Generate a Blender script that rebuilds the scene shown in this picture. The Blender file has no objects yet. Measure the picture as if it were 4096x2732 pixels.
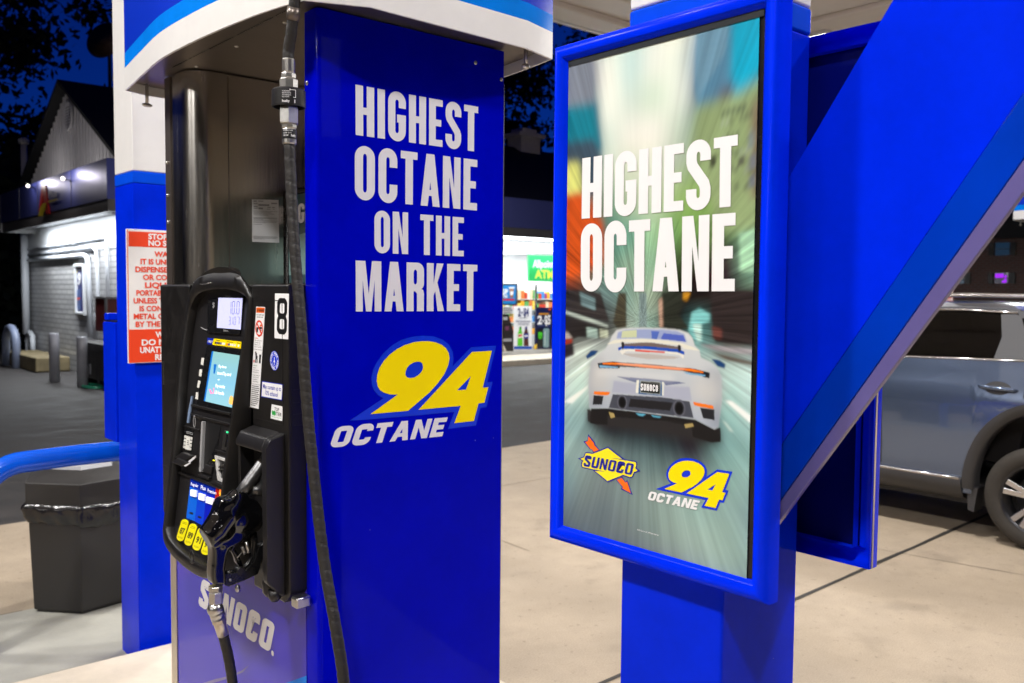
import bpy, bmesh, math, random
from math import radians as R, sin, cos, pi, sqrt
from mathutils import Vector as V, Matrix
from mathutils.geometry import tessellate_polygon

C = bpy.context.scene
COL = C.collection
random.seed(7)

# ------------------------------------------------------------------ camera
cam_data = bpy.data.cameras.new("camera")
cam = bpy.data.objects.new("camera", cam_data)
COL.objects.link(cam)
cam_data.sensor_width = 36.0
cam_data.lens = 36.0 * 3579.37 / 4096.0
cam_data.clip_start = 0.05
cam_data.clip_end = 800
yaw, pitch, roll = 0.85563017, -0.0549378, 0.00836764
fw = V((cos(yaw) * cos(pitch), sin(yaw) * cos(pitch), sin(pitch)))
rt = V((sin(yaw), -cos(yaw), 0))
up = rt.cross(fw)
r2 = cos(roll) * rt + sin(roll) * up
u2 = -sin(roll) * rt + cos(roll) * up
m = Matrix((r2, u2, -fw)).transposed().to_4x4()
m.translation = V((0, 0, 1.70))
cam.matrix_world = m
cam_data.dof.use_dof = True
cam_data.dof.focus_distance = 2.1
cam_data.dof.aperture_fstop = 5.6
C.camera = cam

# ------------------------------------------------------------------ dusk sky
world = bpy.data.worlds.new("World")
C.world = world
world.use_nodes = True
wn = world.node_tree.nodes
sky = wn.new("ShaderNodeTexSky")
sky.sky_type = 'NISHITA'
sky.sun_disc = False
sky.sun_elevation = R(-4.5)
sky.sun_rotation = R(41)
sky.ozone_density = 6.0
tint = wn.new("ShaderNodeMix"); tint.data_type = 'RGBA'; tint.blend_type = 'MULTIPLY'
tint.inputs[0].default_value = 1.0; tint.inputs[7].default_value = (0.05, 0.62, 1.0, 1)
world.node_tree.links.new(sky.outputs[0], tint.inputs[6])
world.node_tree.links.new(tint.outputs[2], wn["Background"].inputs[0])
wn["Background"].inputs[1].default_value = 2.6
C.view_settings.view_transform = 'Standard'
C.view_settings.look = 'None'
C.view_settings.gamma = 1.0
C.view_settings.exposure = 0.0
C.cycles.max_bounces = 8
C.cycles.glossy_bounces = 4
C.cycles.sample_clamp_indirect = 6.0

# ------------------------------------------------------------------ materials
def lin(c):
    c = c / 255.0
    return c / 12.92 if c <= 0.04045 else ((c + 0.055) / 1.055) ** 2.4
def rgb(r, g, b): return (lin(r), lin(g), lin(b), 1.0)

def mat(name, col, rough=0.5, metal=0.0, spec=0.5, coat=0.0, vary=0.0, vscale=6.0, bump=0.0, bscale=60.0,
        emit=None, estr=0.0, rvary=0.0, stretch=None, specks=0):
    m = bpy.data.materials.new(name)
    m.use_nodes = True
    nt = m.node_tree
    b = nt.nodes["Principled BSDF"]
    b.inputs["Base Color"].default_value = col
    b.inputs["Roughness"].default_value = rough
    b.inputs["Metallic"].default_value = metal
    b.inputs["Specular IOR Level"].default_value = spec
    b.inputs["Coat Weight"].default_value = coat
    b.inputs["Coat Roughness"].default_value = 0.04
    if emit:
        b.inputs["Emission Color"].default_value = emit
        b.inputs["Emission Strength"].default_value = estr
    if vary or bump or rvary:
        tc = nt.nodes.new("ShaderNodeTexCoord")
        mp = nt.nodes.new("ShaderNodeMapping")
        if stretch: mp.inputs["Scale"].default_value = stretch
        nt.links.new(tc.outputs["Object"], mp.inputs[0])
        if vary or rvary:
            n = nt.nodes.new("ShaderNodeTexNoise")
            n.inputs["Scale"].default_value = vscale
            n.inputs["Detail"].default_value = 8
            n.inputs["Roughness"].default_value = 0.65
            nt.links.new(mp.outputs[0], n.inputs[0])
        if vary:
            mx = nt.nodes.new("ShaderNodeMix"); mx.data_type = 'RGBA'; mx.blend_type = 'MULTIPLY'
            mr = nt.nodes.new("ShaderNodeMapRange")
            mr.inputs[1].default_value = 0.3; mr.inputs[2].default_value = 0.7
            mr.inputs[3].default_value = 1.0 - vary; mr.inputs[4].default_value = 1.0
            nt.links.new(n.outputs[0], mr.inputs[0])
            mx.inputs[0].default_value = 1.0
            mx.inputs[6].default_value = col
            nt.links.new(mr.outputs[0], mx.inputs[7])
            nt.links.new(mx.outputs[2], b.inputs["Base Color"])
        if rvary:
            mr2 = nt.nodes.new("ShaderNodeMapRange")
            mr2.inputs[1].default_value = 0.35; mr2.inputs[2].default_value = 0.7
            mr2.inputs[3].default_value = rough; mr2.inputs[4].default_value = rough + rvary
            nt.links.new(n.outputs[0], mr2.inputs[0])
            nt.links.new(mr2.outputs[0], b.inputs["Roughness"])
        if bump:
            n2 = nt.nodes.new("ShaderNodeTexNoise")
            n2.inputs["Scale"].default_value = bscale
            n2.inputs["Detail"].default_value = 4
            nt.links.new(mp.outputs[0], n2.inputs[0])
            bp = nt.nodes.new("ShaderNodeBump")
            bp.inputs["Strength"].default_value = bump
            bp.inputs["Distance"].default_value = 0.01
            nt.links.new(n2.outputs[0], bp.inputs["Height"])
            nt.links.new(bp.outputs[0], b.inputs["Normal"])
    if specks:
        tc = nt.nodes.new("ShaderNodeTexCoord")
        vo = nt.nodes.new("ShaderNodeTexVoronoi"); vo.inputs["Scale"].default_value = 14
        nt.links.new(tc.outputs["Object"], vo.inputs[0])
        sp_ = nt.nodes.new("ShaderNodeSeparateColor"); nt.links.new(vo.outputs["Color"], sp_.inputs[0])
        thr = nt.nodes.new("ShaderNodeMath"); thr.operation = 'MULTIPLY'; thr.inputs[1].default_value = .045
        pw_ = nt.nodes.new("ShaderNodeMath"); pw_.operation = 'POWER'; pw_.inputs[1].default_value = 3.0
        nt.links.new(sp_.outputs[0], pw_.inputs[0]); nt.links.new(pw_.outputs[0], thr.inputs[0])
        lt = nt.nodes.new("ShaderNodeMath"); lt.operation = 'LESS_THAN'
        nt.links.new(vo.outputs["Distance"], lt.inputs[0]); nt.links.new(thr.outputs[0], lt.inputs[1])
        sc_ = nt.nodes.new("ShaderNodeTexNoise"); sc_.inputs["Scale"].default_value = 3.5; sc_.inputs["Detail"].default_value = 6; sc_.inputs["Roughness"].default_value = .7
        nt.links.new(tc.outputs["Object"], sc_.inputs[0])
        md_ = nt.nodes.new("ShaderNodeMapRange"); md_.inputs[1].default_value = .35; md_.inputs[2].default_value = .65; md_.inputs[3].default_value = .86; md_.inputs[4].default_value = 1.04
        nt.links.new(sc_.outputs[0], md_.inputs[0])
        m1 = nt.nodes.new("ShaderNodeMix"); m1.data_type = 'RGBA'; m1.blend_type = 'MULTIPLY'; m1.inputs[0].default_value = 1
        src = b.inputs["Base Color"].links[0].from_socket if b.inputs["Base Color"].links else None
        if src: nt.links.new(src, m1.inputs[6])
        else: m1.inputs[6].default_value = col
        nt.links.new(md_.outputs[0], m1.inputs[7])
        m2 = nt.nodes.new("ShaderNodeMix"); m2.data_type = 'RGBA'
        ml = nt.nodes.new("ShaderNodeMath"); ml.operation = 'MULTIPLY'; ml.inputs[1].default_value = .55 * specks
        nt.links.new(lt.outputs[0], ml.inputs[0]); nt.links.new(ml.outputs[0], m2.inputs[0])
        nt.links.new(m1.outputs[2], m2.inputs[6]); m2.inputs[7].default_value = (.45, .46, .55, 1)
        nt.links.new(m2.outputs[2], b.inputs["Base Color"])
    return m

BLUE = (0.0015, 0.012, 0.56, 1)
M = {}
M['blue_panel'] = mat("glossy blue panel", (0.0004, 0.002, 0.48, 1), 0.035, spec=0.05, bump=0.004, bscale=3, rvary=0.05, vscale=3, specks=.6)
M['blue_paint'] = mat("blue gloss paint", (0.0004, 0.022, 0.74, 1), 0.16, vary=0.06, vscale=9, bump=0.02, bscale=40, rvary=0.1, spec=0.06, specks=1)
M['blue_frame'] = mat("blue frame enamel", (0.0004, 0.026, 0.92, 1), 0.20, bump=0.01, bscale=90, spec=0.06, specks=1)
M['blue_beam'] = mat("blue beam panel", (0.0004, 0.022, 0.86, 1), 0.08, rvary=0.08, vscale=2.5, spec=0.06, specks=1)
M['blue_mid'] = mat("mid blue stripe", (0.0005, 0.038, 0.50, 1), 0.16, spec=0.06, specks=1)
M['blue_light'] = mat("light blue stripe", (0.002, 0.20, 0.80, 1), 0.2, spec=0.06, specks=1)
M['blue_col'] = mat("blue column band", (0.002, 0.07, 0.75, 1), 0.25, spec=0.06, specks=1)
M['blue_door'] = mat("glossy blue violet door", (0.034, 0.022, 0.46, 1), 0.08, spec=.28, rvary=0.06, vscale=4)
M['lilac'] = mat("lilac tinted white", (0.135, 0.115, 0.33, 1), 0.16, vary=0.12, vscale=14)  # on the brace this tint stands for shade on white
M['white'] = mat("white enamel", (0.78, 0.77, 0.76, 1), 0.3, vary=0.06, vscale=12)
M['white_print'] = mat("white vinyl lettering", (0.74, 0.73, 0.78, 1), 0.25)
M['print_white'] = mat("white ink", (0.86, 0.86, 0.88, 1), 0.35)
M['yellow'] = mat("yellow vinyl", (0.95, 0.74, 0.0, 1), 0.3, spec=.3)
M['label_yellow'] = mat("yellow octane label", (0.95, 0.86, 0.0, 1), 0.3)
M['outline_blue'] = mat("outline blue vinyl", (0.003, 0.035, 0.66, 1), 0.25)
M['ink_blue'] = mat("ink blue", (0.003, 0.02, 0.42, 1), 0.35)
M['orange'] = mat("orange ink", (0.88, 0.13, 0.01, 1), 0.35)
M['red'] = mat("red ink", (0.75, 0.045, 0.015, 1), 0.35)
M['sign_red'] = mat("warning red ink", (0.80, 0.055, 0.012, 1), 0.4)
M['black_print'] = mat("black ink", (0.008, 0.008, 0.009, 1), 0.4)
M['steel'] = mat("brushed stainless steel", (0.60, 0.575, 0.54, 1), 0.20, metal=1.0, rvary=0.08, vscale=40, stretch=(1, 1, 0.08), bump=0.012, bscale=160, vary=0.08)
M['steel_trim'] = mat("stainless trim", (0.62, 0.56, 0.48, 1), 0.30, metal=1.0, rvary=0.1, vscale=20)
M['zinc'] = mat("zinc plated fitting", (0.58, 0.57, 0.55, 1), 0.30, metal=1.0, vary=0.2, vscale=60, bump=0.05, bscale=200)
M['dark_metal'] = mat("dark soffit metal", (0.16, 0.135, 0.12, 1), 0.35, metal=0.7, vary=0.2, vscale=8)
M['black_plastic'] = mat("black textured plastic", (0.0085, 0.0075, 0.0075, 1), 0.36, bump=0.08, bscale=700, vary=0.25, vscale=14, rvary=0.12)
M['black_smooth'] = mat("black smooth plastic", (0.008, 0.008, 0.009, 1), 0.2, rvary=0.12, vscale=20)
M['boot_plastic'] = mat("dark grey moulded plastic", (0.013, 0.012, 0.013, 1), 0.36, bump=0.10, bscale=500, vary=0.2, vscale=20)
M['nozzle_black'] = mat("glossy black vinyl jacket", (0.004, 0.004, 0.005, 1), 0.11, coat=0.5, bump=0.012, bscale=20)
M['rubber'] = mat("black hose rubber", (0.016, 0.0135, 0.0125, 1), 0.5, vary=0.4, vscale=30, bump=0.2, bscale=240)
M['spout'] = mat("worn aluminium spout", (0.17, 0.17, 0.175, 1), 0.36, metal=0.85, vary=0.35, vscale=50, bump=0.05, bscale=120)
M['grey_label'] = mat("grey print", (0.30, 0.30, 0.31, 1), 0.45)
M['paper'] = mat("paper label", (0.70, 0.70, 0.72, 1), 0.5)
M['glass_dark'] = mat("dark glass", (0.012, 0.012, 0.016, 1), 0.04)
M['lcd'] = mat("backlit lcd", (0.3, 0.3, 0.4, 1), 0.25, emit=(0.52, 0.53, 0.88, 1), estr=0.95)
M['lcd_ink'] = mat("lcd digit", (0.03, 0.03, 0.14, 1), 0.4, emit=(0.03, 0.035, 0.2, 1), estr=1)
M['key_white'] = mat("white key", (0.75, 0.74, 0.70, 1), 0.4)
M['key_lit'] = mat("lit white button", (0.8, 0.8, 0.85, 1), 0.4, emit=(0.85, 0.87, 1.0, 1), estr=0.45)
M['led_green'] = mat("green led", (0.02, 0.5, 0.2, 1), 0.4, emit=(0.05, 0.8, 0.3, 1), estr=1.0)
M['led_blue'] = mat("blue led", (0.01, 0.02, 0.8, 1), 0.3, emit=(0.005, 0.03, 1.0, 1), estr=1.1)
M['led_yellow'] = mat("yellow led", (0.8, 0.7, 0.02, 1), 0.3, emit=(0.7, 0.65, 0.01, 1), estr=0.7)

def conc_mat():
    m = bpy.data.materials.new("concrete paving"); m.use_nodes = True
    nt = m.node_tree; b = nt.nodes["Principled BSDF"]; L = nt.links
    tc = nt.nodes.new("ShaderNodeTexCoord")
    def noise(s, d=8, r=0.6):
        n = nt.nodes.new("ShaderNodeTexNoise"); n.inputs["Scale"].default_value = s
        n.inputs["Detail"].default_value = d; n.inputs["Roughness"].default_value = r
        L.new(tc.outputs["Object"], n.inputs[0]); return n
    a, c, e = noise(0.7, 6, .65), noise(5.0), noise(140, 3)
    cr = nt.nodes.new("ShaderNodeValToRGB")
    cr.color_ramp.elements[0].position = 0.30; cr.color_ramp.elements[0].color = (0.36, 0.287, 0.205, 1)
    cr.color_ramp.elements[1].position = 0.68; cr.color_ramp.elements[1].color = (0.435, 0.352, 0.262, 1)
    L.new(a.outputs[0], cr.inputs[0])
    def mul(colA, val, lo, hi, i0=.3, i1=.7):
        mr = nt.nodes.new("ShaderNodeMapRange")
        mr.inputs[1].default_value = i0; mr.inputs[2].default_value = i1
        mr.inputs[3].default_value = lo; mr.inputs[4].default_value = hi
        L.new(val, mr.inputs[0])
        x = nt.nodes.new("ShaderNodeMix"); x.data_type = 'RGBA'; x.blend_type = 'MULTIPLY'; x.inputs[0].default_value = 1
        L.new(colA, x.inputs[6]); L.new(mr.outputs[0], x.inputs[7]); return x.outputs[2]
    o = mul(cr.outputs[0], c.outputs[0], 0.88, 1.04)
    o = mul(o, e.outputs[0], 0.80, 1.10)
    sp = noise(26, 2, .5)
    o = mul(o, sp.outputs[0], 0.72, 1.0, .27, .36)
    st = noise(2.6, 3, .5)
    o = mul(o, st.outputs[0], 0.80, 1.0, .28, .40)
    # faint tyre tracks worn along the two lanes
    sx = nt.nodes.new("ShaderNodeSeparateXYZ"); L.new(tc.outputs["Object"], sx.inputs[0])
    def mth(op, a_, b_=None):
        n = nt.nodes.new("ShaderNodeMath"); n.operation = op
        for k, q in ((0, a_), (1, b_)):
            if q is None: continue
            if isinstance(q, (int, float)): n.inputs[k].default_value = q
            else: L.new(q, n.inputs[k])
        return n.outputs[0]
    tot = None
    for x0 in (3.55, 5.15, -1.1, -2.6):
        d = mth('MULTIPLY', mth('SUBTRACT', sx.outputs[0], x0), 4.2)
        g = mth('POWER', 2.718, mth('MULTIPLY', mth('MULTIPLY', d, d), -1.0))
        tot = g if tot is None else mth('ADD', tot, g)
    tr_ = mth('SUBTRACT', 1.0, mth('MULTIPLY', mth('MULTIPLY', tot, c.outputs[0]), .22))
    xm = nt.nodes.new("ShaderNodeMix"); xm.data_type = 'RGBA'; xm.blend_type = 'MULTIPLY'; xm.inputs[0].default_value = 1
    L.new(o, xm.inputs[6]); L.new(tr_, xm.inputs[7]); o = xm.outputs[2]
    L.new(o, b.inputs["Base Color"])
    b.inputs["Roughness"].default_value = 0.62
    bp = nt.nodes.new("ShaderNodeBump"); bp.inputs["Strength"].default_value = 0.25; bp.inputs["Distance"].default_value = 0.004
    L.new(e.outputs[0], bp.inputs["Height"]); L.new(bp.outputs[0], b.inputs["Normal"])
    return m
M['concrete'] = conc_mat()
M['apron'] = mat("pale apron concrete", (0.40, 0.39, 0.34, 1), 0.6, vary=0.2, vscale=3, bump=0.2, bscale=90)
M['island'] = mat("island concrete", (0.66, 0.575, 0.46, 1), 0.6, vary=0.22, vscale=4, bump=0.2, bscale=110)
M['asphalt'] = mat("worn asphalt", (0.056, 0.049, 0.048, 1), 0.62, vary=0.8, vscale=1.6, bump=0.5, bscale=160, rvary=0.25, stretch=(1, 2.2, 1))
M['tar'] = mat("tar joint", (0.028, 0.024, 0.020, 1), 0.7)
M['hair_joint'] = mat("saw cut joint", (0.22, 0.18, 0.13, 1), 0.8)

# ------------------------------------------------------------------ mesh helpers
BASE = {}
class MB:
    def __init__(s): s.v = []; s.f = []; s.m = []; s.sm = []
    def add(s, verts, faces, mi=0, smooth=False):
        o = len(s.v); s.v += [V(p) for p in verts]
        for f in faces:
            s.f.append([i + o for i in f]); s.m.append(mi); s.sm.append(smooth)
        return s
    def box(s, x0, x1, y0, y1, z0, z1, mi=0):
        vs = [(x, y, z) for x in (x0, x1) for y in (y0, y1) for z in (z0, z1)]
        return s.add(vs, [(0, 1, 3, 2), (4, 6, 7, 5), (0, 4, 5, 1), (2, 3, 7, 6), (0, 2, 6, 4), (1, 5, 7, 3)], mi)
    def slab(s, q, t, mi=0, n=None):
        """quad (4 corners) thickened by t along n (default -X)"""
        q = [V(p) for p in q]; n = V(n) if n else V((-1, 0, 0))
        k = len(q); a = q; b = [p + n * t for p in q]
        fs = [tuple(range(k)), tuple(range(2 * k - 1, k - 1, -1))]
        fs += [(i, i + k, (i + 1) % k + k, (i + 1) % k) for i in range(k)]
        return s.add(a + b, fs, mi)
    def poly(s, loops, mi=0):
        """flat polygon with holes; loops of 3-D points"""
        loops = [[V(p) for p in l] for l in loops]
        t = tessellate_polygon(loops)
        vs = [p for l in loops for p in l]
        return s.add(vs, [tuple(x) for x in t], mi)
    def prism(s, poly, axis, a, b, mi=0, smooth=False):
        """extrude polygon (list of 2-D) along axis 0,1,2 from a to b (2-D = the other two axes in order)"""
        def P(u, w, h):
            return {0: (h, u, w), 1: (u, h, w), 2: (u, w, h)}[axis]
        k = len(poly)
        A = [P(u, w, a) for u, w in poly]; B = [P(u, w, b) for u, w in poly]
        s.add(A + B, [(i, (i + 1) % k, (i + 1) % k + k, i + k) for i in range(k)], mi, smooth)
        s.poly([A], mi); s.poly([B], mi)
        return s
    def tube(s, pts, r, n=16, mi=0, caps=True, smooth=True, rad=None):
        pts = [V(p) for p in pts]; k = len(pts)
        rs = r if isinstance(r, (list, tuple)) else [r] * k
        t0 = (pts[1] - pts[0]).normalized()
        ref = V((0, 0, 1)) if abs(t0.z) < 0.9 else V((0, 1, 0))
        nx = t0.cross(ref).normalized()
        vs = []; L = 0
        for i, p in enumerate(pts):
            t = (pts[min(i + 1, k - 1)] - pts[max(i - 1, 0)]).normalized()
            nx = (nx - t * nx.dot(t)).normalized(); ny = t.cross(nx)
            if i: L += (p - pts[i - 1]).length
            for j in range(n):
                a = 2 * pi * j / n
                rr = rs[i] * (rad(L, a) if rad else 1)
                vs.append(p + (nx * cos(a) + ny * sin(a)) * rr)
        fs = [(i * n + j, i * n + (j + 1) % n, (i + 1) * n + (j + 1) % n, (i + 1) * n + j) for i in range(k - 1) for j in range(n)]
        s.add(vs, fs, mi, smooth)
        if caps:
            s.add(vs[:n], [tuple(range(n - 1, -1, -1))], mi); s.add(vs[-n:], [tuple(range(n))], mi)
        return s
    def lathe(s, prof, org, ax=(0, 0, 1), n=24, mi=0, smooth=True, caps=True):
        """prof: (radius, height) pairs along ax from org"""
        org = V(org); ax = V(ax).normalized()
        return s.tube([org + ax * h for _, h in prof], [max(r, 1e-5) for r, _ in prof], n, mi, caps, smooth) if all(
            abs(prof[i + 1][1] - prof[i][1]) > 1e-7 for i in range(len(prof) - 1)) else s._lathe(prof, org, ax, n, mi, smooth)
    def _lathe(s, prof, org, ax, n, mi, smooth, caps=True):
        ref = V((0, 0, 1)) if abs(ax.z) < 0.9 else V((0, 1, 0))
        nx = ax.cross(ref).normalized(); ny = ax.cross(nx)
        vs = []
        for r, h in prof:
            for j in range(n):
                a = 2 * pi * j / n
                vs.append(org + ax * h + (nx * cos(a) + ny * sin(a)) * max(r, 1e-5))
        k = len(prof)
        fs = [(i * n + j, i * n + (j + 1) % n, (i + 1) * n + (j + 1) % n, (i + 1) * n + j) for i in range(k - 1) for j in range(n)]
        s.add(vs, fs, mi, smooth)
        if caps: s.add(vs[:n], [tuple(range(n - 1, -1, -1))], mi); s.add(vs[-n:], [tuple(range(n))], mi)
        return s
    def ball(s, c, r, n=16, mi=0, sc=(1, 1, 1)):
        c = V(c); vs = []; k = n // 2
        for i in range(k + 1):
            th = pi * i / k
            for j in range(n):
                a = 2 * pi * j / n
                vs.append(c + V((r * sc[0] * sin(th) * cos(a), r * sc[1] * sin(th) * sin(a), r * sc[2] * cos(th))))
        fs = [(i * n + j, (i + 1) * n + j, (i + 1) * n + (j + 1) % n, i * n + (j + 1) % n) for i in range(k) for j in range(n)]
        return s.add(vs, fs, mi, True)
    def geo(s, g, q, mi=0):
        """place unit-square 2-D geometry on quad TL,TR,BR,BL"""
        (vs, fs) = g; q = [V(p) for p in q]
        def P(u, w):
            top = q[0].lerp(q[1], u); bot = q[3].lerp(q[2], u)
            return bot.lerp(top, w)
        return s.add([P(u, w) for u, w in vs], fs, mi)
    def build(s, name, mats, parent=None, bevel=0.0, seg=2, auto=True):
        base = BASE.get(parent.name, V((0, 0, 0))) if parent else V((0, 0, 0))
        me = bpy.data.meshes.new(name)
        me.from_pydata([tuple(p - base) for p in s.v], [], s.f)
        if not isinstance(mats, (list, tuple)): mats = [mats]
        for x in mats: me.materials.append(M[x] if isinstance(x, str) else x)
        me.polygons.foreach_set("material_index", s.m)
        me.polygons.foreach_set("use_smooth", s.sm)
        me.update()
        bm = bmesh.new(); bm.from_mesh(me)
        bmesh.ops.remove_doubles(bm, verts=bm.verts, dist=1e-6)
        bmesh.ops.recalc_face_normals(bm, faces=bm.faces)
        bm.to_mesh(me); bm.free()
        o = bpy.data.objects.new(name, me); COL.objects.link(o)
        if parent: o.parent = parent
        BASE[o.name] = base.copy()
        if bevel:
            md = o.modifiers.new("bevel", 'BEVEL'); md.width = bevel; md.segments = seg
            md.limit_method = 'ANGLE'; md.angle_limit = R(40)
            for p in me.polygons: p.use_smooth = True
            try: md.harden_normals = True
            except Exception: pass
        return o

def thing(name, label, cat, loc, group=None):
    o = bpy.data.objects.new(name, None); COL.objects.link(o)
    o.location = loc; o["label"] = label; o["category"] = cat
    o.empty_display_size = 0.2
    if group: o["group"] = group
    BASE[o.name] = V(loc)
    return o
def tag(o, label, cat, group=None):
    o["label"] = label; o["category"] = cat
    if group: o["group"] = group
    return o
def struct(o, kind="structure"): o["kind"] = kind; return o
def dup(root, off, label, group=None):
    r = root.copy(); COL.objects.link(r); r.location = root.location + V(off); r["label"] = label
    if group: r["group"] = group
    for ch in list(root.children):
        c = ch.copy(); COL.objects.link(c); c.parent = r
        for g in list(ch.children):
            d = g.copy(); COL.objects.link(d); d.parent = c
    return r

# ------------------------------------------------------------------ lettering
def arc(cx, cy, rx, ry, a0, a1, n=10):
    return [(cx + rx * cos(R(a0 + (a1 - a0) * i / n)), cy + ry * sin(R(a0 + (a1 - a0) * i / n))) for i in range(n + 1)]
def rrect(x0, y0, x1, y1, rx, ry=None, n=8):
    ry = rx if ry is None else ry
    rx = min(rx, (x1 - x0) / 2); ry = min(ry, (y1 - y0) / 2)
    p = arc(x1 - rx, y1 - ry, rx, ry, 0, 90, n) + arc(x0 + rx, y1 - ry, rx, ry, 90, 180, n)
    p += arc(x0 + rx, y0 + ry, rx, ry, 180, 270, n) + arc(x1 - rx, y0 + ry, rx, ry, 270, 360, n)
    out = []
    for q in p:
        if not out or (abs(q[0] - out[-1][0]) + abs(q[1] - out[-1][1])) > 1e-6: out.append(q)
    if abs(out[0][0] - out[-1][0]) + abs(out[0][1] - out[-1][1]) < 1e-6: out.pop()
    return out
def stroke(path, t):
    pts = []
    for p in path:
        p = V((p[0], p[1]))
        if not pts or (p - pts[-1]).length > 1e-5: pts.append(p)
    L = []; Rr = []
    for i, p in enumerate(pts):
        d0 = (p - pts[i - 1]).normalized() if i else (pts[1] - p).normalized()
        d1 = (pts[i + 1] - p).normalized() if i < len(pts) - 1 else d0
        n0 = V((-d0.y, d0.x)); n1 = V((-d1.y, d1.x))
        mm = (n0 + n1)
        mm = mm / max(mm.length_squared / 2, 0.3)
        L.append(tuple(p + mm * t / 2)); Rr.append(tuple(p - mm * t / 2))
    return L + Rr[::-1]

def glyph(ch, s, w, rr):
    """list of polygons (each a list of loops) in a w x 1 cell; s stem, rr corner roundness 0..1"""
    h = s * 0.86
    Rc = max((w - s) / 2 * rr, 0.02); xl, xr = s / 2, w - s / 2; yt, yb = 1 - h / 2, h / 2
    Ry = Rc * 1.15 if rr > 0.8 else Rc
    tl = lambda: arc(xl + Rc, yt - Ry, Rc, Ry, 90, 180, 8); tr = lambda: arc(xr - Rc, yt - Ry, Rc, Ry, 0, 90, 8)
    bl = lambda: arc(xl + Rc, yb + Ry, Rc, Ry, 180, 270, 8); br = lambda: arc(xr - Rc, yb + Ry, Rc, Ry, 270, 360, 8)
    if ch == 'I': return [[[(0, 0), (s, 0), (s, 1), (0, 1)]]]
    if ch == 'H': return [[[(0, 0), (s, 0), (s, .5 - h / 2), (w - s, .5 - h / 2), (w - s, 0), (w, 0), (w, 1), (w - s, 1), (w - s, .5 + h / 2), (s, .5 + h / 2), (s, 1), (0, 1)]]]
    if ch == 'E': return [[[(0, 0), (w, 0), (w, h), (s, h), (s, .5 - h / 2), (w * .9, .5 - h / 2), (w * .9, .5 + h / 2), (s, .5 + h / 2), (s, 1 - h), (w, 1 - h), (w, 1), (0, 1)]]]
    if ch == 'T': return [[[(w / 2 - s / 2, 0), (w / 2 + s / 2, 0), (w / 2 + s / 2, 1 - h), (w, 1 - h), (w, 1), (0, 1), (0, 1 - h), (w / 2 - s / 2, 1 - h)]]]
    if ch == 'N':
        return [[[(0, 0), (s * .92, 0), (s * .92, .60), (w - s, 0), (w, 0), (w, 1), (w - s * .92, 1), (w - s * .92, .40), (s, 1), (0, 1)]]]
    if ch == 'M':
        return [[[(0, 0), (s * .9, 0), (s * .9, .62), (w / 2 - s * .36, 0), (w / 2 + s * .36, 0), (w - s * .9, .62), (w - s * .9, 0), (w, 0), (w, 1), (w - s * 1.25, 1), (w / 2, .34), (s * 1.25, 1), (0, 1)]]]
    if ch == 'A':
        k = s * .96; a = w / 2 - s * .55; y1 = .20; y2 = y1 + h * .8
        def lx(y): return a * y
        o = [(0, 0), (k, 0), (lx(y1) + k, y1), (w - lx(y1) - k, y1), (w - k, 0), (w, 0), (w - a, 1), (a, 1)]
        inner = [(lx(y2) + k, y2), (w - lx(y2) - k, y2), (w / 2, min(.86, (w / 2 - k) / a if a else .8))]
        return [[o, inner]]
    if ch == 'K':
        return [[[(0, 0), (s, 0), (s, .33), (s * 1.25, .42), (w - s, 0), (w, 0), (w * .60, .60), (w - .02, 1), (w - s - .02, 1), (s, .56), (s, 1), (0, 1)]]]
    if ch == 'R':
        r = min(.16, w * .4)
        o = [(0, 0), (0, 1)] + arc(w - r, 1 - r, r, r, 90, 0, 6) + arc(w - r * .8, .44 + r * .8, r * .8, r * .8, 0, -60, 4) + [(w * .96, .44), (w, .36), (w, 0), (w - s, 0), (w - s, .36), (w - s - .04, .41), (s, .41), (s, 0)]
        return [[o, rrect(s, .41 + h, w - s, 1 - h, .07)]]
    if ch == 'O':
        return [[rrect(0, 0, w, 1, Rc + s / 2, Ry + h / 2), rrect(s, h, w - s, 1 - h, max(Rc - s / 2, .012), max(Ry - h / 2, .012))]]
    if ch == 'C': return [[stroke([(xr, .66)] + tr() + tl() + bl() + br() + [(xr, .34)], s)]]
    if ch == 'U': return [[stroke([(xl, 1)] + bl() + br() + [(xr, 1)], s)]]
    if ch == 'G': return [[stroke([(xr, .68)] + tr() + tl() + bl() + br() + [(xr, .46), (w * .50, .46)], s)]]
    if ch == 'S':
        return [[stroke([(xr, .70)] + tr() + tl() + [(xl, .70), (xl + .02, .63), (xr - .02, .37), (xr, .30)] + br()[::-1] + bl()[::-1] + [(xl, .30)], s)]]
    return []
WID = dict(I=0, H=1, E=.82, T=.90, N=1.02, M=1.36, A=1.06, K=1.04, R=1.0, O=1.0, C=.98, U=1.0, G=1.0, S=.98)
def word(text, s=.165, w=.41, gap=.07, rr=1.0, shear=0.0):
    vs = []; fs = []; x = 0
    for ch in text:
        if ch == ' ': x += w * .6; continue
        cw = s if ch == 'I' else w * WID.get(ch, 1)
        for loops in glyph(ch, s, cw, rr):
            L = [[V((p[0] + x, p[1], 0)) for p in l] for l in loops]
            t = tessellate_polygon(L); o = len(vs)
            vs += [(p.x, p.y) for l in L for p in l]; fs += [tuple(i + o for i in f) for f in t]
        x += cw + gap
    W = x - gap
    return ([(u / W, y) for u, y in vs], fs)

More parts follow.
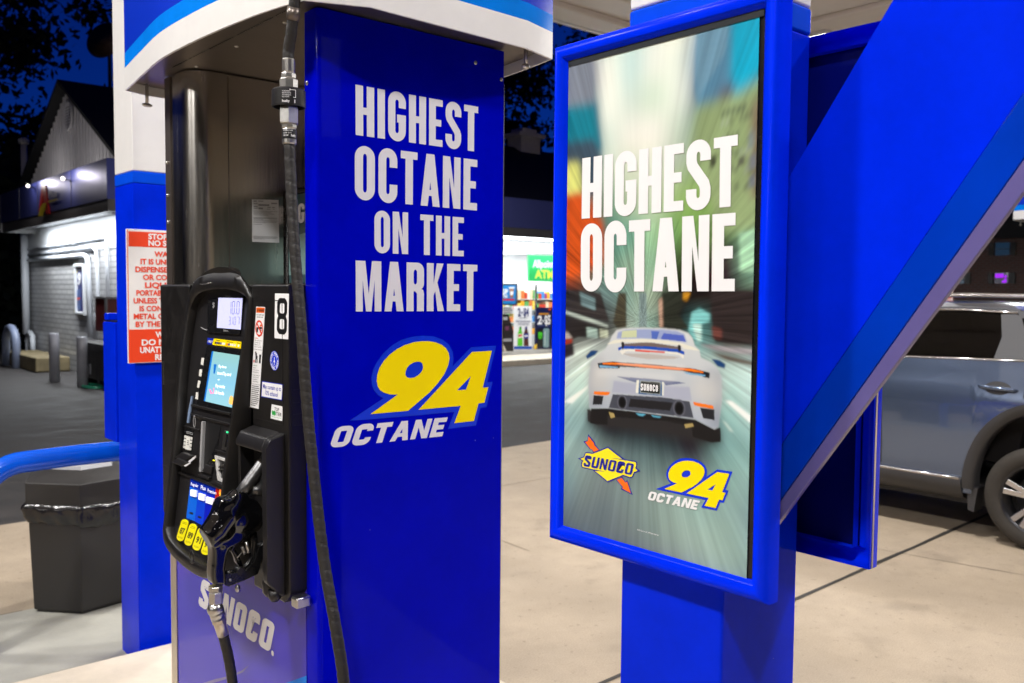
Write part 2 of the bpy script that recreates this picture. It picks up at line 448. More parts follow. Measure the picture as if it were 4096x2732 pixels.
_fc = {}
def text2d(t, bold=0.0):
    """built-in font as unit-square geometry (x 0..1 over ink width, y 0..1 over cap height band)"""
    k = (t, bold)
    if k in _fc: return _fc[k]
    cu = bpy.data.curves.new("txt", 'FONT'); cu.body = t; cu.size = 1; cu.offset = bold
    cu.resolution_u = 3; cu.fill_mode = 'FRONT'
    o = bpy.data.objects.new("txt", cu); COL.objects.link(o)
    dg = bpy.context.evaluated_depsgraph_get(); dg.update()
    me = bpy.data.meshes.new_from_object(o.evaluated_get(dg))
    vs = [(p.co.x, p.co.y) for p in me.vertices]; fs = [tuple(p.vertices) for p in me.polygons]
    bpy.data.objects.remove(o); bpy.data.curves.remove(cu); bpy.data.meshes.remove(me)
    if not vs: _fc[k] = ([], []); return _fc[k]
    x0 = min(p[0] for p in vs); x1 = max(p[0] for p in vs)
    y0, y1 = 0.0, 0.70
    g = ([((p[0] - x0) / (x1 - x0), (p[1] - y0) / (y1 - y0)) for p in vs], fs)
    _fc[k] = g
    return g
def sub(q, u0, u1, v0, v1):
    """sub-quad of TL,TR,BR,BL; u right 0..1, v down 0..1"""
    q = [V(p) for p in q]
    P = lambda u, v: q[0].lerp(q[1], u).lerp(q[3].lerp(q[2], u), v)
    return [P(u0, v0), P(u1, v0), P(u1, v1), P(u0, v1)]
def shift(q, d): return [V(p) + V(d) for p in q]
def rows_of_print(mb, q, n, mi, fill=0.55, seed=1, lo=.6):
    """tiny unreadable rows of small print as thin word bars"""
    rnd = random.Random(seed)
    for i in range(n):
        v0 = (i + .2) / n; v1 = v0 + fill / n; u = rnd.random() * .05
        end = lo + rnd.random() * (1 - lo)
        while u < end:
            w = .05 + rnd.random() * .14
            mb.slab(sub(q, u, min(u + w, 1), v0, v1), .00005, mi); u += w + .025
#=====CONTENT=====
# ================================================================== setting
b = MB(); b.add([(-300, -300, -.006), (300, -300, -.006), (300, 300, -.006), (-300, 300, -.006)], [(0, 1, 2, 3)])
struct(b.build("ground_asphalt", 'asphalt'))
b = MB()
vs = []; NX, NY = 2, 2
b.add([(-20, -14, 0), (16, -14, 0), (16, 7.85, 0), (7, 7.42, 0), (1.4, 7.19, 0), (-20, 6.3, 0)], [(0, 1, 2, 3, 4, 5)])
struct(b.build("forecourt_paving", 'concrete'))
b = MB()
b.box(0.2, 2.6, 4.24, 5.17, -.05, .006)
struct(b.build("apron_paving", 'apron'))
b = MB()
b.prism([(0.55, -1.2), (2.35, -1.2), (2.35, 4.02), (0.55, 4.02)], 2, -.05, .10)
struct(b.build("pump_island_kerb", 'island', bevel=.018, seg=3))
# joints: tar line and saw cuts, thin strips lying on the paving
b = MB()
def strip(b, p, q, w, z, mi=0, nseg=14, wob=.006):
    p, q = V((p[0], p[1], z)), V((q[0], q[1], z)); d = (q - p).normalized(); n = V((-d.y, d.x, 0))
    vs = []
    for i in range(nseg + 1):
        c = p.lerp(q, i / nseg) + n * random.uniform(-wob, wob); ww = w * random.uniform(.75, 1.25)
        vs += [c + n * ww / 2, c - n * ww / 2]
    b.add(vs, [(2 * i, 2 * i + 1, 2 * i + 3, 2 * i + 2) for i in range(nseg)], mi)
strip(b, (2.4, 2.60), (9.6, 2.84), .030, .003)
struct(b.build("paving_joint", 'tar'))
b = MB()
strip(b, (5.72, 2.95), (5.97, 1.6), .007, .0025); strip(b, (5.72, 3.0), (5.55, 4.5), .006, .0025)
strip(b, (2.4, 5.93), (12, 5.90), .009, .0025); strip(b, (3.9, 4.3), (4.05, 7.3), .007, .0025)
strip(b, (-3, 4.22), (.5, 4.22), .008, .0025); strip(b, (-3, 5.19), (1.1, 5.19), .012, .0025)
struct(b.build("saw_cut_joint", 'hair_joint'))

# ------------------------------------------------------------------ forecourt canopy with its lamps
CZ = 5.25
M['canopy_white'] = mat("canopy soffit enamel", (0.86, 0.81, 0.76, 1), 0.4)
M['lamp_face'] = mat("led lens", (0.9, 0.9, 0.9, 1), 0.3, emit=(1, 0.97, 0.93, 1), estr=14)
M['fascia_white'] = mat("canopy fascia enamel", (0.75, 0.75, 0.75, 1), 0.3)
can = thing("forecourt_canopy", "flat white ribbed canopy roof over the fuel pumps, carried by the blue and white columns", "canopy", (3, 0, CZ))
b = MB(); b.box(-15.5, 26, -3.6, 8.5, CZ + .02, CZ + .6)  # far end lengthened past the islands for its reflection in the shop fascia
b.build("deck", 'canopy_white', can)
b = MB()
x = -15.4
while x < 25.8:
    b.box(x, x + .78, -3.5, 7.3, CZ - .05, CZ + .019); x += 1.0
b.box(-15.45, 25.95, 7.45, 7.9, CZ - .03, CZ + .019); b.box(-15.45, 25.95, 8.05, 8.44, CZ - .07, CZ + .019)
b.build("soffit_panel", 'canopy_white', can, bevel=.03, seg=3)
b = MB(); b.box(-15.52, 26.02, 8.48, 8.56, CZ - .06, CZ + .75); b.box(-15.58, -15.5, -3.6, 8.48, CZ - .06, CZ + .75); b.box(26, 26.08, -3.6, 8.48, CZ - .06, CZ + .75)
b.build("fascia", 'fascia_white', can)
LAMPS = []
for lx in (-9.6, -1.4, 4.4):
    for ly, k in ((-0.8, 1.0), (3.0, 1.0), (6.6, .8)):
        if lx < -5 and ly > 5: continue
        LAMPS.append((lx, ly, k))
for ly in (-0.8, 1.9, 6.6): LAMPS.append((11.2, ly, .8))
for ly in (-0.8, 6.6): LAMPS.append((18.5, ly, .8))  # lamps added under the lengthened far end
for lx, ly, k in LAMPS:
    f = MB(); f.box(lx - .24, lx + .24, ly - .24, ly + .24, CZ - .105, CZ - .0505)
    lo = f.build("lamp", 'fascia_white', can, bevel=.01)
    f = MB(); f.box(lx - .2, lx + .2, ly - .2, ly + .2, CZ - .111, CZ - .1055)
    f.build("lens", 'lamp_face', lo)
    ld = bpy.data.lights.new("lamp_light", 'AREA'); ld.shape = 'SQUARE'; ld.size = .38
    ld.energy = 198 * k; ld.color = (1.0, .98, .95)
    la = bpy.data.objects.new("lamp_light", ld); COL.objects.link(la); la.parent = can
    la.location = V((lx, ly, CZ - .12)) - BASE[can.name]

# ------------------------------------------------------------------ columns
def column(x0, y0, w, label, group, ztop=CZ - .03, zb=.0, bands=(2.165, 2.218)):
    t = thing("canopy_column", label, "column", (x0 + w / 2, y0 + w / 2, zb), group)
    x1, y1 = x0 + w, y0 + w
    b = MB(); b.box(x0, x1, y0, y1, zb, bands[0]); b.build("lower_shaft", 'blue_paint', t, bevel=.006)
    b = MB(); b.box(x0 - .001, x1 + .001, y0 - .001, y1 + .001, bands[0], bands[1]); b.build("light_band", 'blue_col', t, bevel=.006)
    b = MB(); b.box(x0, x1, y0, y1, bands[1], ztop); b.build("upper_shaft", 'white', t, bevel=.006)
    return t
colA = column(1.33, .946, .245, "blue column with white top carrying the framed sports car posters", "canopy columns", bands=(2.196, 2.247), zb=.10)
colB = column(1.33, 4.07, .245, "blue column with white top standing behind the black pump, red warning notice on it", "canopy columns", zb=.0)
# slanted brace: side plate with a blue stripe and a shade-tinted underside strip, in the plane of the island
UPL = lambda y: 2.068 - 1.475 * (y - .766)
DLL = lambda y: 1.733 - 1.480 * (y - .676)
LWL = lambda y: 1.732 - 1.487 * (y - .608)
OUL = lambda y: 1.553 - 1.455 * (y - .700)
def bracepoly(fl, fh, x0, x1, mname, nm):
    ya, yb = .945, -.62
    b = MB(); b.prism([(ya, fl(ya)), (ya, fh(ya)), (yb, fh(yb)), (yb, fl(yb))], 0, x0, x1)
    return b.build(nm, mname, colA, bevel=.002)
bracepoly(DLL, UPL, 1.400, 1.412, 'blue_beam', "brace_panel")
bracepoly(lambda y: LWL(y) + .001, lambda y: DLL(y) - .001, 1.3985, 1.4135, 'blue_mid', "brace_blue_stripe")
bracepoly(OUL, LWL, 1.399, 1.4125, 'lilac', "brace_shaded_underside")  # white underside drawn as a flat strip, its shade put into the lilac

# ------------------------------------------------------------------ poster signs
AX = 1.300
def frame_obj(parent, y0, y1, z0, z1, xb, xf, w, name="frame", m='blue_frame'):
    """picture frame: profile swept round a rectangle; xb back, xf front face"""
    s = 1 if xf > xb else -1
    prof = [(0, xb), (0, xf - s * .014), (.004, xf - s * .005), (.012, xf), (w - .012, xf), (w - .004, xf - s * .003), (w, xf - s * .010), (w + .004, xf - s * .0135), (w + .004, xb)]
    b = MB(); cs = [(y0, z0, 1, 1), (y1, z0, -1, 1), (y1, z1, -1, -1), (y0, z1, 1, -1)]
    rings = [[(x, cy + sy * o, cz + sz * o) for o, x in prof] for cy, cz, sy, sz in cs]
    k = len(prof)
    for i in range(4):
        A, B = rings[i], rings[(i + 1) % 4]
        b.add(A + B, [(j, j + 1, j + 1 + k, j + k) for j in range(k - 1)], 0, True)
    o = b.build(name, m, parent)
    md = o.modifiers.new("e", 'EDGE_SPLIT'); md.split_angle = R(42)
    return o

# poster print as a colour grid (soft photographic backdrop), interpolated
GRID = [
 "140150160 120125140 205220210 190215210 215225215 225230215 130160180 20160190 90180190",
 "150150160 90100130 225230220 195220215 222230220 215225215 60120160 0150190 0160195",
 "20125145 20110130 225232222 205220210 205222205 215225215 60110140 0165200 110190195",
 "60080095 50090110 200215205 225228218 228230220 190205190 110140130 120160140 120110100",
 "205210120 110130130 190205190 205215195 215222205 170185165 130160110 150180130 110100085",
 "200080030 170080040 120150130 170190160 190205180 150180120 130165090 140180100 150170140",
 "190070020 185075025 90110100 110160140 150190150 110150090 110150080 80110070 150200160",
 "185075030 150090060 100140120 130160140 140180150 70090060 60070050 60060055 140190160",
 "50045045 60060060 110140140 120150140 150170150 40050040 30032028 35033032 60055050",
 "75070070 100105105 90095095 150165155 130160150 60060055 100160160 60045042 50040040",
 "170180175 200215205 185200195 190200195 190205195 175190185 165180175 165190185 180205200",
 "195215205 190220210 180200195 170190188 165185182 165185182 160185182 150190185 170200195",
 "150185185 130160160 60068072 55062066 55062066 55062066 60068070 120160160 140180175",
 "150180175 130155155 110130130 95115118 95118120 90110112 90105108 130165160 140175170",
 "120150155 120140140 115130132 115135135 125145142 140165160 140170165 140170165 130160160",
 "100120130 105120125 100115122 110125128 120140138 140162156 150175168 150178170 140170165",
 "90105115 90105115 95108115 100112118 110122126 125140140 140160158 145170165 140165160"]
def parse(s):
    s = s.zfill(9); return (lin(int(s[:3])), lin(int(s[3:6])), lin(int(s[6:9])))
GR = [[parse(c) for c in r.split()] for r in GRID]
def gsample(u, v):
    def cr(p0, p1, p2, p3, t):
        return tuple(.5 * (2 * b1 + (c1 - a1) * t + (2 * a1 - 5 * b1 + 4 * c1 - d1) * t * t + (3 * b1 - a1 - 3 * c1 + d1) * t ** 3) for a1, b1, c1, d1 in zip(p0, p1, p2, p3))
    x = u * 8; y = v * 16; i = min(int(x), 7); j = min(int(y), 15); fx, fy = x - i, y - j
    g = lambda a, c: GR[max(0, min(16, a))][max(0, min(8, c))]
    rws = [cr(g(jj, i - 1), g(jj, i), g(jj, i + 1), g(jj, i + 2), fx) for jj in (j - 1, j, j + 1, j + 2)]
    return tuple(max(0.003, min(.95, c)) for c in cr(*rws, fy))

import numpy as np
PY0, PY1, PZ0, PZ1 = .8765, 1.3275, 1.2075, 2.1735      # printed sheet, metres
PW, PH = 330, 706
class Print:
    """the printed picture, worked out as an array of inks and stored on the sheet's vertices"""
    def __init__(s):
        rs = np.random.RandomState(5); s.rs = rs
        s.img = np.array([[gsample(i / (PW - 1), j / (PH - 1)) for i in range(0, PW)] for j in range(PH)])
        s.U, s.Vv = np.meshgrid(np.linspace(0, 1, PW), np.linspace(0, 1, PH))
    def uv(s, loop): return [((PY1 - p[1]) / (PY1 - PY0), (PZ1 - p[2]) / (PZ1 - PZ0)) for p in loop]
    @staticmethod
    def blur(m, sg):
        if sg <= 0: return m
        k = np.arange(-int(3 * sg + 1), int(3 * sg + 1) + 1); g = np.exp(-.5 * (k / sg) ** 2); g /= g.sum(); h = len(k) // 2
        m = np.pad(m, ((h, h), (0, 0)), mode='edge'); m = sum(g[i] * m[i:i + PH] for i in range(len(k)))
        m = np.pad(m, ((0, 0), (h, h)), mode='edge'); return sum(g[i] * m[:, i:i + PW] for i in range(len(k)))
    def mask(s, loop, sg):
        P = s.uv(loop); out = np.zeros((PH, PW))
        for du, dv in ((-.25, -.25), (.25, -.25), (-.25, .25), (.25, .25)):
            x = s.U + du / PW; y = s.Vv + dv / PH; ins = np.zeros((PH, PW), bool)
            for (x0, y0), (x1, y1) in zip(P, P[1:] + P[:1]):
                if y0 == y1: continue
                ins ^= ((y0 > y) != (y1 > y)) & (x < (x1 - x0) * (y - y0) / (y1 - y0) + x0)
            out += ins / 4.0
        return s.blur(out, sg)
    def put(s, loop, rgb_, sg=.6, a=1.0):
        m_ = (s.mask(loop, sg) * a)[..., None]; col = np.array([lin(q) for q in rgb_]); s.img = s.img * (1 - m_) + col * m_
    def shade(s, loop, k0, k1, axis, sg=1.0):
        """ink density ramp inside a shape from k0 to k1 across its extent"""
        P = s.uv(loop); q = [p[axis] for p in P]; t = np.clip(((s.U if axis == 0 else s.Vv) - min(q)) / (max(q) - min(q)), 0, 1)
        m_ = s.mask(loop, sg)[..., None]; k = (np.array(k0) + (np.array(k1) - np.array(k0)) * t[..., None]); s.img = s.img * (1 + m_ * (k - 1))
    def streaks(s, c, lo):
        dx = s.U - c[0]; dy = (s.Vv - c[1]) * 2.14; ang = np.arctan2(dy, dx); r = np.sqrt(dx * dx + dy * dy) + .02
        def field(na, nr):
            f = s.rs.rand(nr, na); A = (ang / (2 * np.pi) + .5) * na; Rr = np.clip(np.log(r / .02) / np.log(60), 0, .999) * (nr - 1)
            i = np.floor(A).astype(int); fa = A - i; j = np.floor(Rr).astype(int); fr = Rr - j
            g = lambda jj, ii: f[np.clip(jj, 0, nr - 1), ii % na]
            return (g(j, i) * (1 - fa) + g(j, i + 1) * fa) * (1 - fr) + (g(j + 1, i) * (1 - fa) + g(j + 1, i + 1) * fa) * fr
        f = (field(160, 5) + field(420, 7) + .7 * field(900, 9)) / 2.7 - .5
        s.img = np.clip(s.img * (1 + f[..., None] * lo[..., None]), .004, .95)
    def zoomblur(s, c, amt, n=14):
        acc = np.zeros_like(s.img); x = s.U * (PW - 1); y = s.Vv * (PH - 1); cx, cy = c[0] * (PW - 1), c[1] * (PH - 1)
        for k in range(n):
            t = 1 - amt * k / n
            i = np.clip(np.rint(cx + (x - cx) * t), 0, PW - 1).astype(int); j = np.clip(np.rint(cy + (y - cy) * t), 0, PH - 1).astype(int)
            acc += s.img[j, i]
        s.img = acc / n
    def sheet(s, parent):
        me = bpy.data.meshes.new("poster_print"); base = BASE[parent.name]
        co = np.stack([np.full_like(s.U, AX), PY1 + (PY0 - PY1) * s.U, PZ1 + (PZ0 - PZ1) * s.Vv], -1).reshape(-1, 3) - np.array(base)
        idx = np.arange(PW * PH).reshape(PH, PW)
        q = np.stack([idx[:-1, :-1], idx[1:, :-1], idx[1:, 1:], idx[:-1, 1:]], -1).reshape(-1, 4)
        me.vertices.add(len(co)); me.vertices.foreach_set("co", co.astype(np.float32).ravel())
        me.loops.add(q.size); me.loops.foreach_set("vertex_index", q.astype(np.int32).ravel())
        me.polygons.add(len(q)); me.polygons.foreach_set("loop_start", (np.arange(len(q)) * 4).astype(np.int32))
        me.update(calc_edges=True); me.validate()
        ca = me.color_attributes.new("print", 'FLOAT_COLOR', 'POINT')
        ca.data.foreach_set("color", np.concatenate([np.clip(s.img, .003, .9).reshape(-1, 3), np.ones((PW * PH, 1))], 1).astype(np.float32).ravel())
        m = bpy.data.materials.new("printed poster"); m.use_nodes = True; nt = m.node_tree; bs = nt.nodes["Principled BSDF"]
        at = nt.nodes.new("ShaderNodeVertexColor"); at.layer_name = "print"
        nt.links.new(at.outputs[0], bs.inputs["Base Color"])
        bs.inputs["Roughness"].default_value = .3; bs.inputs["Specular IOR Level"].default_value = .25
        me.materials.append(m)
        o = bpy.data.objects.new("poster_print", me); COL.objects.link(o); o.parent = parent; BASE[o.name] = base
        return o

sgn = thing("poster_sign", "tall blue framed poster of a speeding white sports car, HIGHEST OCTANE across it", "poster sign", (1.31, 1.10, 1.19))
frame_obj(sgn, .831, 1.363, 1.178, 2.206, 1.326, 1.286, .030)
b = MB(); b.box(1.3025, 1.3255, .8655, 1.3285, 1.2125, 2.1715); b.build("back_board", 'black_smooth', sgn)
pr = Print()
VPT = (.455, .545)
M['top_dark'] = mat("dark grey strip", (0.02, 0.024, 0.028, 1), 0.3)
b = MB(); b.box(1.2985, 1.2995, .867, 1.327, 2.160, 2.1715); b.build("top_strip", 'top_dark', sgn)  # dark grey strip across the top of the printed sheet
cm = {}
def ink(r, g, bl, rough=.33):
    k = (r, g, bl)
    if k not in cm:
        cm[k] = mat("ink %d %d %d" % k, (lin(r), lin(g), lin(bl), 1), rough, coat=.3)
    return cm[k]
def flat(parent, name, items, dx=0.0):
    """items: (loops, material, layer)"""
    b = MB(); ms = []
    for loops, mm, lay in items:
        if mm not in ms: ms.append(mm)
        off = V((-.00022 * lay - dx, 0, 0))
        b.poly([[V(p) + off for p in l] for l in loops], ms.index(mm))
    return b.build(name, ms, parent)

# street scene of the print
STREET = [
    ([(1.3000,1.3324,1.4721),(1.3000,1.2610,1.5129),(1.3000,1.2615,1.5076),(1.3000,1.3049,1.4723)], (235, 240, 232)),
    ([(1.3000,1.3362,1.5164),(1.3000,1.2573,1.5538),(1.3000,1.2570,1.5505),(1.3000,1.3347,1.5139)], (215, 230, 215)),
    ([(1.3000,0.9295,1.5145),(1.3000,0.9140,1.5151),(1.3000,0.8741,1.4933),(1.3000,0.8737,1.4792)], (240, 244, 240)),
    ([(1.3000,0.9347,1.4793),(1.3000,0.9259,1.4767),(1.3000,0.9083,1.4607),(1.3000,0.9169,1.4623)], (190, 212, 205)),
    ([(1.3000,1.3387,1.6667),(1.3000,1.2693,1.6523),(1.3000,1.2064,1.6365),(1.3000,1.2063,1.6325),(1.3000,1.2721,1.6459),(1.3000,1.3386,1.6602)], (190, 205, 195)),
    ([(1.3000,1.3354,1.6527),(1.3000,1.2750,1.6416),(1.3000,1.2146,1.6291),(1.3000,1.2143,1.6127),(1.3000,1.2863,1.6117),(1.3000,1.3344,1.5945)], (38, 34, 34)),
    ([(1.3000,1.3332,1.7044),(1.3000,1.2271,1.6986),(1.3000,1.2038,1.6438),(1.3000,1.2693,1.6533),(1.3000,1.3357,1.6689)], (52, 48, 48)),
    ([(1.3000,1.2834,1.7004),(1.3000,1.2411,1.6882),(1.3000,1.2407,1.6655),(1.3000,1.2785,1.6752)], (120, 150, 155)),
    ([(1.3000,1.2631,1.6305),(1.3000,1.2343,1.6284),(1.3000,1.2326,1.6119),(1.3000,1.2613,1.6106)], (190, 220, 210)),
    ([(1.3000,1.2286,1.6286),(1.3000,1.2062,1.6263),(1.3000,1.2060,1.6141),(1.3000,1.2269,1.6121)], (205, 215, 190)),
    ([(1.3000,1.3380,1.6214),(1.3000,1.3164,1.6190),(1.3000,1.3026,1.6067),(1.3000,1.3377,1.6019)], (200, 190, 180)),
    ([(1.3000,1.3377,1.6030),(1.3000,1.3041,1.6066),(1.3000,1.3025,1.5982),(1.3000,1.3375,1.5900)], (190, 60, 35)),
    ([(1.3000,1.3374,1.5889),(1.3000,1.3010,1.5972),(1.3000,1.2976,1.5750),(1.3000,1.3309,1.5644),(1.3000,1.3370,1.5641)], (45, 38, 42)),
    ([(1.3000,1.1802,1.6990),(1.3000,1.1615,1.6991),(1.3000,1.1601,1.6341),(1.3000,1.1816,1.6323),(1.3000,1.1927,1.6421)], (70, 66, 52)),
    ([(1.3000,1.1287,1.6993),(1.3000,1.1120,1.6994),(1.3000,1.1094,1.6359),(1.3000,1.1273,1.6352)], (120, 140, 140)),
    ([(1.3000,1.0816,1.6880),(1.3000,1.0730,1.6920),(1.3000,1.0681,1.6383),(1.3000,1.0780,1.6370)], (185, 150, 130)),
    ([(1.3000,1.0732,1.6997),(1.3000,1.0146,1.7001),(1.3000,1.0372,1.6621),(1.3000,1.0119,1.6365),(1.3000,1.0718,1.6362)], (42, 46, 38)),
    ([(1.3000,1.0263,1.7000),(1.3000,1.0111,1.7010),(1.3000,1.0178,1.6869),(1.3000,1.0265,1.6878)], (200, 140, 30)),
    ([(1.3000,1.0068,1.6666),(1.3000,0.9909,1.6743),(1.3000,0.9680,1.6638),(1.3000,0.9700,1.6509),(1.3000,0.9857,1.6467),(1.3000,0.9849,1.6152),(1.3000,0.9940,1.6129),(1.3000,1.0130,1.6327)], (130, 205, 205)),
    ([(1.3000,1.0040,1.6461),(1.3000,0.9868,1.6457),(1.3000,0.9860,1.6161),(1.3000,0.9940,1.6148),(1.3000,1.0014,1.6331)], (205, 235, 225)),
    ([(1.3000,0.9668,1.7040),(1.3000,0.8769,1.7045),(1.3000,0.8749,1.6160),(1.3000,0.9558,1.6166),(1.3000,0.9658,1.6638)], (46, 38, 38)),
    ([(1.3000,0.9631,1.6437),(1.3000,0.9431,1.6390),(1.3000,0.9427,1.6208),(1.3000,0.9603,1.6219)], (110, 62, 55)),
    ([(1.3000,0.9893,1.6104),(1.3000,0.8746,1.6063),(1.3000,0.8749,1.5993),(1.3000,0.9510,1.6022)], (165, 160, 165)),
    ([(1.3000,0.9619,1.5979),(1.3000,0.8741,1.5852),(1.3000,0.8739,1.5808),(1.3000,0.9288,1.5871)], (95, 82, 72)),
    ([(1.3000,0.8979,1.9613),(1.3000,0.8889,1.9635),(1.3000,0.8891,1.9403),(1.3000,0.8977,1.9379)], (120, 132, 130)),
    ([(1.3000,0.8950,1.9259),(1.3000,0.8833,1.9280),(1.3000,0.8835,1.9064),(1.3000,0.8952,1.9035)], (118, 122, 128)),
    ([(1.3000,0.8949,1.8925),(1.3000,0.8840,1.8948),(1.3000,0.8842,1.8765),(1.3000,0.8952,1.8741)], (105, 112, 118)),
    ([(1.3000,0.9170,1.9248),(1.3000,0.9050,1.9270),(1.3000,0.9050,1.9135),(1.3000,0.9174,1.9124)], (82, 84, 72)),
    ([(1.3000,0.9116,1.7991),(1.3000,0.8800,1.8045),(1.3000,0.8789,1.7374),(1.3000,0.9080,1.7361)], (165, 212, 175)),
    ([(1.3000,0.9732,1.9323),(1.3000,0.9626,1.9347),(1.3000,0.9635,1.9175),(1.3000,0.9736,1.9150)], (62, 66, 50)),
    ([(1.3000,0.9518,2.0055),(1.3000,0.9477,2.0066),(1.3000,0.9475,1.9981),(1.3000,0.9521,1.9980)], (60, 70, 70)),
    ([(1.3000,0.9415,2.0074),(1.3000,0.9375,2.0086),(1.3000,0.9372,1.9994),(1.3000,0.9417,1.9986)], (60, 70, 70)),
    ([(1.3000,0.9313,2.0087),(1.3000,0.9273,2.0095),(1.3000,0.9270,2.0000),(1.3000,0.9315,1.9996)], (62, 72, 70)),
    ([(1.3000,0.9212,2.0096),(1.3000,0.9172,2.0104),(1.3000,0.9169,2.0006),(1.3000,0.9214,2.0002)], (62, 72, 70)),
    ([(1.3000,0.9112,2.0105),(1.3000,0.9068,2.0115),(1.3000,0.9069,2.0009),(1.3000,0.9113,2.0005)], (66, 72, 66)),
]
# soft towers either side of the sky
pr.put([(1.3000,1.3371,2.1643),(1.3000,1.2663,2.1631),(1.3000,1.2543,2.1103),(1.3000,1.2452,2.0582),(1.3000,1.2329,1.9788),(1.3000,1.3339,1.9738)], (120, 128, 142), 3.5)
pr.put([(1.3000,1.3297,2.0705),(1.3000,1.2454,2.0660),(1.3000,1.2274,1.9704),(1.3000,1.2710,1.9672),(1.3000,1.3310,1.9776)], (20, 118, 138), 5)
pr.put([(1.3000,1.3314,1.9979),(1.3000,1.2495,1.9963),(1.3000,1.2272,1.9626),(1.3000,1.2420,1.8857),(1.3000,1.2864,1.8889),(1.3000,1.3336,1.9575)], (58, 76, 92), 5)
pr.put([(1.3000,1.3336,1.9575),(1.3000,1.2904,1.9573),(1.3000,1.2780,1.8923),(1.3000,1.3325,1.8882)], (208, 212, 120), 5)
pr.put([(1.3000,1.3355,1.8925),(1.3000,1.2837,1.8967),(1.3000,1.2248,1.8337),(1.3000,1.2179,1.7551),(1.3000,1.2866,1.7360),(1.3000,1.3357,1.7282)], (196, 78, 26), 5)
pr.put([(1.3000,1.0048,2.1697),(1.3000,0.9274,2.1681),(1.3000,0.9265,2.0592),(1.3000,0.9329,1.9927),(1.3000,1.0010,2.0124),(1.3000,1.0107,2.0523)], (84, 132, 162), 3.5)
pr.put([(1.3000,0.9376,2.1721),(1.3000,0.8705,2.1669),(1.3000,0.8677,2.0362),(1.3000,0.9172,2.0107),(1.3000,0.9367,2.0575)], (8, 158, 192), 6)
pr.put([(1.3000,0.9592,2.0476),(1.3000,0.9303,2.0497),(1.3000,0.9329,1.9927),(1.3000,0.9619,1.9897)], (92, 88, 104), 6)
pr.put([(1.3000,1.0057,2.0235),(1.3000,0.9177,2.0309),(1.3000,0.8674,2.0558),(1.3000,0.8613,1.8020),(1.3000,0.9530,1.8026),(1.3000,1.0172,1.9546)], (138, 158, 112), 7)
pr.put([(1.3000,0.8932,2.0072),(1.3000,0.8676,2.0330),(1.3000,0.8628,1.8583),(1.3000,0.8892,1.8569)], (120, 98, 84), 6)
for i in range(9):
    for j in range(5):
        if pr.rs.rand() < .8:
            x = [(1.3000,0.9579,1.9960),(1.3000,0.8700,2.0104),(1.3000,0.8655,1.8453),(1.3000,0.9545,1.8615)]
            q = sub(x, .06 + i * .105, .06 + i * .105 + .045, .04 + j * .19, .04 + j * .19 + .085)
            pr.put(q, (62, 66, 62) if pr.rs.rand() < .7 else (150, 160, 150), 1.0, .75)
for loop, c in STREET[4:]: pr.put(loop, c, 1.6)
for lp, cc_, sg_ in (([(1.3000,1.3393,1.7044),(1.3000,1.2188,1.7028),(1.3000,1.1827,1.6868),(1.3000,1.1709,1.6347),(1.3000,1.2143,1.6127),(1.3000,1.3375,1.5900)], (58, 54, 52), 9), ([(1.3000,1.0733,1.7035),(1.3000,0.8752,1.7045),(1.3000,0.8728,1.6135),(1.3000,0.9557,1.6148),(1.3000,0.9988,1.6220),(1.3000,1.0131,1.6364),(1.3000,1.0706,1.6363)], (44, 40, 38), 9)): pr.put(lp, cc_, sg_, .55)
for loop, c in STREET[4:]: pr.put(loop, c, 1.3, .75)
pr.put([(1.3000,1.0048,2.1697),(1.3000,0.9375,2.1687),(1.3000,0.9481,2.1035),(1.3000,1.0016,2.0369),(1.3000,1.0070,2.0797)], (112, 150, 172), 2.2, .8)
for i in range(11):
    y0_ = 150 + i * 34; q = sub([(1.3000,1.0027,2.1692),(1.3000,0.9314,2.1690),(1.3000,0.9338,2.0266),(1.3000,1.0013,2.0229)], .02, .98, i / 11, i / 11 + .028); pr.put(q, (70, 110, 140), .8, .5)
amp_ = np.clip(.35 + 2.2 * (pr.Vv - .30) / .18, .30, 1.7); amp_ = np.where(pr.Vv > .60, np.clip(1.7 - (pr.Vv - .60) / .08, .55, 1.7), amp_)
edge_ = np.clip((np.abs(pr.U - .44) - .16) / .12, 0, 1); amp_ = np.where(pr.Vv < .36, .12 + .55 * edge_, amp_)
pr.streaks(VPT, amp_)
pr.zoomblur(VPT, .035)
pr.streaks(VPT, amp_ * .35)
pr.zoomblur(VPT, .02, 6)
for loop, c in STREET[:4]: pr.put(loop, c, 1.4)
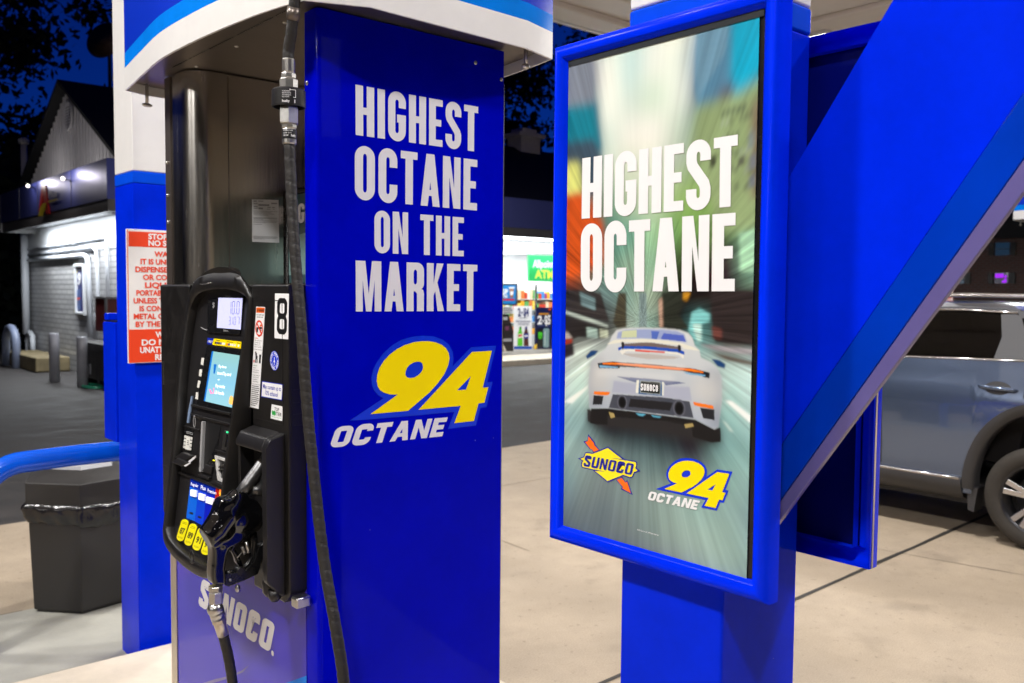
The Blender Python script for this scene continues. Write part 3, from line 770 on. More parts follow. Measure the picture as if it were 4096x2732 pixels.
CAR = [
    ([(1.3000,1.2624,1.4642),(1.3000,0.9369,1.4635),(1.3000,0.9359,1.4426),(1.3000,0.9580,1.4378),(1.3000,1.0155,1.4416),(1.3000,1.1142,1.4430),(1.3000,1.2364,1.4362),(1.3000,1.2602,1.4397)], (44, 42, 43)),
    ([(1.3000,1.1977,1.6154),(1.3000,1.1856,1.6281),(1.3000,1.1654,1.6321),(1.3000,1.1183,1.6350),(1.3000,1.0681,1.6356),(1.3000,1.0318,1.6344),(1.3000,1.0105,1.6290),(1.3000,1.0011,1.6201),(1.3000,0.9961,1.6072),(1.3000,0.9856,1.5994),(1.3000,0.9819,1.5857),(1.3000,0.9615,1.5796),(1.3000,0.9457,1.5697),(1.3000,0.9371,1.5557),(1.3000,0.9355,1.5121),(1.3000,0.9409,1.4667),(1.3000,0.9496,1.4607),(1.3000,0.9929,1.4742),(1.3000,1.2032,1.4719),(1.3000,1.2514,1.4675),(1.3000,1.2484,1.4594),(1.3000,1.2567,1.4701),(1.3000,1.2594,1.5225),(1.3000,1.2531,1.5608),(1.3000,1.2362,1.5764),(1.3000,1.2139,1.5901),(1.3000,1.2030,1.6050)], (204, 206, 206)),
    ([(1.3000,1.2530,1.5566),(1.3000,1.2360,1.5681),(1.3000,1.2161,1.5632),(1.3000,1.2043,1.5270),(1.3000,1.2011,1.5046),(1.3000,1.2434,1.5029),(1.3000,1.2559,1.4723),(1.3000,1.2582,1.5226)], (198, 197, 194)),
    ([(1.3000,0.9949,1.5550),(1.3000,0.9607,1.5465),(1.3000,0.9411,1.5572),(1.3000,0.9377,1.5119),(1.3000,0.9529,1.5040),(1.3000,0.9960,1.5071),(1.3000,1.0011,1.5245)], (200, 199, 196)),
    ([(1.3000,1.1955,1.5051),(1.3000,1.1905,1.5281),(1.3000,1.1315,1.5268),(1.3000,1.1311,1.5069),(1.3000,1.1002,1.5058),(1.3000,1.0653,1.5101),(1.3000,1.0632,1.5286),(1.3000,1.0059,1.5316),(1.3000,1.0006,1.5067),(1.3000,1.0652,1.5076)], (168, 172, 190)),
    ([(1.3000,1.1815,1.6242),(1.3000,1.1600,1.6295),(1.3000,1.1182,1.6326),(1.3000,1.0680,1.6335),(1.3000,1.0365,1.6318),(1.3000,1.0198,1.6268),(1.3000,1.0136,1.6120),(1.3000,1.0554,1.6148),(1.3000,1.1127,1.6147),(1.3000,1.1853,1.6115)], (150, 162, 200)),
    ([(1.3000,1.2679,1.5721),(1.3000,1.2536,1.5846),(1.3000,1.2335,1.5849),(1.3000,1.2419,1.5761),(1.3000,1.2643,1.5664)], (24, 62, 112)),
    ([(1.3000,0.9594,1.5852),(1.3000,0.9417,1.5845),(1.3000,0.9294,1.5781),(1.3000,0.9305,1.5704),(1.3000,0.9458,1.5733)], (24, 62, 112)),
    ([(1.3000,1.1707,1.6267),(1.3000,1.1337,1.6301),(1.3000,1.1334,1.6162),(1.3000,1.1731,1.6135)], (198, 205, 165)),
    ([(1.3000,1.0978,1.6294),(1.3000,1.0778,1.6298),(1.3000,1.0837,1.6145),(1.3000,1.0962,1.6151)], (80, 105, 185)),
    ([(1.3000,1.0679,1.6267),(1.3000,1.0221,1.6244),(1.3000,1.0160,1.6132),(1.3000,1.0750,1.6156)], (80, 98, 185)),
    ([(1.3000,1.1702,1.6015),(1.3000,1.1050,1.6086),(1.3000,1.0287,1.6028),(1.3000,1.0310,1.5979),(1.3000,1.1047,1.5988),(1.3000,1.1701,1.5964)], (112, 98, 94)),
    ([(1.3000,1.1927,1.5013),(1.3000,1.0652,1.5072),(1.3000,1.0053,1.5053),(1.3000,0.9953,1.4758),(1.3000,1.0163,1.4761),(1.3000,1.2032,1.4731)], (70, 73, 84)),
    ([(1.3000,1.2514,1.4664),(1.3000,1.2032,1.4719),(1.3000,0.9929,1.4736),(1.3000,0.9496,1.4601),(1.3000,0.9376,1.4662),(1.3000,0.9359,1.4407),(1.3000,0.9535,1.4375),(1.3000,0.9968,1.4421),(1.3000,0.9995,1.4606),(1.3000,1.0642,1.4626),(1.3000,1.2057,1.4567),(1.3000,1.2054,1.4392),(1.3000,1.2538,1.4367)], (30, 28, 29)),
    ([(1.3000,1.2099,1.5995),(1.3000,1.1921,1.6079),(1.3000,1.1597,1.6114),(1.3000,1.1127,1.6141),(1.3000,1.0676,1.6133),(1.3000,1.0242,1.6096),(1.3000,0.9984,1.6043),(1.3000,0.9845,1.5982),(1.3000,1.0192,1.6000),(1.3000,1.0288,1.6056),(1.3000,1.0923,1.6082),(1.3000,1.1703,1.6049),(1.3000,1.2029,1.5993)], (222, 220, 205)),
    ([(1.3000,1.1808,1.5935),(1.3000,1.1701,1.5975),(1.3000,1.1048,1.6002),(1.3000,1.0310,1.5985),(1.3000,1.0191,1.5948),(1.3000,1.0190,1.5891),(1.3000,1.0356,1.5929),(1.3000,1.1047,1.5949),(1.3000,1.1700,1.5924),(1.3000,1.1794,1.5879)], (10, 72, 180)),
    ([(1.3000,1.1725,1.5832),(1.3000,1.1045,1.5861),(1.3000,1.0283,1.5844),(1.3000,1.0425,1.5805),(1.3000,1.1042,1.5759),(1.3000,1.1484,1.5786)], (182, 176, 172)),
    ([(1.3000,1.2353,1.5599),(1.3000,1.1967,1.5655),(1.3000,1.0914,1.5673),(1.3000,0.9951,1.5653),(1.3000,0.9619,1.5608),(1.3000,0.9628,1.5508),(1.3000,0.9743,1.5518),(1.3000,0.9811,1.5542),(1.3000,1.0254,1.5599),(1.3000,1.1167,1.5585),(1.3000,1.1741,1.5568),(1.3000,1.1773,1.5533),(1.3000,1.2317,1.5499)], (28, 30, 36)),
    ([(1.3000,1.1852,1.5373),(1.3000,1.1034,1.5390),(1.3000,1.0119,1.5387),(1.3000,1.0608,1.5298),(1.3000,1.0658,1.5358),(1.3000,1.1265,1.5352),(1.3000,1.1342,1.5292)], (92, 102, 140)),
    ([(1.3000,1.1467,1.4971),(1.3000,1.0431,1.4997),(1.3000,1.0500,1.4836),(1.3000,1.1517,1.4809)], (36, 35, 38)),
    ([(1.3000,1.1767,1.5876),(1.3000,1.1593,1.5914),(1.3000,1.1368,1.5918),(1.3000,1.1368,1.5888),(1.3000,1.1592,1.5880),(1.3000,1.1698,1.5803)], (226, 224, 214)),
    ([(1.3000,1.0642,1.5928),(1.3000,1.0356,1.5923),(1.3000,1.0201,1.5887),(1.3000,1.0211,1.5814),(1.3000,1.0308,1.5884),(1.3000,1.0641,1.5899)], (226, 224, 214)),
    ([(1.3000,1.1368,1.5922),(1.3000,1.0642,1.5928),(1.3000,1.0641,1.5899),(1.3000,1.1368,1.5890)], (214, 62, 38)),
    ([(1.3000,1.2217,1.5614),(1.3000,1.1967,1.5640),(1.3000,1.0914,1.5654),(1.3000,1.0067,1.5654),(1.3000,0.9756,1.5617),(1.3000,0.9767,1.5590),(1.3000,1.0183,1.5608),(1.3000,1.1039,1.5596),(1.3000,1.1694,1.5607),(1.3000,1.2203,1.5584)], (238, 118, 18)),
    ([(1.3000,1.2301,1.5565),(1.3000,1.1801,1.5562),(1.3000,1.1811,1.5541),(1.3000,1.2286,1.5512)], (110, 165, 205)),
    ([(1.3000,1.0206,1.5574),(1.3000,0.9721,1.5564),(1.3000,0.9720,1.5534),(1.3000,1.0111,1.5546)], (110, 165, 205)),
    ([(1.3000,1.1317,1.5344),(1.3000,1.0658,1.5358),(1.3000,1.0653,1.5110),(1.3000,1.1338,1.5097)], (226, 226, 212)),
    ([(1.3000,1.2434,1.5025),(1.3000,1.1997,1.5052),(1.3000,1.2037,1.4992),(1.3000,1.2121,1.4972),(1.3000,1.2447,1.4963)], (238, 116, 20)),
    ([(1.3000,0.9971,1.5055),(1.3000,0.9533,1.5030),(1.3000,0.9523,1.4972),(1.3000,0.9820,1.4982),(1.3000,0.9947,1.4998)], (238, 116, 20)),
    ([(1.3000,1.2447,1.4944),(1.3000,1.2177,1.4957),(1.3000,1.2216,1.4779),(1.3000,1.2472,1.4753)], (38, 38, 42)),
    ([(1.3000,0.9820,1.4967),(1.3000,0.9505,1.4963),(1.3000,0.9500,1.4776),(1.3000,0.9747,1.4785)], (38, 38, 42)),
    ([(1.3000,1.1330,1.4704),(1.3000,1.1071,1.4712),(1.3000,1.1147,1.4668),(1.3000,1.1250,1.4664)], (90, 170, 200)),
    ([(1.3000,1.0943,1.4710),(1.3000,1.0693,1.4706),(1.3000,1.0742,1.4681),(1.3000,1.0892,1.4676)], (90, 170, 200)),
    ([(1.3000,1.2031,1.4653),(1.3000,1.1892,1.4637),(1.3000,1.1863,1.4568),(1.3000,1.1973,1.4531)], (170, 150, 95)),
    ([(1.3000,1.0160,1.4625),(1.3000,0.9974,1.4666),(1.3000,0.9949,1.4612),(1.3000,1.0134,1.4556)], (170, 150, 95)),
    ([(1.3000,1.1729,1.6040),(1.3000,1.1697,1.6061),(1.3000,1.1654,1.6047),(1.3000,1.1647,1.5977),(1.3000,1.1683,1.5905),(1.3000,1.1717,1.5964)], (40, 36, 36)),
    ([(1.3000,1.0347,1.6053),(1.3000,1.0312,1.6070),(1.3000,1.0274,1.6053),(1.3000,1.0267,1.5981),(1.3000,1.0304,1.5932),(1.3000,1.0334,1.5974)], (40, 36, 36)),
    ([(1.3000,1.1252,1.5357),(1.3000,1.0696,1.5368),(1.3000,1.0689,1.5095),(1.3000,1.1272,1.5081)], (45, 88, 140)),
    ([(1.3000,1.1226,1.5341),(1.3000,1.0732,1.5352),(1.3000,1.0732,1.5117),(1.3000,1.1229,1.5107)], (205, 212, 205)),
    ([(1.3000,1.1215,1.5334),(1.3000,1.0742,1.5345),(1.3000,1.0742,1.5123),(1.3000,1.1218,1.5114)], (24, 32, 30)),
]
pr.put([(1.3000,1.2624,1.4642),(1.3000,0.9369,1.4635),(1.3000,0.9337,1.4392),(1.3000,0.9578,1.4323),(1.3000,1.0153,1.4340),(1.3000,1.1140,1.4351),(1.3000,1.2363,1.4303),(1.3000,1.2620,1.4378)], (40, 38, 40), 6)
BODY = CAR[1][0]
for i, (loop, c) in enumerate(CAR):
    big = i in (2, 3)
    pr.put(loop, c, 9 if big else (.9 if i < 8 else .5), .8 if big else 1)
    if i == 1:
        pr.shade(loop, (1.04, 1.05, 1.05), (.62, .68, .80), 1)
        pr.shade([(1.3000,1.2602,1.5645),(1.3000,1.2165,1.5796),(1.3000,1.2032,1.4735),(1.3000,1.2572,1.4679)], (.62, .64, .68), (1, 1, 1), 0, 5); pr.shade([(1.3000,0.9815,1.5709),(1.3000,0.9369,1.5666),(1.3000,0.9343,1.4648),(1.3000,0.9744,1.4636)], (1, 1, 1), (.60, .62, .66), 0, 5)
for e, (ry, rz) in zip([(1.3000,1.1679,1.4877),(1.3000,1.0285,1.4906)], ((.0128, .0150), (.0140, .0160))):
    for k, col_ in ((1.0, (96, 98, 110)), (.80, (30, 30, 33)), (.55, (16, 16, 18))):
        pr.put([(AX, e[1] + ry * k * cos(a * pi / 12), e[2] + rz * k * sin(a * pi / 12)) for a in range(24)], col_, .7)
pr.put([(1.3000,1.1804,1.5695),(1.3000,1.0185,1.5684),(1.3000,1.0183,1.5627),(1.3000,1.1802,1.5635)], (236, 235, 228), 3, .5)
pr.put([(1.3000,1.2385,1.5451),(1.3000,1.1425,1.5479),(1.3000,1.0418,1.5477),(1.3000,1.0416,1.5400),(1.3000,1.1423,1.5400),(1.3000,1.2383,1.5367)], (232, 231, 226), 5, .6)
pr.shade([(1.3000,1.3345,1.4098),(1.3000,0.8704,1.4477),(1.3000,0.8700,1.4356),(1.3000,1.3339,1.3709)], (.9, .9, .9), (1, 1, 1), 1, 9)
art = pr.sheet(sgn)
def letters(parent, g, q, m='print_white', name="lettering"):
    b = MB(); b.geo(g, q); return b.build(name, m, parent)
letters(sgn, word("SUNOCO", .20, .46, .12, 1.0), shift([(1.3000,1.1189,1.5289),(1.3000,1.0768,1.5292),(1.3000,1.0770,1.5166),(1.3000,1.1191,1.5158)], (-.0026, 0, 0)))
letters(sgn, word("HIGHEST", .175, .415, .045, 1.0), shift([(1.3000,1.2839,1.9706),(1.3000,0.9134,1.9716),(1.3000,0.9118,1.8503),(1.3000,1.2840,1.8495)], (-.0012, 0, 0)))
letters(sgn, word("OCTANE", .185, .435, .045, 1.0), shift([(1.3000,1.2855,1.8391),(1.3000,0.9143,1.8393),(1.3000,0.9128,1.7050),(1.3000,1.2837,1.7025)], (-.0012, 0, 0)))
letters(sgn, word("OCTANE", .27, .78, .10, .55), shift([(1.3000,1.0932,1.3261),(1.3000,0.9768,1.3288),(1.3000,0.9845,1.3108),(1.3000,1.0994,1.3089)], (-.0012, 0, 0)))
letters(sgn, text2d("©2025 Sunoco, LLC. All Rights Reserved", .004), shift([(1.3000,1.1236,1.2474),(1.3000,1.0703,1.2477),(1.3000,1.0706,1.2450),(1.3000,1.1239,1.2447)], (-.0012, 0, 0)))

def poly94(P, n_off):
    """94 emblem outlines given a mapping from the traced sheet"""
    return P
OUT94 = [(1.2238,2.0630,1.3563),(1.3287,2.0630,1.4085),(1.3111,2.0630,1.4181),(1.2986,2.0630,1.4321),(1.2917,2.0630,1.4480),(1.2903,2.0630,1.4671),(1.2958,2.0630,1.4882),(1.3083,2.0630,1.5090),(1.3278,2.0630,1.5308),(1.3547,2.0630,1.5515),(1.3862,2.0630,1.5662),(1.4213,2.0630,1.5738),(1.4600,2.0630,1.5759),(1.4964,2.0630,1.5730),(1.5274,2.0630,1.5634),(1.5510,2.0630,1.5476),(1.5647,2.0630,1.5268),(1.5670,2.0630,1.5051),(1.5646,2.0630,1.4848),(1.6318,2.0630,1.5375),(1.7287,2.0630,1.5392),(1.6948,2.0630,1.4303),(1.7153,2.0630,1.4307),(1.6921,2.0630,1.3561),(1.6691,2.0630,1.3547),(1.6521,2.0630,1.3042),(1.5488,2.0630,1.3034),(1.5711,2.0630,1.3514),(1.4427,2.0630,1.3520),(1.2710,2.0630,1.3546)]
NINE = [(1.2875,2.0630,1.3686),(1.4094,2.0630,1.3678),(1.4818,2.0630,1.4138),(1.5124,2.0630,1.4395),(1.5341,2.0630,1.4635),(1.5481,2.0630,1.4881),(1.5528,2.0630,1.5082),(1.5495,2.0630,1.5236),(1.5400,2.0630,1.5378),(1.5243,2.0630,1.5484),(1.5026,2.0630,1.5561),(1.4782,2.0630,1.5601),(1.4540,2.0630,1.5606),(1.4272,2.0630,1.5584),(1.3979,2.0630,1.5517),(1.3718,2.0630,1.5412),(1.3490,2.0630,1.5276),(1.3292,2.0630,1.5104),(1.3152,2.0630,1.4920),(1.3083,2.0630,1.4732),(1.3069,2.0630,1.4566),(1.3102,2.0630,1.4421),(1.3175,2.0630,1.4316),(1.3307,2.0630,1.4235),(1.3463,2.0630,1.4184),(1.3634,2.0630,1.4160),(1.3749,2.0630,1.4157)]
NINEH = [(1.4597,2.0630,1.4886),(1.4572,2.0630,1.4974),(1.4506,2.0630,1.5026),(1.4407,2.0630,1.5040),(1.4288,2.0630,1.5024),(1.4156,2.0630,1.4968),(1.4062,2.0630,1.4887),(1.4004,2.0630,1.4780),(1.4001,2.0630,1.4682),(1.4054,2.0630,1.4614),(1.4157,2.0630,1.4586),(1.4290,2.0630,1.4598),(1.4423,2.0630,1.4647),(1.4528,2.0630,1.4728),(1.4588,2.0630,1.4812)]
FOUR = [(1.7113,2.0630,1.5245),(1.6349,2.0630,1.5234),(1.4450,2.0630,1.3679),(1.5945,2.0630,1.3673),(1.5713,2.0630,1.3183),(1.6437,2.0630,1.3186),(1.6610,2.0630,1.3695),(1.6835,2.0630,1.3699),(1.6980,2.0630,1.4151),(1.6767,2.0630,1.4154)]
FOURH = [(1.6315,2.0630,1.4523),(1.6137,2.0630,1.4137),(1.5804,2.0630,1.4136)]
def emblem94(parent, mp, nrm, name="emblem"):
    n = V(nrm)
    b = MB()
    f = lambda L, k: [mp(p) + n * (.0006 * k) for p in L]
    b.poly([f(OUT94, 1)], 0); b.poly([f(NINE, 2), f(NINEH, 2)], 1); b.poly([f(FOUR, 2), f(FOURH, 2)], 1)
    return b.build(name, ['outline_blue', 'yellow'], parent)
A3 = [V(OUT94[0]), V(OUT94[20]), V(OUT94[25])]
B3 = [V(p) for p in [(1.3000,1.0797,1.3323),(1.3000,0.9096,1.3922),(1.3000,0.9405,1.3179)]]
def map_poster(p):
    d = V(p) - A3[0]; e1, e2 = A3[1] - A3[0], A3[2] - A3[0]
    det = e1.x * e2.z - e1.z * e2.x
    s = (d.x * e2.z - d.z * e2.x) / det; t = (e1.x * d.z - e1.z * d.x) / det
    return B3[0] + (B3[1] - B3[0]) * s + (B3[2] - B3[0]) * t
emblem94(sgn, map_poster, (-1, 0, 0), "octane_emblem")
it = []
cB, cY, cO = ink(8, 22, 150), ink(255, 236, 30), ink(255, 112, 10)
it.append(([[(1.3000,1.2589,1.4143),(1.3000,1.2384,1.3991),(1.3000,1.2384,1.3961),(1.3000,1.2259,1.3862),(1.3000,1.2422,1.3771),(1.3000,1.2485,1.3838),(1.3000,1.2527,1.3835),(1.3000,1.2719,1.3971),(1.3000,1.2597,1.4013)]], cB, 1))
it.append(([[(1.3000,1.2573,1.4096),(1.3000,1.2415,1.3976),(1.3000,1.2414,1.3946),(1.3000,1.2283,1.3858),(1.3000,1.2418,1.3802),(1.3000,1.2475,1.3850),(1.3000,1.2510,1.3846),(1.3000,1.2666,1.3965),(1.3000,1.2586,1.3999)]], cO, 2))
it.append(([[(1.3000,1.1806,1.3323),(1.3000,1.1652,1.3418),(1.3000,1.1553,1.3327),(1.3000,1.1520,1.3388),(1.3000,1.1367,1.3106),(1.3000,1.1686,1.3170),(1.3000,1.1644,1.3214)]], cB, 1))
it.append(([[(1.3000,1.1783,1.3333),(1.3000,1.1661,1.3397),(1.3000,1.1557,1.3315),(1.3000,1.1519,1.3342),(1.3000,1.1415,1.3136),(1.3000,1.1647,1.3191),(1.3000,1.1620,1.3218)]], cO, 2))
it.append(([[(1.3000,1.2032,1.3963),(1.3000,1.1581,1.3773),(1.3000,1.1314,1.3781),(1.3000,1.1280,1.3775),(1.3000,1.1263,1.3748),(1.3000,1.1266,1.3697),(1.3000,1.1284,1.3659),(1.3000,1.1179,1.3606),(1.3000,1.1328,1.3543),(1.3000,1.1374,1.3449),(1.3000,1.1440,1.3423),(1.3000,1.1613,1.3443),(1.3000,1.2024,1.3241),(1.3000,1.2446,1.3426),(1.3000,1.2709,1.3426),(1.3000,1.2756,1.3439),(1.3000,1.2774,1.3475),(1.3000,1.2764,1.3538),(1.3000,1.2744,1.3571),(1.3000,1.2866,1.3599),(1.3000,1.2703,1.3662),(1.3000,1.2662,1.3752),(1.3000,1.2599,1.3776),(1.3000,1.2463,1.3772),(1.3000,1.2269,1.3853)]], cB, 3))
it.append(([[(1.3000,1.2033,1.3933),(1.3000,1.1659,1.3769),(1.3000,1.1944,1.3748),(1.3000,1.1620,1.3753),(1.3000,1.1333,1.3759),(1.3000,1.1301,1.3753),(1.3000,1.1289,1.3730),(1.3000,1.1294,1.3689),(1.3000,1.1315,1.3642),(1.3000,1.1254,1.3602),(1.3000,1.1344,1.3562),(1.3000,1.1393,1.3467),(1.3000,1.1444,1.3447),(1.3000,1.1618,1.3463),(1.3000,1.2028,1.3272),(1.3000,1.2374,1.3419),(1.3000,1.2098,1.3452),(1.3000,1.2416,1.3446),(1.3000,1.2699,1.3446),(1.3000,1.2731,1.3458),(1.3000,1.2742,1.3487),(1.3000,1.2728,1.3543),(1.3000,1.2701,1.3581),(1.3000,1.2793,1.3607),(1.3000,1.2681,1.3650),(1.3000,1.2641,1.3737),(1.3000,1.2588,1.3753),(1.3000,1.2452,1.3754),(1.3000,1.2258,1.3832)]], cY, 4))
flat(sgn, "diamond_emblem", it)
b = MB(); b.geo(word("SUNOCO", .20, .60, .11, .35), shift([(1.3000,1.2644,1.3702),(1.3000,1.1336,1.3720),(1.3000,1.1399,1.3493),(1.3000,1.2706,1.3473)], (-.0013, 0, 0)))
b.build("diamond_lettering", cB, sgn)

# rear poster sign, seen from behind
sg2 = thing("poster_sign", "back of a second blue poster frame fixed to the far side of the column", "poster sign", (1.60, 1.08, 1.19))
frame_obj(sg2, .800, 1.334, 1.190, 2.196, 1.580, 1.622, .030)
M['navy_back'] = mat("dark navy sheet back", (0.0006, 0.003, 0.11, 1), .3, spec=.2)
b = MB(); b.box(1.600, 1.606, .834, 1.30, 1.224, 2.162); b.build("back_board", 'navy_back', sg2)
b = MB(); b.box(1.6135, 1.6155, .837, 1.297, 1.227, 2.159); b.build("poster_print", ink(120, 150, 150), sg2)
b = MB(); b.tube([(1.583, .7965, 1.192), (1.583, .7965, 2.194)], .002, 8); b.build("edge_strip", 'steel_trim', sg2)
# ================================================================== fuel dispenser
pump = thing("fuel_dispenser", "black and blue fuel dispenser numbered 8, HIGHEST OCTANE ON THE MARKET on its side", "fuel pump", (1.441, 2.587, .10), "fuel dispensers")
XF, YN = 1.131, 2.063
b = MB(); b.box(1.10, 1.78, 2.03, 3.14, .10, .16); b.build("plinth", 'boot_plastic', pump, bevel=.01)
# near end tower with the lettered panel
pl = [(1.751, YN), (1.751, 2.129), (XF, 2.129)] + [(XF + .013 - .013 * cos(R(a)), YN + .013 - .013 * sin(R(a))) for a in range(0, 91, 15)]
b = MB(); b.prism(pl, 2, .16, 2.415, 0, False)
side = b.build("side_panel", 'blue_panel', pump, bevel=.002)
b = MB()
n = V((0, -.0007, 0))
W7 = lambda t, q, **k: letters(side, word(t, k.get('s', .165), k.get('w', .41), k.get('g', .075), k.get('r', 1.0)), shift(q, n), 'white_print')
W7("HIGHEST", [(1.2420,2.0630,2.2387),(1.6531,2.0630,2.2385),(1.6526,2.0630,2.1087),(1.2425,2.0630,2.1086)])
W7("OCTANE", [(1.2399,2.0630,2.0825),(1.6512,2.0630,2.0852),(1.6508,2.0630,1.9383),(1.2397,2.0630,1.9406)])
W7("ON", [(1.2996,2.0630,1.9163),(1.4083,2.0630,1.9167),(1.4086,2.0630,1.8030),(1.3002,2.0630,1.8020)])
W7("THE", [(1.4493,2.0630,1.9147),(1.6026,2.0630,1.9149),(1.6026,2.0630,1.8030),(1.4496,2.0630,1.8026)])
W7("MARKET", [(1.2420,2.0630,1.7804),(1.6537,2.0630,1.7797),(1.6532,2.0630,1.6444),(1.2424,2.0630,1.6457)], g=.07)
W7("OCTANE", [(1.1835,2.0630,1.3437),(1.5474,2.0630,1.3375),(1.5281,2.0630,1.2843),(1.1615,2.0630,1.2899)], s=.27, w=.80, g=.11, r=.6)
emblem94(side, lambda p: V(p), (0, -1, 0), "octane_emblem")
M['edge_metal'] = mat("bright panel edge", (.5, .5, .56, 1), .25, metal=.8)
b = MB(); b.box(1.7512, 1.7535, YN - .001, YN + .004, .16, 2.32); b.build("edge_strip", 'edge_metal', side)
for p in [(1.1310,2.1165,2.2343)]: MB().ball(p, .0065, 12, 0, (.6, 1, 1)).build("panel_screw", 'zinc', side)
for p in [(1.6427,2.0630,2.3636),(1.7409,2.0630,2.3314)]: MB().ball(p, .006, 12, 0, (1, .6, 1)).build("panel_screw", 'zinc', side)
# far end tower in stainless
pf = [(1.751, 3.11), (XF, 3.11), (XF, 3.062)] + [(XF + .075 - .075 * cos(R(a)), 2.98 - .075 * sin(R(a))) for a in range(0, 91, 10)] + [(1.212, 2.905), (1.26, 2.905), (1.751, 2.905)]
b = MB(); b.prism(pf, 2, 1.66, 2.415, 0, True)
ft = b.build("stainless_tower", 'steel', pump)
md = ft.modifiers.new("e", 'EDGE_SPLIT'); md.split_angle = R(35)
b = MB(); b.box(1.1265, 1.1305, 3.064, 3.112, 1.69, 2.415); tr_ = b.build("tower_trim", 'dark_metal', ft)
for z in (1.93, 2.02, 2.13): MB().ball((1.125, 3.088, z), .006, 10).build("trim_screw", 'zinc', ft)
b = MB(); b.box(1.2605, 1.2625, 2.9035, 2.9048, 1.70, 2.41); b.build("panel_seam", 'dark_metal', ft)
b = MB(); b.box(XF + .02, 1.74, 2.1292, 2.1305, 1.70, 2.41); M['lining'] = mat("warm satin lining", (0.62, 0.52, 0.38, 1), .45, metal=.2, vary=.2, vscale=5); b.build("bounce_lining", 'lining', pump)  # unseen lining added, warm so the stainless opposite mirrors a bright patch
# cabinet core
b = MB(); b.box(XF + .004, 1.751, 2.1295, 3.11, .16, 1.700); b.build("cabinet", 'dark_metal', pump, bevel=.004)
b = MB(); b.box(XF - .002, XF + .0035, 2.1305, 3.058, .16, .95); door = b.build("lower_door", 'blue_door', pump, bevel=.0015)
b = MB(); b.box(XF - .006, XF + .0035, 3.060, 3.111, .16, 1.0); b.build("door_trim", 'steel_trim', pump, bevel=.002)
b = MB(); b.geo(word("SUNOCO", .25, .62, .11, .35), shift([(1.1290,2.8355,0.7557),(1.1290,2.3103,0.7571),(1.1290,2.3462,0.6634),(1.1290,2.8723,0.6603)], (-.0007, 0, 0)))
dq = [(1.1290,2.3290,0.6666)]
b.add([V(dq[0]) + V((-.0007, .008 * cos(a * pi / 6), .008 * sin(a * pi / 6))) for a in range(12)], [tuple(range(12))])
b.build("lettering", 'white_print', door)
b = MB(); b.poly([shift([(1.1290,2.2475,0.6077),(1.1290,2.1270,0.6694),(1.1290,2.1298,0.6172),(1.1290,2.4144,0.5170)], (-.0006, 0, 0))]); b.build("light_stripe", 'blue_light', door)
b = MB(); b.poly([shift([(1.1290,2.8393,0.4051),(1.1290,2.7347,0.4542),(1.1290,2.6295,0.4994),(1.1290,2.5359,0.5479),(1.1290,2.4820,0.5834),(1.1290,2.5300,0.5446),(1.1290,2.6296,0.4920),(1.1290,2.7692,0.4280),(1.1290,2.8980,0.3641),(1.1290,2.9502,0.3459)], (-.0006, 0, 0))]); b.build("pale_streak", 'lilac', door)  # pale curved streak across the lower door
# upper poster in its black frame, standing on the cabinet
tp = MB(); q = [(1.4600,2.9135,2.0541),(1.4600,2.4704,2.0526),(1.4600,2.4714,1.7334),(1.4600,2.9198,1.7291)]
y1 = q[0][1]; z1 = q[0][2]
fr = frame_obj(pump, 2.16, y1, 1.702, z1, 1.485, 1.46, .022, "topper_frame", 'black_smooth')
b = MB(); b.box(1.472, 1.480, 2.185, y1 - .024, 1.726, z1 - .024); tb = b.build("topper_print", ink(52, 78, 82), fr)
b = MB(); b.geo(word("HIGHEST", .175, .415, .045, 1.0), shift([(1.4700,2.8952,1.9951),(1.4700,2.5725,1.9982),(1.4700,2.5748,1.9187),(1.4700,2.8982,1.9367)], (-.001, 0, 0))); b.build("lettering", 'white_print', tb)
b = MB(); b.poly([shift([(1.4715,2.9247,1.8798),(1.4715,2.7691,1.8968),(1.4715,2.7703,1.7556),(1.4715,2.9263,1.7518)], (-.0004, 0, 0))]); b.build("topper_road", ink(120, 150, 148), tb)
# inspection sheet stuck to the stainless
qs = [(1.3435,2.9050,2.0096),(1.4401,2.9050,2.0141),(1.4420,2.9050,1.8656),(1.3429,2.9050,1.8650)]
b = MB(); b.slab(shift(qs, (0, -.0002, 0)), .0006, 0, (0, -1, 0))
qq = shift(qs, (0, -.0010, 0))
def hbar(b, q, u0, u1, v0, v1, mi, n=(0, -1, 0)): b.slab(sub(q, u0, u1, v0, v1), .00012, mi, n)
for (u0, u1, v0, v1) in ((.05, .17, .03, .055), (.23, .42, .03, .05), (.05, .2, .09, .11), (.05, .2, .16, .18), (.05, .2, .20, .22), (.57, .7, .17, .19), (.75, .86, .17, .19), (.72, .95, .07, .1), (.55, .68, .215, .23), (.78, .84, .215, .23)): hbar(b, qq, u0, u1, v0, v1, 1)
for (u0, u1, v0, v1) in ((.23, .64, .11, .15), (.23, .40, .19, .23)): hbar(b, qq, u0, u1, v0, v1, 1)
for i, v in enumerate((.27, .30, .33, .36, .42, .44, .46, .49, .52, .54, .58, .86, .88, .90, .92)): hbar(b, qq, .04, (.95, .72, .82, .6, .95, .93, .4, .95, .9, .5, .36, .93, .95, .9, .45)[i], v, v + .010, 1)
b.build("inspection_sheet", ['paper', 'grey_label'], ft)

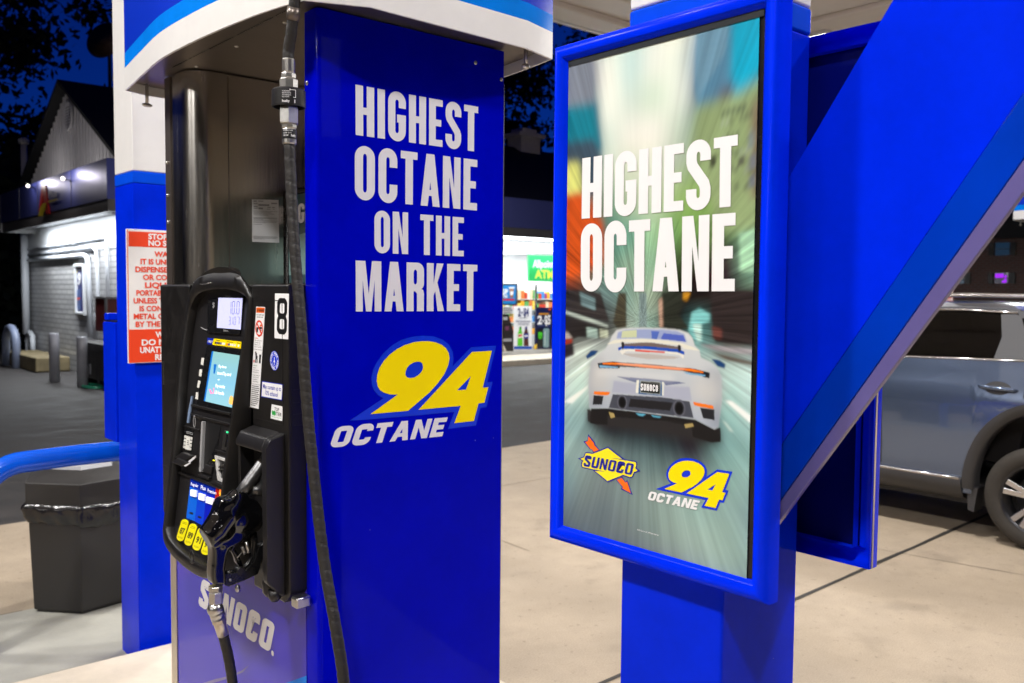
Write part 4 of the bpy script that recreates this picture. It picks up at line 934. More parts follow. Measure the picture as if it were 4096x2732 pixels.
# valance round the top
VP = [(1.042, 1.968), (1.021, 2.071), (1.006, 2.179), (.9935, 2.326), (.984, 2.515), (.985, 2.752), (1.013, 2.999), (1.049, 3.275), (1.14, 3.31), (1.752, 3.31),
      (1.843, 3.275), (1.879, 2.999), (1.907, 2.752), (1.908, 2.515), (1.899, 2.326), (1.886, 2.179), (1.871, 2.071), (1.850, 1.958), (1.718, 1.921), (1.46, 1.913), (1.19, 1.904)]
def smoothloop(P, keep, n=5):
    """Catmull-Rom through the bow points; corners listed in keep stay sharp"""
    out = []; k = len(P)
    for i in range(k):
        a, b2 = P[i], P[(i + 1) % k]
        if (i, (i + 1) % k) in keep: out.append(a); continue
        p0 = P[i - 1] if (i - 1, i) not in keep and ((i - 1) % k, i) not in keep else a
        p3 = P[(i + 2) % k] if ((i + 1) % k, (i + 2) % k) not in keep else b2
        for s in range(n):
            t = s / n
            out.append(tuple(.5 * (2 * a[c] + (b2[c] - p0[c]) * t + (2 * p0[c] - 5 * a[c] + 4 * b2[c] - p3[c]) * t * t + (3 * a[c] - p0[c] - 3 * b2[c] + p3[c]) * t ** 3) for c in (0, 1)))
    return out
keep = {(7, 8), (8, 9), (9, 10), (17, 18), (18, 19), (19, 20), (20, 0)}
VS = smoothloop(VP, keep)
def shell(b, loop, z0, z1, th, mi=0, rim=True):
    cx, cy = 1.446, 2.61
    k = len(loop)
    inn = [(x + (cx - x) / sqrt((cx - x) ** 2 + (cy - y) ** 2) * th, y + (cy - y) / sqrt((cx - x) ** 2 + (cy - y) ** 2) * th) for x, y in loop]
    vs = [(x, y, z0) for x, y in loop] + [(x, y, z1) for x, y in loop] + [(x, y, z0) for x, y in inn] + [(x, y, z1) for x, y in inn]
    fs = []
    for i in range(k):
        j = (i + 1) % k
        fs += [(i, j, k + j, k + i), (2 * k + i, 3 * k + i, 3 * k + j, 2 * k + j)]
        if rim: fs += [(i, 2 * k + i, 2 * k + j, j)]
    b.add(vs, fs, mi, True); return inn
M['blue_valance'] = mat("blue valance enamel", (0.001, 0.03, 0.55, 1), 0.25)
for nm, z0, z1, mm in (("valance_white_band", 2.390, 2.4675, 'white'), ("valance_light_band", 2.4675, 2.5175, 'blue_light'), ("valance", 2.5175, 2.93, 'blue_valance')):
    b = MB(); inn = shell(b, VS, z0, z1, .008)
    if nm == "valance": b.poly([[(x, y, 2.93) for x, y in VS]])
    o = b.build(nm, mm, pump); md = o.modifiers.new("e", 'EDGE_SPLIT'); md.split_angle = R(28)
b = MB(); inn2 = [(x + (1.446 - x) * .035, y + (2.61 - y) * .022) for x, y in VS]
b.prism(inn2, 2, 2.420, 2.428)
sf = b.build("soffit", 'dark_metal', pump)
b = MB(); strip(b, (1.095, 2.95), (1.095, 2.07), .004, 2.4192, wob=0); b.build("soffit_seam", 'black_smooth', sf)
for p in [(1.1497,2.8898,2.4200),(1.1438,2.5710,2.4200),(1.1406,2.2571,2.4200)]: MB().ball(p, .007, 10, 0, (1, 1, .6)).build("soffit_screw", 'zinc', sf)
b = MB(); b.tube([(1.11, 3.235, 2.415), (1.11, 3.235, 2.345)], .006, 8); b.ball((1.11, 3.235, 2.343), .012, 10, 0, (1.6, .7, .6)); b.build("valance_bolt", 'zinc', pump)
b = MB(); b.tube([(1.80, 2.02, 2.43), (1.80, 2.02, 2.375)], .006, 8); b.ball((1.80, 2.02, 2.372), .012, 10, 0, (1.4, .8, .7)); b.build("valance_bolt", 'zinc', pump)

# ------------------------------------------------------------------ head with recessed screen bezel
HX = 1.080
b = MB(); b.prism([(2.1295, .90), (2.1295, 1.716), (2.344, 1.716), (2.344, .868), (2.16, .868)], 0, HX, XF + .004)
b.prism([(2.796, .875), (2.796, 1.716), (3.05, 1.716), (3.05, .95), (2.98, .875)], 0, HX, XF + .004)
b.prism([(2.3442, .872), (2.3442, 1.715), (2.7958, 1.715), (2.7958, .872)], 0, 1.108, XF + .004)
head = b.build("head", 'black_plastic', pump, bevel=.007, seg=3)
b = MB()
for (y0, y1, z0, z1) in ((2.16, 2.338, 1.347, 1.672),):     # door joint round the sticker field
    for q in ((y0, y1, z1, z1 + .0022), (y0, y1, z0 - .0022, z0), (y0 - .0022, y0, z0, z1)): b.box(HX - .0012, HX, q[0], q[1], q[2], q[3])
b.build("access_door_joint", 'boot_plastic', head)
b = MB()
XPL = lambda z: 1.101 + .13989 * (z - 1.661)
for q in ((2.86, 3.045, .99, .9925), (2.86, 3.045, 1.105, 1.107)): b.box(HX - .001, HX, q[0], q[1], q[2], q[3])
b.build("panel_joint", 'boot_plastic', head)
b = MB(); b.box(HX - .0015, HX, 3.02, 3.03, 1.38, 1.46); b.build("lock_bar", 'zinc', head)
# vent outline on the dark return
b = MB()
for z in (1.44, 1.405, 1.375, 1.345): b.box(1.094, 1.128, 2.1283, 2.1294, z, z + .0016)
b.box(1.089, 1.0905, 2.1283, 2.1294, 1.315, 1.444)
b.build("vent_slots", 'boot_plastic', head)
OUT = [(2.362, .935), (2.363, 1.25), (2.355, 1.45), (2.338, 1.66), (2.352, 1.695), (2.40, 1.732), (2.47, 1.757), (2.56, 1.768), (2.65, 1.759), (2.72, 1.737), (2.772, 1.70), (2.803, 1.65), (2.808, 1.50), (2.800, 1.38), (2.778, 1.25), (2.765, 1.0), (2.757, .945), (2.72, .912), (2.62, .894), (2.52, .888), (2.43, .892), (2.375, .908)]
INN = [(2.379, .975), (2.380, 1.25), (2.372, 1.45), (2.357, 1.64), (2.36, 1.672), (2.40, 1.690), (2.47, 1.700), (2.56, 1.703), (2.65, 1.698), (2.71, 1.688), (2.75, 1.668), (2.775, 1.63), (2.780, 1.50), (2.770, 1.38), (2.748, 1.25), (2.738, 1.0), (2.732, .965), (2.70, .945), (2.62, .930), (2.52, .925), (2.43, .930), (2.395, .945)]
def dense(P, n=4):
    return smoothloop(P, set(), n)
OUTd, INNd = dense(OUT), dense(INN)
XFR = lambda z: XPL(z) - .027 - max(0, (z - 1.66)) * .15 + max(0, z - 1.735) * 1.1
k = len(OUTd)
vs = [(HX + .004, y, z) for y, z in OUTd]
vs += [(XFR(z) + .004, y, z) for y, z in OUTd]
cen = (2.57, 1.3)
shr = lambda y, z, o, i, t: (o[0] + (i[0] - o[0]) * t, o[1] + (i[1] - o[1]) * t)
r1 = [shr(0, 0, o, i, .22) for o, i in zip(OUTd, INNd)]
r2_ = [shr(0, 0, o, i, .85) for o, i in zip(OUTd, INNd)]
vs += [(XFR(z) - .001, y, z) for y, z in r1]
vs += [(XFR(z) + .000, y, z) for y, z in r2_]
vs += [(XFR(z) + .004, y, z) for y, z in INNd]
vs += [(XPL(z) - .0005, y, z) for y, z in INNd]
fs = []
for i in range(k): fs.append((i, (i + 1) % k, 5 * k + (i + 1) % k, 5 * k + i))
for L in range(5):
    for i in range(k):
        j = (i + 1) % k; fs.append((L * k + i, L * k + j, (L + 1) * k + j, (L + 1) * k + i))
b = MB(); b.add(vs, fs, 0, True)
bez = b.build("bezel", 'black_plastic', pump)
md = bez.modifiers.new("e", 'EDGE_SPLIT'); md.split_angle = R(50)
b = MB(); b.poly([[(XPL(z), y, z) for y, z in INNd]])
ip = b.build("inner_panel", 'boot_plastic', bez)
# smile groove on the hood
b = MB(); b.tube([(1.0755,2.7441,1.7220),(1.0750,2.7136,1.7180),(1.0747,2.6761,1.7160),(1.0750,2.6405,1.7179),(1.0755,2.6102,1.7219)], .0012, 6); b.build("hood_groove", 'zinc', bez)

# --- display
b = MB(); b.slab([(1.1024,2.6881,1.6712),(1.1040,2.4366,1.6821),(1.0888,2.4324,1.5738),(1.0882,2.6608,1.5696)], .006); dsp = b.build("display_panel", 'black_smooth', pump, bevel=.001)
b = MB(); b.slab([(1.0970,2.6068,1.6765),(1.0970,2.4389,1.6770),(1.0845,2.4254,1.5874),(1.0845,2.5916,1.5872)], .0006)
lcd = b.build("display_lcd", 'lcd', dsp)
SEG = dict(a=((.0, 1), (1, 1)), b=((1, 1), (1, .5)), c=((1, .5), (1, 0)), d=((0, 0), (1, 0)), e=((0, .5), (0, 0)), f=((0, 1), (0, .5)), g=((0, .5), (1, .5)))
DG = {'0': 'abcdef', '1': 'bc', '3': 'abcdg', '7': 'abc'}
def seg7(b, q, ch):
    for s in DG[ch]:
        (xa, ya), (xb, yb) = SEG[s]; t = .07
        if xa == xb: u0, u1, v0, v1 = xa - t, xa + t, 1 - max(ya, yb) + .03, 1 - min(ya, yb) - .03
        else: u0, u1, v0, v1 = .12, .88, 1 - ya - .025, 1 - ya + .025
        b.slab(sub(q, u0, u1, v0, v1), .0002)
b = MB()
for ch, qd in (('1', [(1.0945,2.5256,1.6659),(1.0946,2.5111,1.6664),(1.0895,2.5046,1.6303),(1.0895,2.5194,1.6306)]), ('0', [(1.0946,2.5023,1.6665),(1.0946,2.4864,1.6667),(1.0896,2.4808,1.6309),(1.0895,2.4959,1.6306)]), ('0', [(1.0946,2.4706,1.6669),(1.0947,2.4550,1.6671),(1.0897,2.4481,1.6317),(1.0896,2.4644,1.6313)]),
               ('3', [(1.0882,2.5137,1.6212),(1.0883,2.5013,1.6216),(1.0853,2.4977,1.6000),(1.0852,2.5101,1.5996)]), ('1', [(1.0883,2.4962,1.6217),(1.0883,2.4861,1.6220),(1.0853,2.4825,1.6002),(1.0852,2.4926,1.5998)]), ('0', [(1.0884,2.4782,1.6222),(1.0884,2.4661,1.6225),(1.0853,2.4624,1.6005),(1.0853,2.4745,1.6001)]), ('7', [(1.0884,2.4568,1.6227),(1.0885,2.4421,1.6231),(1.0854,2.4385,1.6013),(1.0854,2.4532,1.6008)])):
    seg7(b, qd, ch)
for qd in ([(1.0899,2.4720,1.6329),(1.0899,2.4685,1.6330),(1.0896,2.4686,1.6312),(1.0896,2.4722,1.6311)], [(1.0855,2.4946,1.6016),(1.0855,2.4917,1.6017),(1.0853,2.4919,1.6002),(1.0853,2.4948,1.6001)]): b.slab(qd, .0002)
b.build("display_digits", 'lcd_ink', dsp)
b = MB()
b.geo(text2d("$", .012), [(1.0943,2.6463,1.6621),(1.0944,2.6306,1.6623),(1.0923,2.6275,1.6471),(1.0922,2.6431,1.6468)])
b.geo(text2d("Gallons", .02), [(1.0834,2.5427,1.5840),(1.0834,2.5077,1.5837),(1.0827,2.5076,1.5785),(1.0827,2.5426,1.5787)])
b.geo(text2d("This Sale", .0), [(1.0975,2.5621,1.6847),(1.0975,2.5203,1.6844),(1.0969,2.5199,1.6804),(1.0970,2.5617,1.6807)])
b.build("display_lettering", 'grey_label', dsp)
b = MB(); b.tube([(1.0862,2.7157,1.5838),(1.0857,2.7031,1.5803),(1.0854,2.6819,1.5779),(1.0854,2.6657,1.5778)], .0016, 6); b.build("recess_edge", 'grey_label', ip)
# --- payment banner
b = MB(); q = [(1.0850,2.6140,1.5541),(1.0849,2.4213,1.5531),(1.0822,2.4199,1.5338),(1.0823,2.6220,1.5348)]; b.slab(q, .0008, 0)
b.slab([(1.0850,2.6622,1.5539),(1.0850,2.6147,1.5541),(1.0823,2.6228,1.5347),(1.0824,2.6603,1.5351)], .0009, 1)
b.geo(text2d("CREDIT", .02), [(1.0828,2.6547,1.5469),(1.0828,2.6189,1.5467),(1.0820,2.6194,1.5406),(1.0820,2.6552,1.5408)], 2)
qq = shift(q, (-.0009, 0, 0))
for i, (u0, mi) in enumerate(((.08, 3), (.145, 1), (.21, 3), (.275, 1), (.34, 2), (.40, 2), (.50, 4), (.565, 1), (.63, 2), (.70, 2), (.78, 2), (.90, 2))):
    b.slab(sub(qq, u0, u0 + .05, .45, .78), .0004, mi)
for u0, u1 in ((.1, .25), (.5, .72), (.85, .98)): b.slab(sub(qq, u0, u1, .2, .27), .0003, 3)
b.build("payment_banner", ['yellow', 'ink_blue', 'print_white', 'black_print', 'orange'], pump)
# --- touch screen
def screen_mat():
    m = bpy.data.materials.new("lit screen"); m.use_nodes = True; nt = m.node_tree; bs = nt.nodes["Principled BSDF"]
    tc = nt.nodes.new("ShaderNodeTexCoord"); sp = nt.nodes.new("ShaderNodeSeparateXYZ"); nt.links.new(tc.outputs["Generated"], sp.inputs[0])
    cr = nt.nodes.new("ShaderNodeValToRGB"); nt.links.new(sp.outputs[2], cr.inputs[0])
    cr.color_ramp.elements[0].color = (lin(150), lin(208), lin(220), 1); cr.color_ramp.elements[1].color = (lin(140), lin(195), lin(190), 1)
    e = cr.color_ramp.elements.new(.45); e.color = (lin(130), lin(195), lin(222), 1)
    bs.inputs["Base Color"].default_value = (.05, .06, .07, 1); bs.inputs["Roughness"].default_value = .15
    nt.links.new(cr.outputs[0], bs.inputs["Emission Color"]); bs.inputs["Emission Strength"].default_value = 1.15
    return m
b = MB(); b.slab([(1.0828,2.6550,1.5309),(1.0831,2.4190,1.5329),(1.0579,2.4032,1.3532),(1.0574,2.6779,1.3494)], .005); sc = b.build("screen_surround", 'black_smooth', pump, bevel=.001)
b = MB(); b.slab([(1.0756,2.5998,1.5163),(1.0754,2.4133,1.5149),(1.0547,2.4061,1.3672),(1.0547,2.6156,1.3670)], .0006); scr = b.build("screen", screen_mat(), sc)
M['scr_txt'] = mat("screen text", (.8, .85, .9, 1), .4, emit=(.85, .92, .98, 1), estr=1.0)
M['scr_or'] = mat("screen orange", (.8, .4, .1, 1), .4, emit=(.9, .42, .10, 1), estr=.9)
M['scr_bl'] = mat("screen edge blue", (.0, .1, .4, 1), .3, emit=(.01, .12, .42, 1), estr=.8)
M['scr_pink'] = mat("screen pink", (.7, .2, .4, 1), .4, emit=(.8, .25, .45, 1), estr=.8)
b = MB(); b.slab([(1.0746,2.6069,1.5165),(1.0746,2.5959,1.5165),(1.0537,2.6101,1.3673),(1.0537,2.6196,1.3673)], .0003, 2)
for t, qd in (("Pay here", [(1.0695,2.5447,1.4801),(1.0696,2.4904,1.4807),(1.0685,2.4911,1.4731),(1.0684,2.5454,1.4724)]), ("Insert/Tap card", [(1.0668,2.5472,1.4612),(1.0671,2.4524,1.4629),(1.0658,2.4525,1.4538),(1.0655,2.5474,1.4519)]), ("or", [(1.0640,2.5395,1.4411),(1.0641,2.5245,1.4413),(1.0633,2.5242,1.4356),(1.0632,2.5399,1.4352)]),
              ("Pay inside", [(1.0616,2.5485,1.4238),(1.0618,2.4839,1.4251),(1.0605,2.4840,1.4161),(1.0603,2.5487,1.4145)]), ("Lift handle", [(1.0590,2.5496,1.4052),(1.0592,2.4833,1.4064),(1.0578,2.4840,1.3967),(1.0576,2.5496,1.3953)])):
    b.geo(text2d(t, .016), qd, 0)
cq = V([(1.0553,2.4251,1.3789)][0]); b.add([cq + V((0, .018 * cos(a * pi / 7), .022 * sin(a * pi / 7))) for a in range(14)], [tuple(range(14))], 1)
b.slab([(1.0695,2.5806,1.4799),(1.0695,2.5599,1.4801),(1.0656,2.5651,1.4524),(1.0656,2.5751,1.4523)], .0002, 2)
b.slab([(1.0590,2.5937,1.4051),(1.0590,2.5820,1.4051),(1.0577,2.5675,1.3959),(1.0583,2.5581,1.4004),(1.0598,2.5644,1.4107),(1.0598,2.5553,1.4112),(1.0576,2.5549,1.3951),(1.0571,2.5778,1.3918)], .0002, 3)
b.build("screen_text", ['scr_txt', 'scr_or', 'scr_bl', 'scr_pink'], sc)
for qd in ([(1.0754,2.6822,1.4923),(1.0754,2.6620,1.4926),(1.0723,2.6598,1.4704),(1.0724,2.6811,1.4709)], [(1.0705,2.6856,1.4571),(1.0705,2.6645,1.4573),(1.0675,2.6633,1.4360),(1.0676,2.6855,1.4363)], [(1.0656,2.6866,1.4221),(1.0656,2.6655,1.4225),(1.0627,2.6651,1.4012),(1.0627,2.6873,1.4012)], [(1.0606,2.6900,1.3868),(1.0607,2.6680,1.3872),(1.0577,2.6685,1.3661),(1.0578,2.6907,1.3662)]):
    b = MB(); b.slab(qd, .003); b.build("soft_key", 'key_white', pump, bevel=.0008)
b = MB(); b.slab([(1.0566,2.7176,1.3720),(1.0567,2.7063,1.3731),(1.0499,2.7094,1.3240),(1.0452,2.7107,1.2907),(1.0452,2.7239,1.2904),(1.0499,2.7239,1.3244)], .004); b.build("pull_cord", ink(120, 140, 170), pump)
# --- lower service face
b = MB()
b.slab([(1.0574,2.7051,1.3491),(1.0579,2.4195,1.3526),(1.0569,2.4218,1.3460),(1.0565,2.7055,1.3426)], .010); b.slab([(1.0533,2.7134,1.3203),(1.0534,2.6193,1.3209),(1.0524,2.6219,1.3139),(1.0526,2.7142,1.3150)], .006); b.slab([(1.0532,2.6189,1.3196),(1.0537,2.4148,1.3226),(1.0529,2.4174,1.3169),(1.0524,2.6219,1.3139)], .006)
b.slab([(1.0475,2.7509,1.2783),(1.0477,2.6305,1.2801),(1.0469,2.6335,1.2744),(1.0468,2.7521,1.2738)], .005); b.slab([(1.0279,2.7406,1.1388),(1.0288,2.3745,1.1452),(1.0278,2.3766,1.1378),(1.0269,2.7433,1.1315)], .008)
b.slab([(1.0419,2.4996,1.2384),(1.0422,2.4032,1.2409),(1.0415,2.4039,1.2360),(1.0413,2.4991,1.2339)], .005)
b.build("panel_ledge", 'black_plastic', pump, bevel=.001)
b = MB(); b.slab([(1.0515,2.6115,1.3071),(1.0515,2.5995,1.3069),(1.0314,2.5708,1.1632),(1.0314,2.5834,1.1637)], .010); b.build("slot_edge", 'grey_label', pump, bevel=.001)
b = MB(); b.slab([(1.0511,2.5948,1.3075),(1.0513,2.4878,1.3087),(1.0450,2.4995,1.2632),(1.0345,2.5500,1.1888),(1.0317,2.5672,1.1685)], .0005, 0); b.slab([(1.0450,2.4995,1.2632),(1.0513,2.4878,1.3087),(1.0412,2.4935,1.2365),(1.0356,2.5039,1.1966),(1.0348,2.5436,1.1907)], .0008, 1)
b.build("receipt_slot", ['black_print', 'black_smooth'], pump)
b = MB(); b.slab([(1.0308,2.5675,1.1667),(1.0339,2.5509,1.1887),(1.0339,2.5022,1.1887),(1.0310,2.5025,1.1675)], .006, 0); b.slab([(1.0295,2.5811,1.1571),(1.0298,2.5044,1.1590),(1.0287,2.5057,1.1515),(1.0285,2.5860,1.1497)], .010, 1)
b.build("receipt_tray", ['boot_plastic', 'boot_plastic'], pump, bevel=.001)
b = MB(); b.slab([(1.0300,2.4982,1.2108),(1.0301,2.4848,1.2116),(1.0296,2.4855,1.2079),(1.0295,2.4980,1.2071)], .001); b.build("tray_led", 'led_yellow', pump)
b = MB(); qo = [(1.0396,2.4969,1.2223),(1.0397,2.3969,1.2226),(1.0305,2.3824,1.1571),(1.0305,2.4565,1.1571)]; qi = [(1.0386,2.4762,1.2152),(1.0388,2.4061,1.2161),(1.0319,2.3921,1.1667),(1.0317,2.4448,1.1653)]
bx = MB()
vs = [V(p) + V((-.006, 0, 0)) for p in qo] + [V(p) + V((-.006, 0, 0)) for p in qi] + [V(p) for p in qo] + [V(p) for p in qi]
fs = []
for i in range(4):
    j = (i + 1) % 4; fs += [(i, j, 4 + j, 4 + i), (i, 8 + i, 8 + j, j), (4 + i, 4 + j, 12 + j, 12 + i)]
bx.add(vs, fs); M['reader_grey'] = mat("pale grey cast metal", (.50, .49, .48, 1), .35); crd = bx.build("card_reader", 'reader_grey', pump, bevel=.001)
b = MB()
b.slab([(1.0347,2.4722,1.1941),(1.0360,2.4375,1.2038),(1.0355,2.4320,1.2002),(1.0341,2.4687,1.1901)], .004); b.slab([(1.0345,2.4341,1.1927),(1.0357,2.3998,1.2015),(1.0350,2.3983,1.1964),(1.0342,2.4161,1.1910)], .006); b.slab([(1.0334,2.4693,1.1846),(1.0345,2.4406,1.1926),(1.0340,2.4396,1.1891),(1.0329,2.4661,1.1814)], .005)
b.slab([(1.0335,2.4320,1.1858),(1.0337,2.4127,1.1870),(1.0331,2.4135,1.1824),(1.0329,2.4307,1.1815)], .004); b.slab([(1.0315,2.4275,1.1713),(1.0329,2.3937,1.1811),(1.0322,2.3922,1.1760),(1.0311,2.4179,1.1683)], .006)
b.build("reader_mouth", 'zinc', crd)
b = MB(); b.slab([(1.0283,2.4943,1.1487),(1.0293,2.4671,1.1559),(1.0290,2.3790,1.1534),(1.0281,2.3812,1.1469)], .012); b.build("reader_sill", 'boot_plastic', crd, bevel=.001)
b = MB(); b.slab([(1.0353,2.4010,1.2059),(1.0354,2.3933,1.2061),(1.0348,2.3926,1.2023),(1.0348,2.4002,1.2019)], .005); b.build("reader_led", 'led_green', crd)
b = MB(); b.slab([(1.0504,2.4513,1.2993),(1.0505,2.4103,1.3004),(1.0430,2.4027,1.2463),(1.0429,2.4526,1.2458)], .007, 0); nf = b.build("tap_reader", 'zinc', pump, bevel=.001)
b = MB(); b.slab([(1.0420,2.4294,1.2910),(1.0422,2.3944,1.2923),(1.0373,2.3899,1.2572),(1.0371,2.4322,1.2556)], .0008); b.build("tap_glass", 'black_smooth', nf)
b = MB(); cq = V([(1.0384,2.4058,1.2744)][0]); b.add([cq + V((0, .0085 * cos(a * pi / 12), .0105 * sin(a * pi / 12))) for a in range(24)], [tuple(range(24))], 0)
b.slab([(1.0383,2.4115,1.2755),(1.0388,2.4095,1.2790),(1.0389,2.4024,1.2799),(1.0383,2.3977,1.2755),(1.0375,2.3970,1.2703),(1.0379,2.4034,1.2730),(1.0374,2.4044,1.2693),(1.0377,2.4102,1.2712)], .0002, 1)
b.build("tap_light", ['led_blue', 'key_lit'], nf)
b = MB(); b.slab([(1.0430,2.4324,1.2996),(1.0431,2.4170,1.3003),(1.0425,2.4165,1.2958),(1.0424,2.4319,1.2952)], .001); b.build("tap_led", 'led_green', nf)
b = MB(); cq = V([(1.0473,2.6783,1.2982)][0]); b.tube([cq + V((0, .0075 * cos(a * pi / 12), .018 * sin(a * pi / 12))) for a in range(25)], .0014, 6, 0, False); b.build("button_ring", 'grey_label', pump)
b = MB(); b.slab([(1.0463,2.7483,1.2703),(1.0465,2.6821,1.2714),(1.0376,2.6803,1.2077),(1.0373,2.7464,1.2056)], .0025, 0)
b.slab([(1.0409,2.7253,1.2498),(1.0410,2.6948,1.2505),(1.0353,2.6916,1.2101),(1.0352,2.7232,1.2095)], .001, 1)
for i in range(4):
    o = i * 52
    b.slab([V(p) + (V(r) - V(p)) * (i / 3.0) for p, r in zip([(1.0408,2.7387,1.2495),(1.0409,2.7264,1.2499),(1.0398,2.7269,1.2424),(1.0398,2.7393,1.2420)], [(1.0365,2.7371,1.2185),(1.0366,2.7248,1.2190),(1.0355,2.7249,1.2116),(1.0355,2.7372,1.2111)])], .0015, 1)
    b.slab([V(p) + (V(r) - V(p)) * (i / 3.0) for p, r in zip([(1.0410,2.6897,1.2504),(1.0410,2.6772,1.2506),(1.0399,2.6772,1.2431),(1.0399,2.6898,1.2428)], [(1.0366,2.6890,1.2192),(1.0366,2.6760,1.2196),(1.0356,2.6760,1.2119),(1.0355,2.6885,1.2115)])], .0015, 1)
for q3 in ([(1.0380,2.7119,1.2376),(1.0380,2.7008,1.2379),(1.0377,2.7006,1.2359),(1.0377,2.7118,1.2357)], [(1.0372,2.7110,1.2319),(1.0372,2.6979,1.2322),(1.0370,2.6978,1.2303),(1.0369,2.7109,1.2299)], [(1.0364,2.7103,1.2265),(1.0365,2.6971,1.2269),(1.0362,2.6970,1.2250),(1.0362,2.7102,1.2246)]): b.slab(q3, .0003, 0)
for q3 in ([(1.0427,2.7311,1.2632),(1.0428,2.6779,1.2643),(1.0426,2.6779,1.2627),(1.0424,2.7311,1.2616)], [(1.0420,2.7312,1.2589),(1.0422,2.6779,1.2596),(1.0419,2.6779,1.2581),(1.0418,2.7312,1.2573)]): b.slab(q3, .0003, 2)
b.build("keypad", ['black_smooth', 'key_white', 'grey_label'], pump)
b = MB()
b.slab([(1.0241,2.7448,1.1830),(1.0271,2.7000,1.2043),(1.0273,2.6153,1.2053),(1.0238,2.6658,1.1809)], .014, 0); b.slab([(1.0103,2.7471,1.1696),(1.0127,2.7079,1.1869),(1.0126,2.6216,1.1862),(1.0100,2.6666,1.1680)], .010, 0)
b.build("cash_lip", 'grey_label' if False else 'boot_plastic', pump, bevel=.002)
b = MB(); b.slab([(1.0104,2.6292,1.1883),(1.0137,2.5807,1.2119),(1.0128,2.5806,1.2057),(1.0103,2.6137,1.1878)], .003, 0); b.slab([(1.0005,2.6388,1.1746),(1.0027,2.5971,1.1910),(1.0022,2.5957,1.1867),(1.0005,2.6239,1.1750)], .003, 0); b.build("lip_edge", 'paper', pump)
# --- grade selector
b = MB()
gq = [[(1.0261,2.6535,1.1328),(1.0261,2.5889,1.1326),(1.0098,2.5856,1.0161),(1.0093,2.6501,1.0130)], [(1.0261,2.5889,1.1326),(1.0263,2.5301,1.1341),(1.0096,2.5230,1.0146),(1.0097,2.5853,1.0155)], [(1.0263,2.5301,1.1341),(1.0265,2.4675,1.1354),(1.0096,2.4609,1.0147),(1.0096,2.5230,1.0146)], [(1.0265,2.4675,1.1354),(1.0265,2.3988,1.1359),(1.0101,2.3900,1.0181),(1.0096,2.4609,1.0147)]]
gc = [ink(10, 105, 235, .25), ink(0, 66, 225, .25), ink(0, 24, 196, .25), ink(190, 30, 15, .25)]
for i, q in enumerate(gq):
    b.slab(q, .0015, i)
    if i < 3: b.slab(sub(shift(q, (-.0015, 0, 0)), 0, 1, 0, .22), .0003, 4)
b.build("grade_panel", gc + [ink(0, 40, 170, .25)], pump)
b = MB()
for t, qd in (("Regular", [(1.0224,2.6462,1.1206),(1.0228,2.5899,1.1233),(1.0216,2.5901,1.1146),(1.0212,2.6458,1.1119)]), ("Plus", [(1.0230,2.5718,1.1249),(1.0232,2.5349,1.1262),(1.0216,2.5349,1.1151),(1.0213,2.5703,1.1128)]), ("Premium", [(1.0228,2.5212,1.1234),(1.0230,2.4595,1.1248),(1.0218,2.4591,1.1163),(1.0214,2.5197,1.1131)])):
    b.geo(text2d(t, .012), qd)
b.build("grade_lettering", 'key_lit', pump)
for qd in ([(1.0207,2.6344,1.1015),(1.0212,2.5938,1.1049),(1.0186,2.5907,1.0862),(1.0182,2.6296,1.0834)], [(1.0208,2.5705,1.1019),(1.0210,2.5301,1.1031),(1.0186,2.5282,1.0862),(1.0182,2.5675,1.0833)], [(1.0207,2.5160,1.1010),(1.0210,2.4676,1.1034),(1.0186,2.4661,1.0860),(1.0183,2.5147,1.0840)]):
    b = MB(); b.slab(qd, .006); b.build("grade_button", 'key_lit', pump, bevel=.001)
b = MB(); cq = V([(1.0229,2.4243,1.1240)][0]); b.add([cq + V((0, .0175 * cos(a * pi / 10), .016 * sin(a * pi / 10))) for a in range(20)], [tuple(range(20))], 0)
b.geo(text2d("94", .02), [(1.0228,2.4383,1.1261),(1.0230,2.4097,1.1277),(1.0217,2.4107,1.1186),(1.0215,2.4394,1.1169)], 1)
M['glow_or'] = mat("lit orange badge", (.8, .2, .02, 1), .4, emit=(.95, .16, .01, 1), estr=.9); M['glow_ye'] = mat("lit yellow figures", (.8, .6, .02, 1), .4, emit=(.95, .65, .03, 1), estr=.9)
b.build("grade_badge", ['glow_or', 'glow_ye'], pump)
for qd in ([(1.0107,2.6274,1.0358),(1.0110,2.6038,1.0375),(1.0103,2.6035,1.0328),(1.0101,2.6272,1.0314)], [(1.0108,2.5640,1.0362),(1.0110,2.5413,1.0378),(1.0104,2.5410,1.0332),(1.0102,2.5637,1.0316)], [(1.0107,2.5031,1.0355),(1.0109,2.4806,1.0370),(1.0103,2.4802,1.0323),(1.0100,2.5028,1.0308)]): MB().slab(qd, .001).build("grade_slot", 'black_print', pump)
oct_q = [([(1.0062,2.6672,1.0118),(1.0066,2.6069,1.0150),(0.9966,2.6354,0.9434),(0.9961,2.6968,0.9394)], "87"), ([(1.0061,2.6038,1.0114),(1.0066,2.5427,1.0146),(0.9966,2.5734,0.9432),(0.9960,2.6352,0.9392)], "89"), ([(1.0061,2.5404,1.0112),(1.0065,2.4818,1.0141),(0.9966,2.5102,0.9433),(0.9960,2.5720,0.9389)], "91"), ([(1.0060,2.4779,1.0106),(1.0064,2.4230,1.0133),(0.9967,2.4484,0.9442),(0.9961,2.5074,0.9400)], "94")]
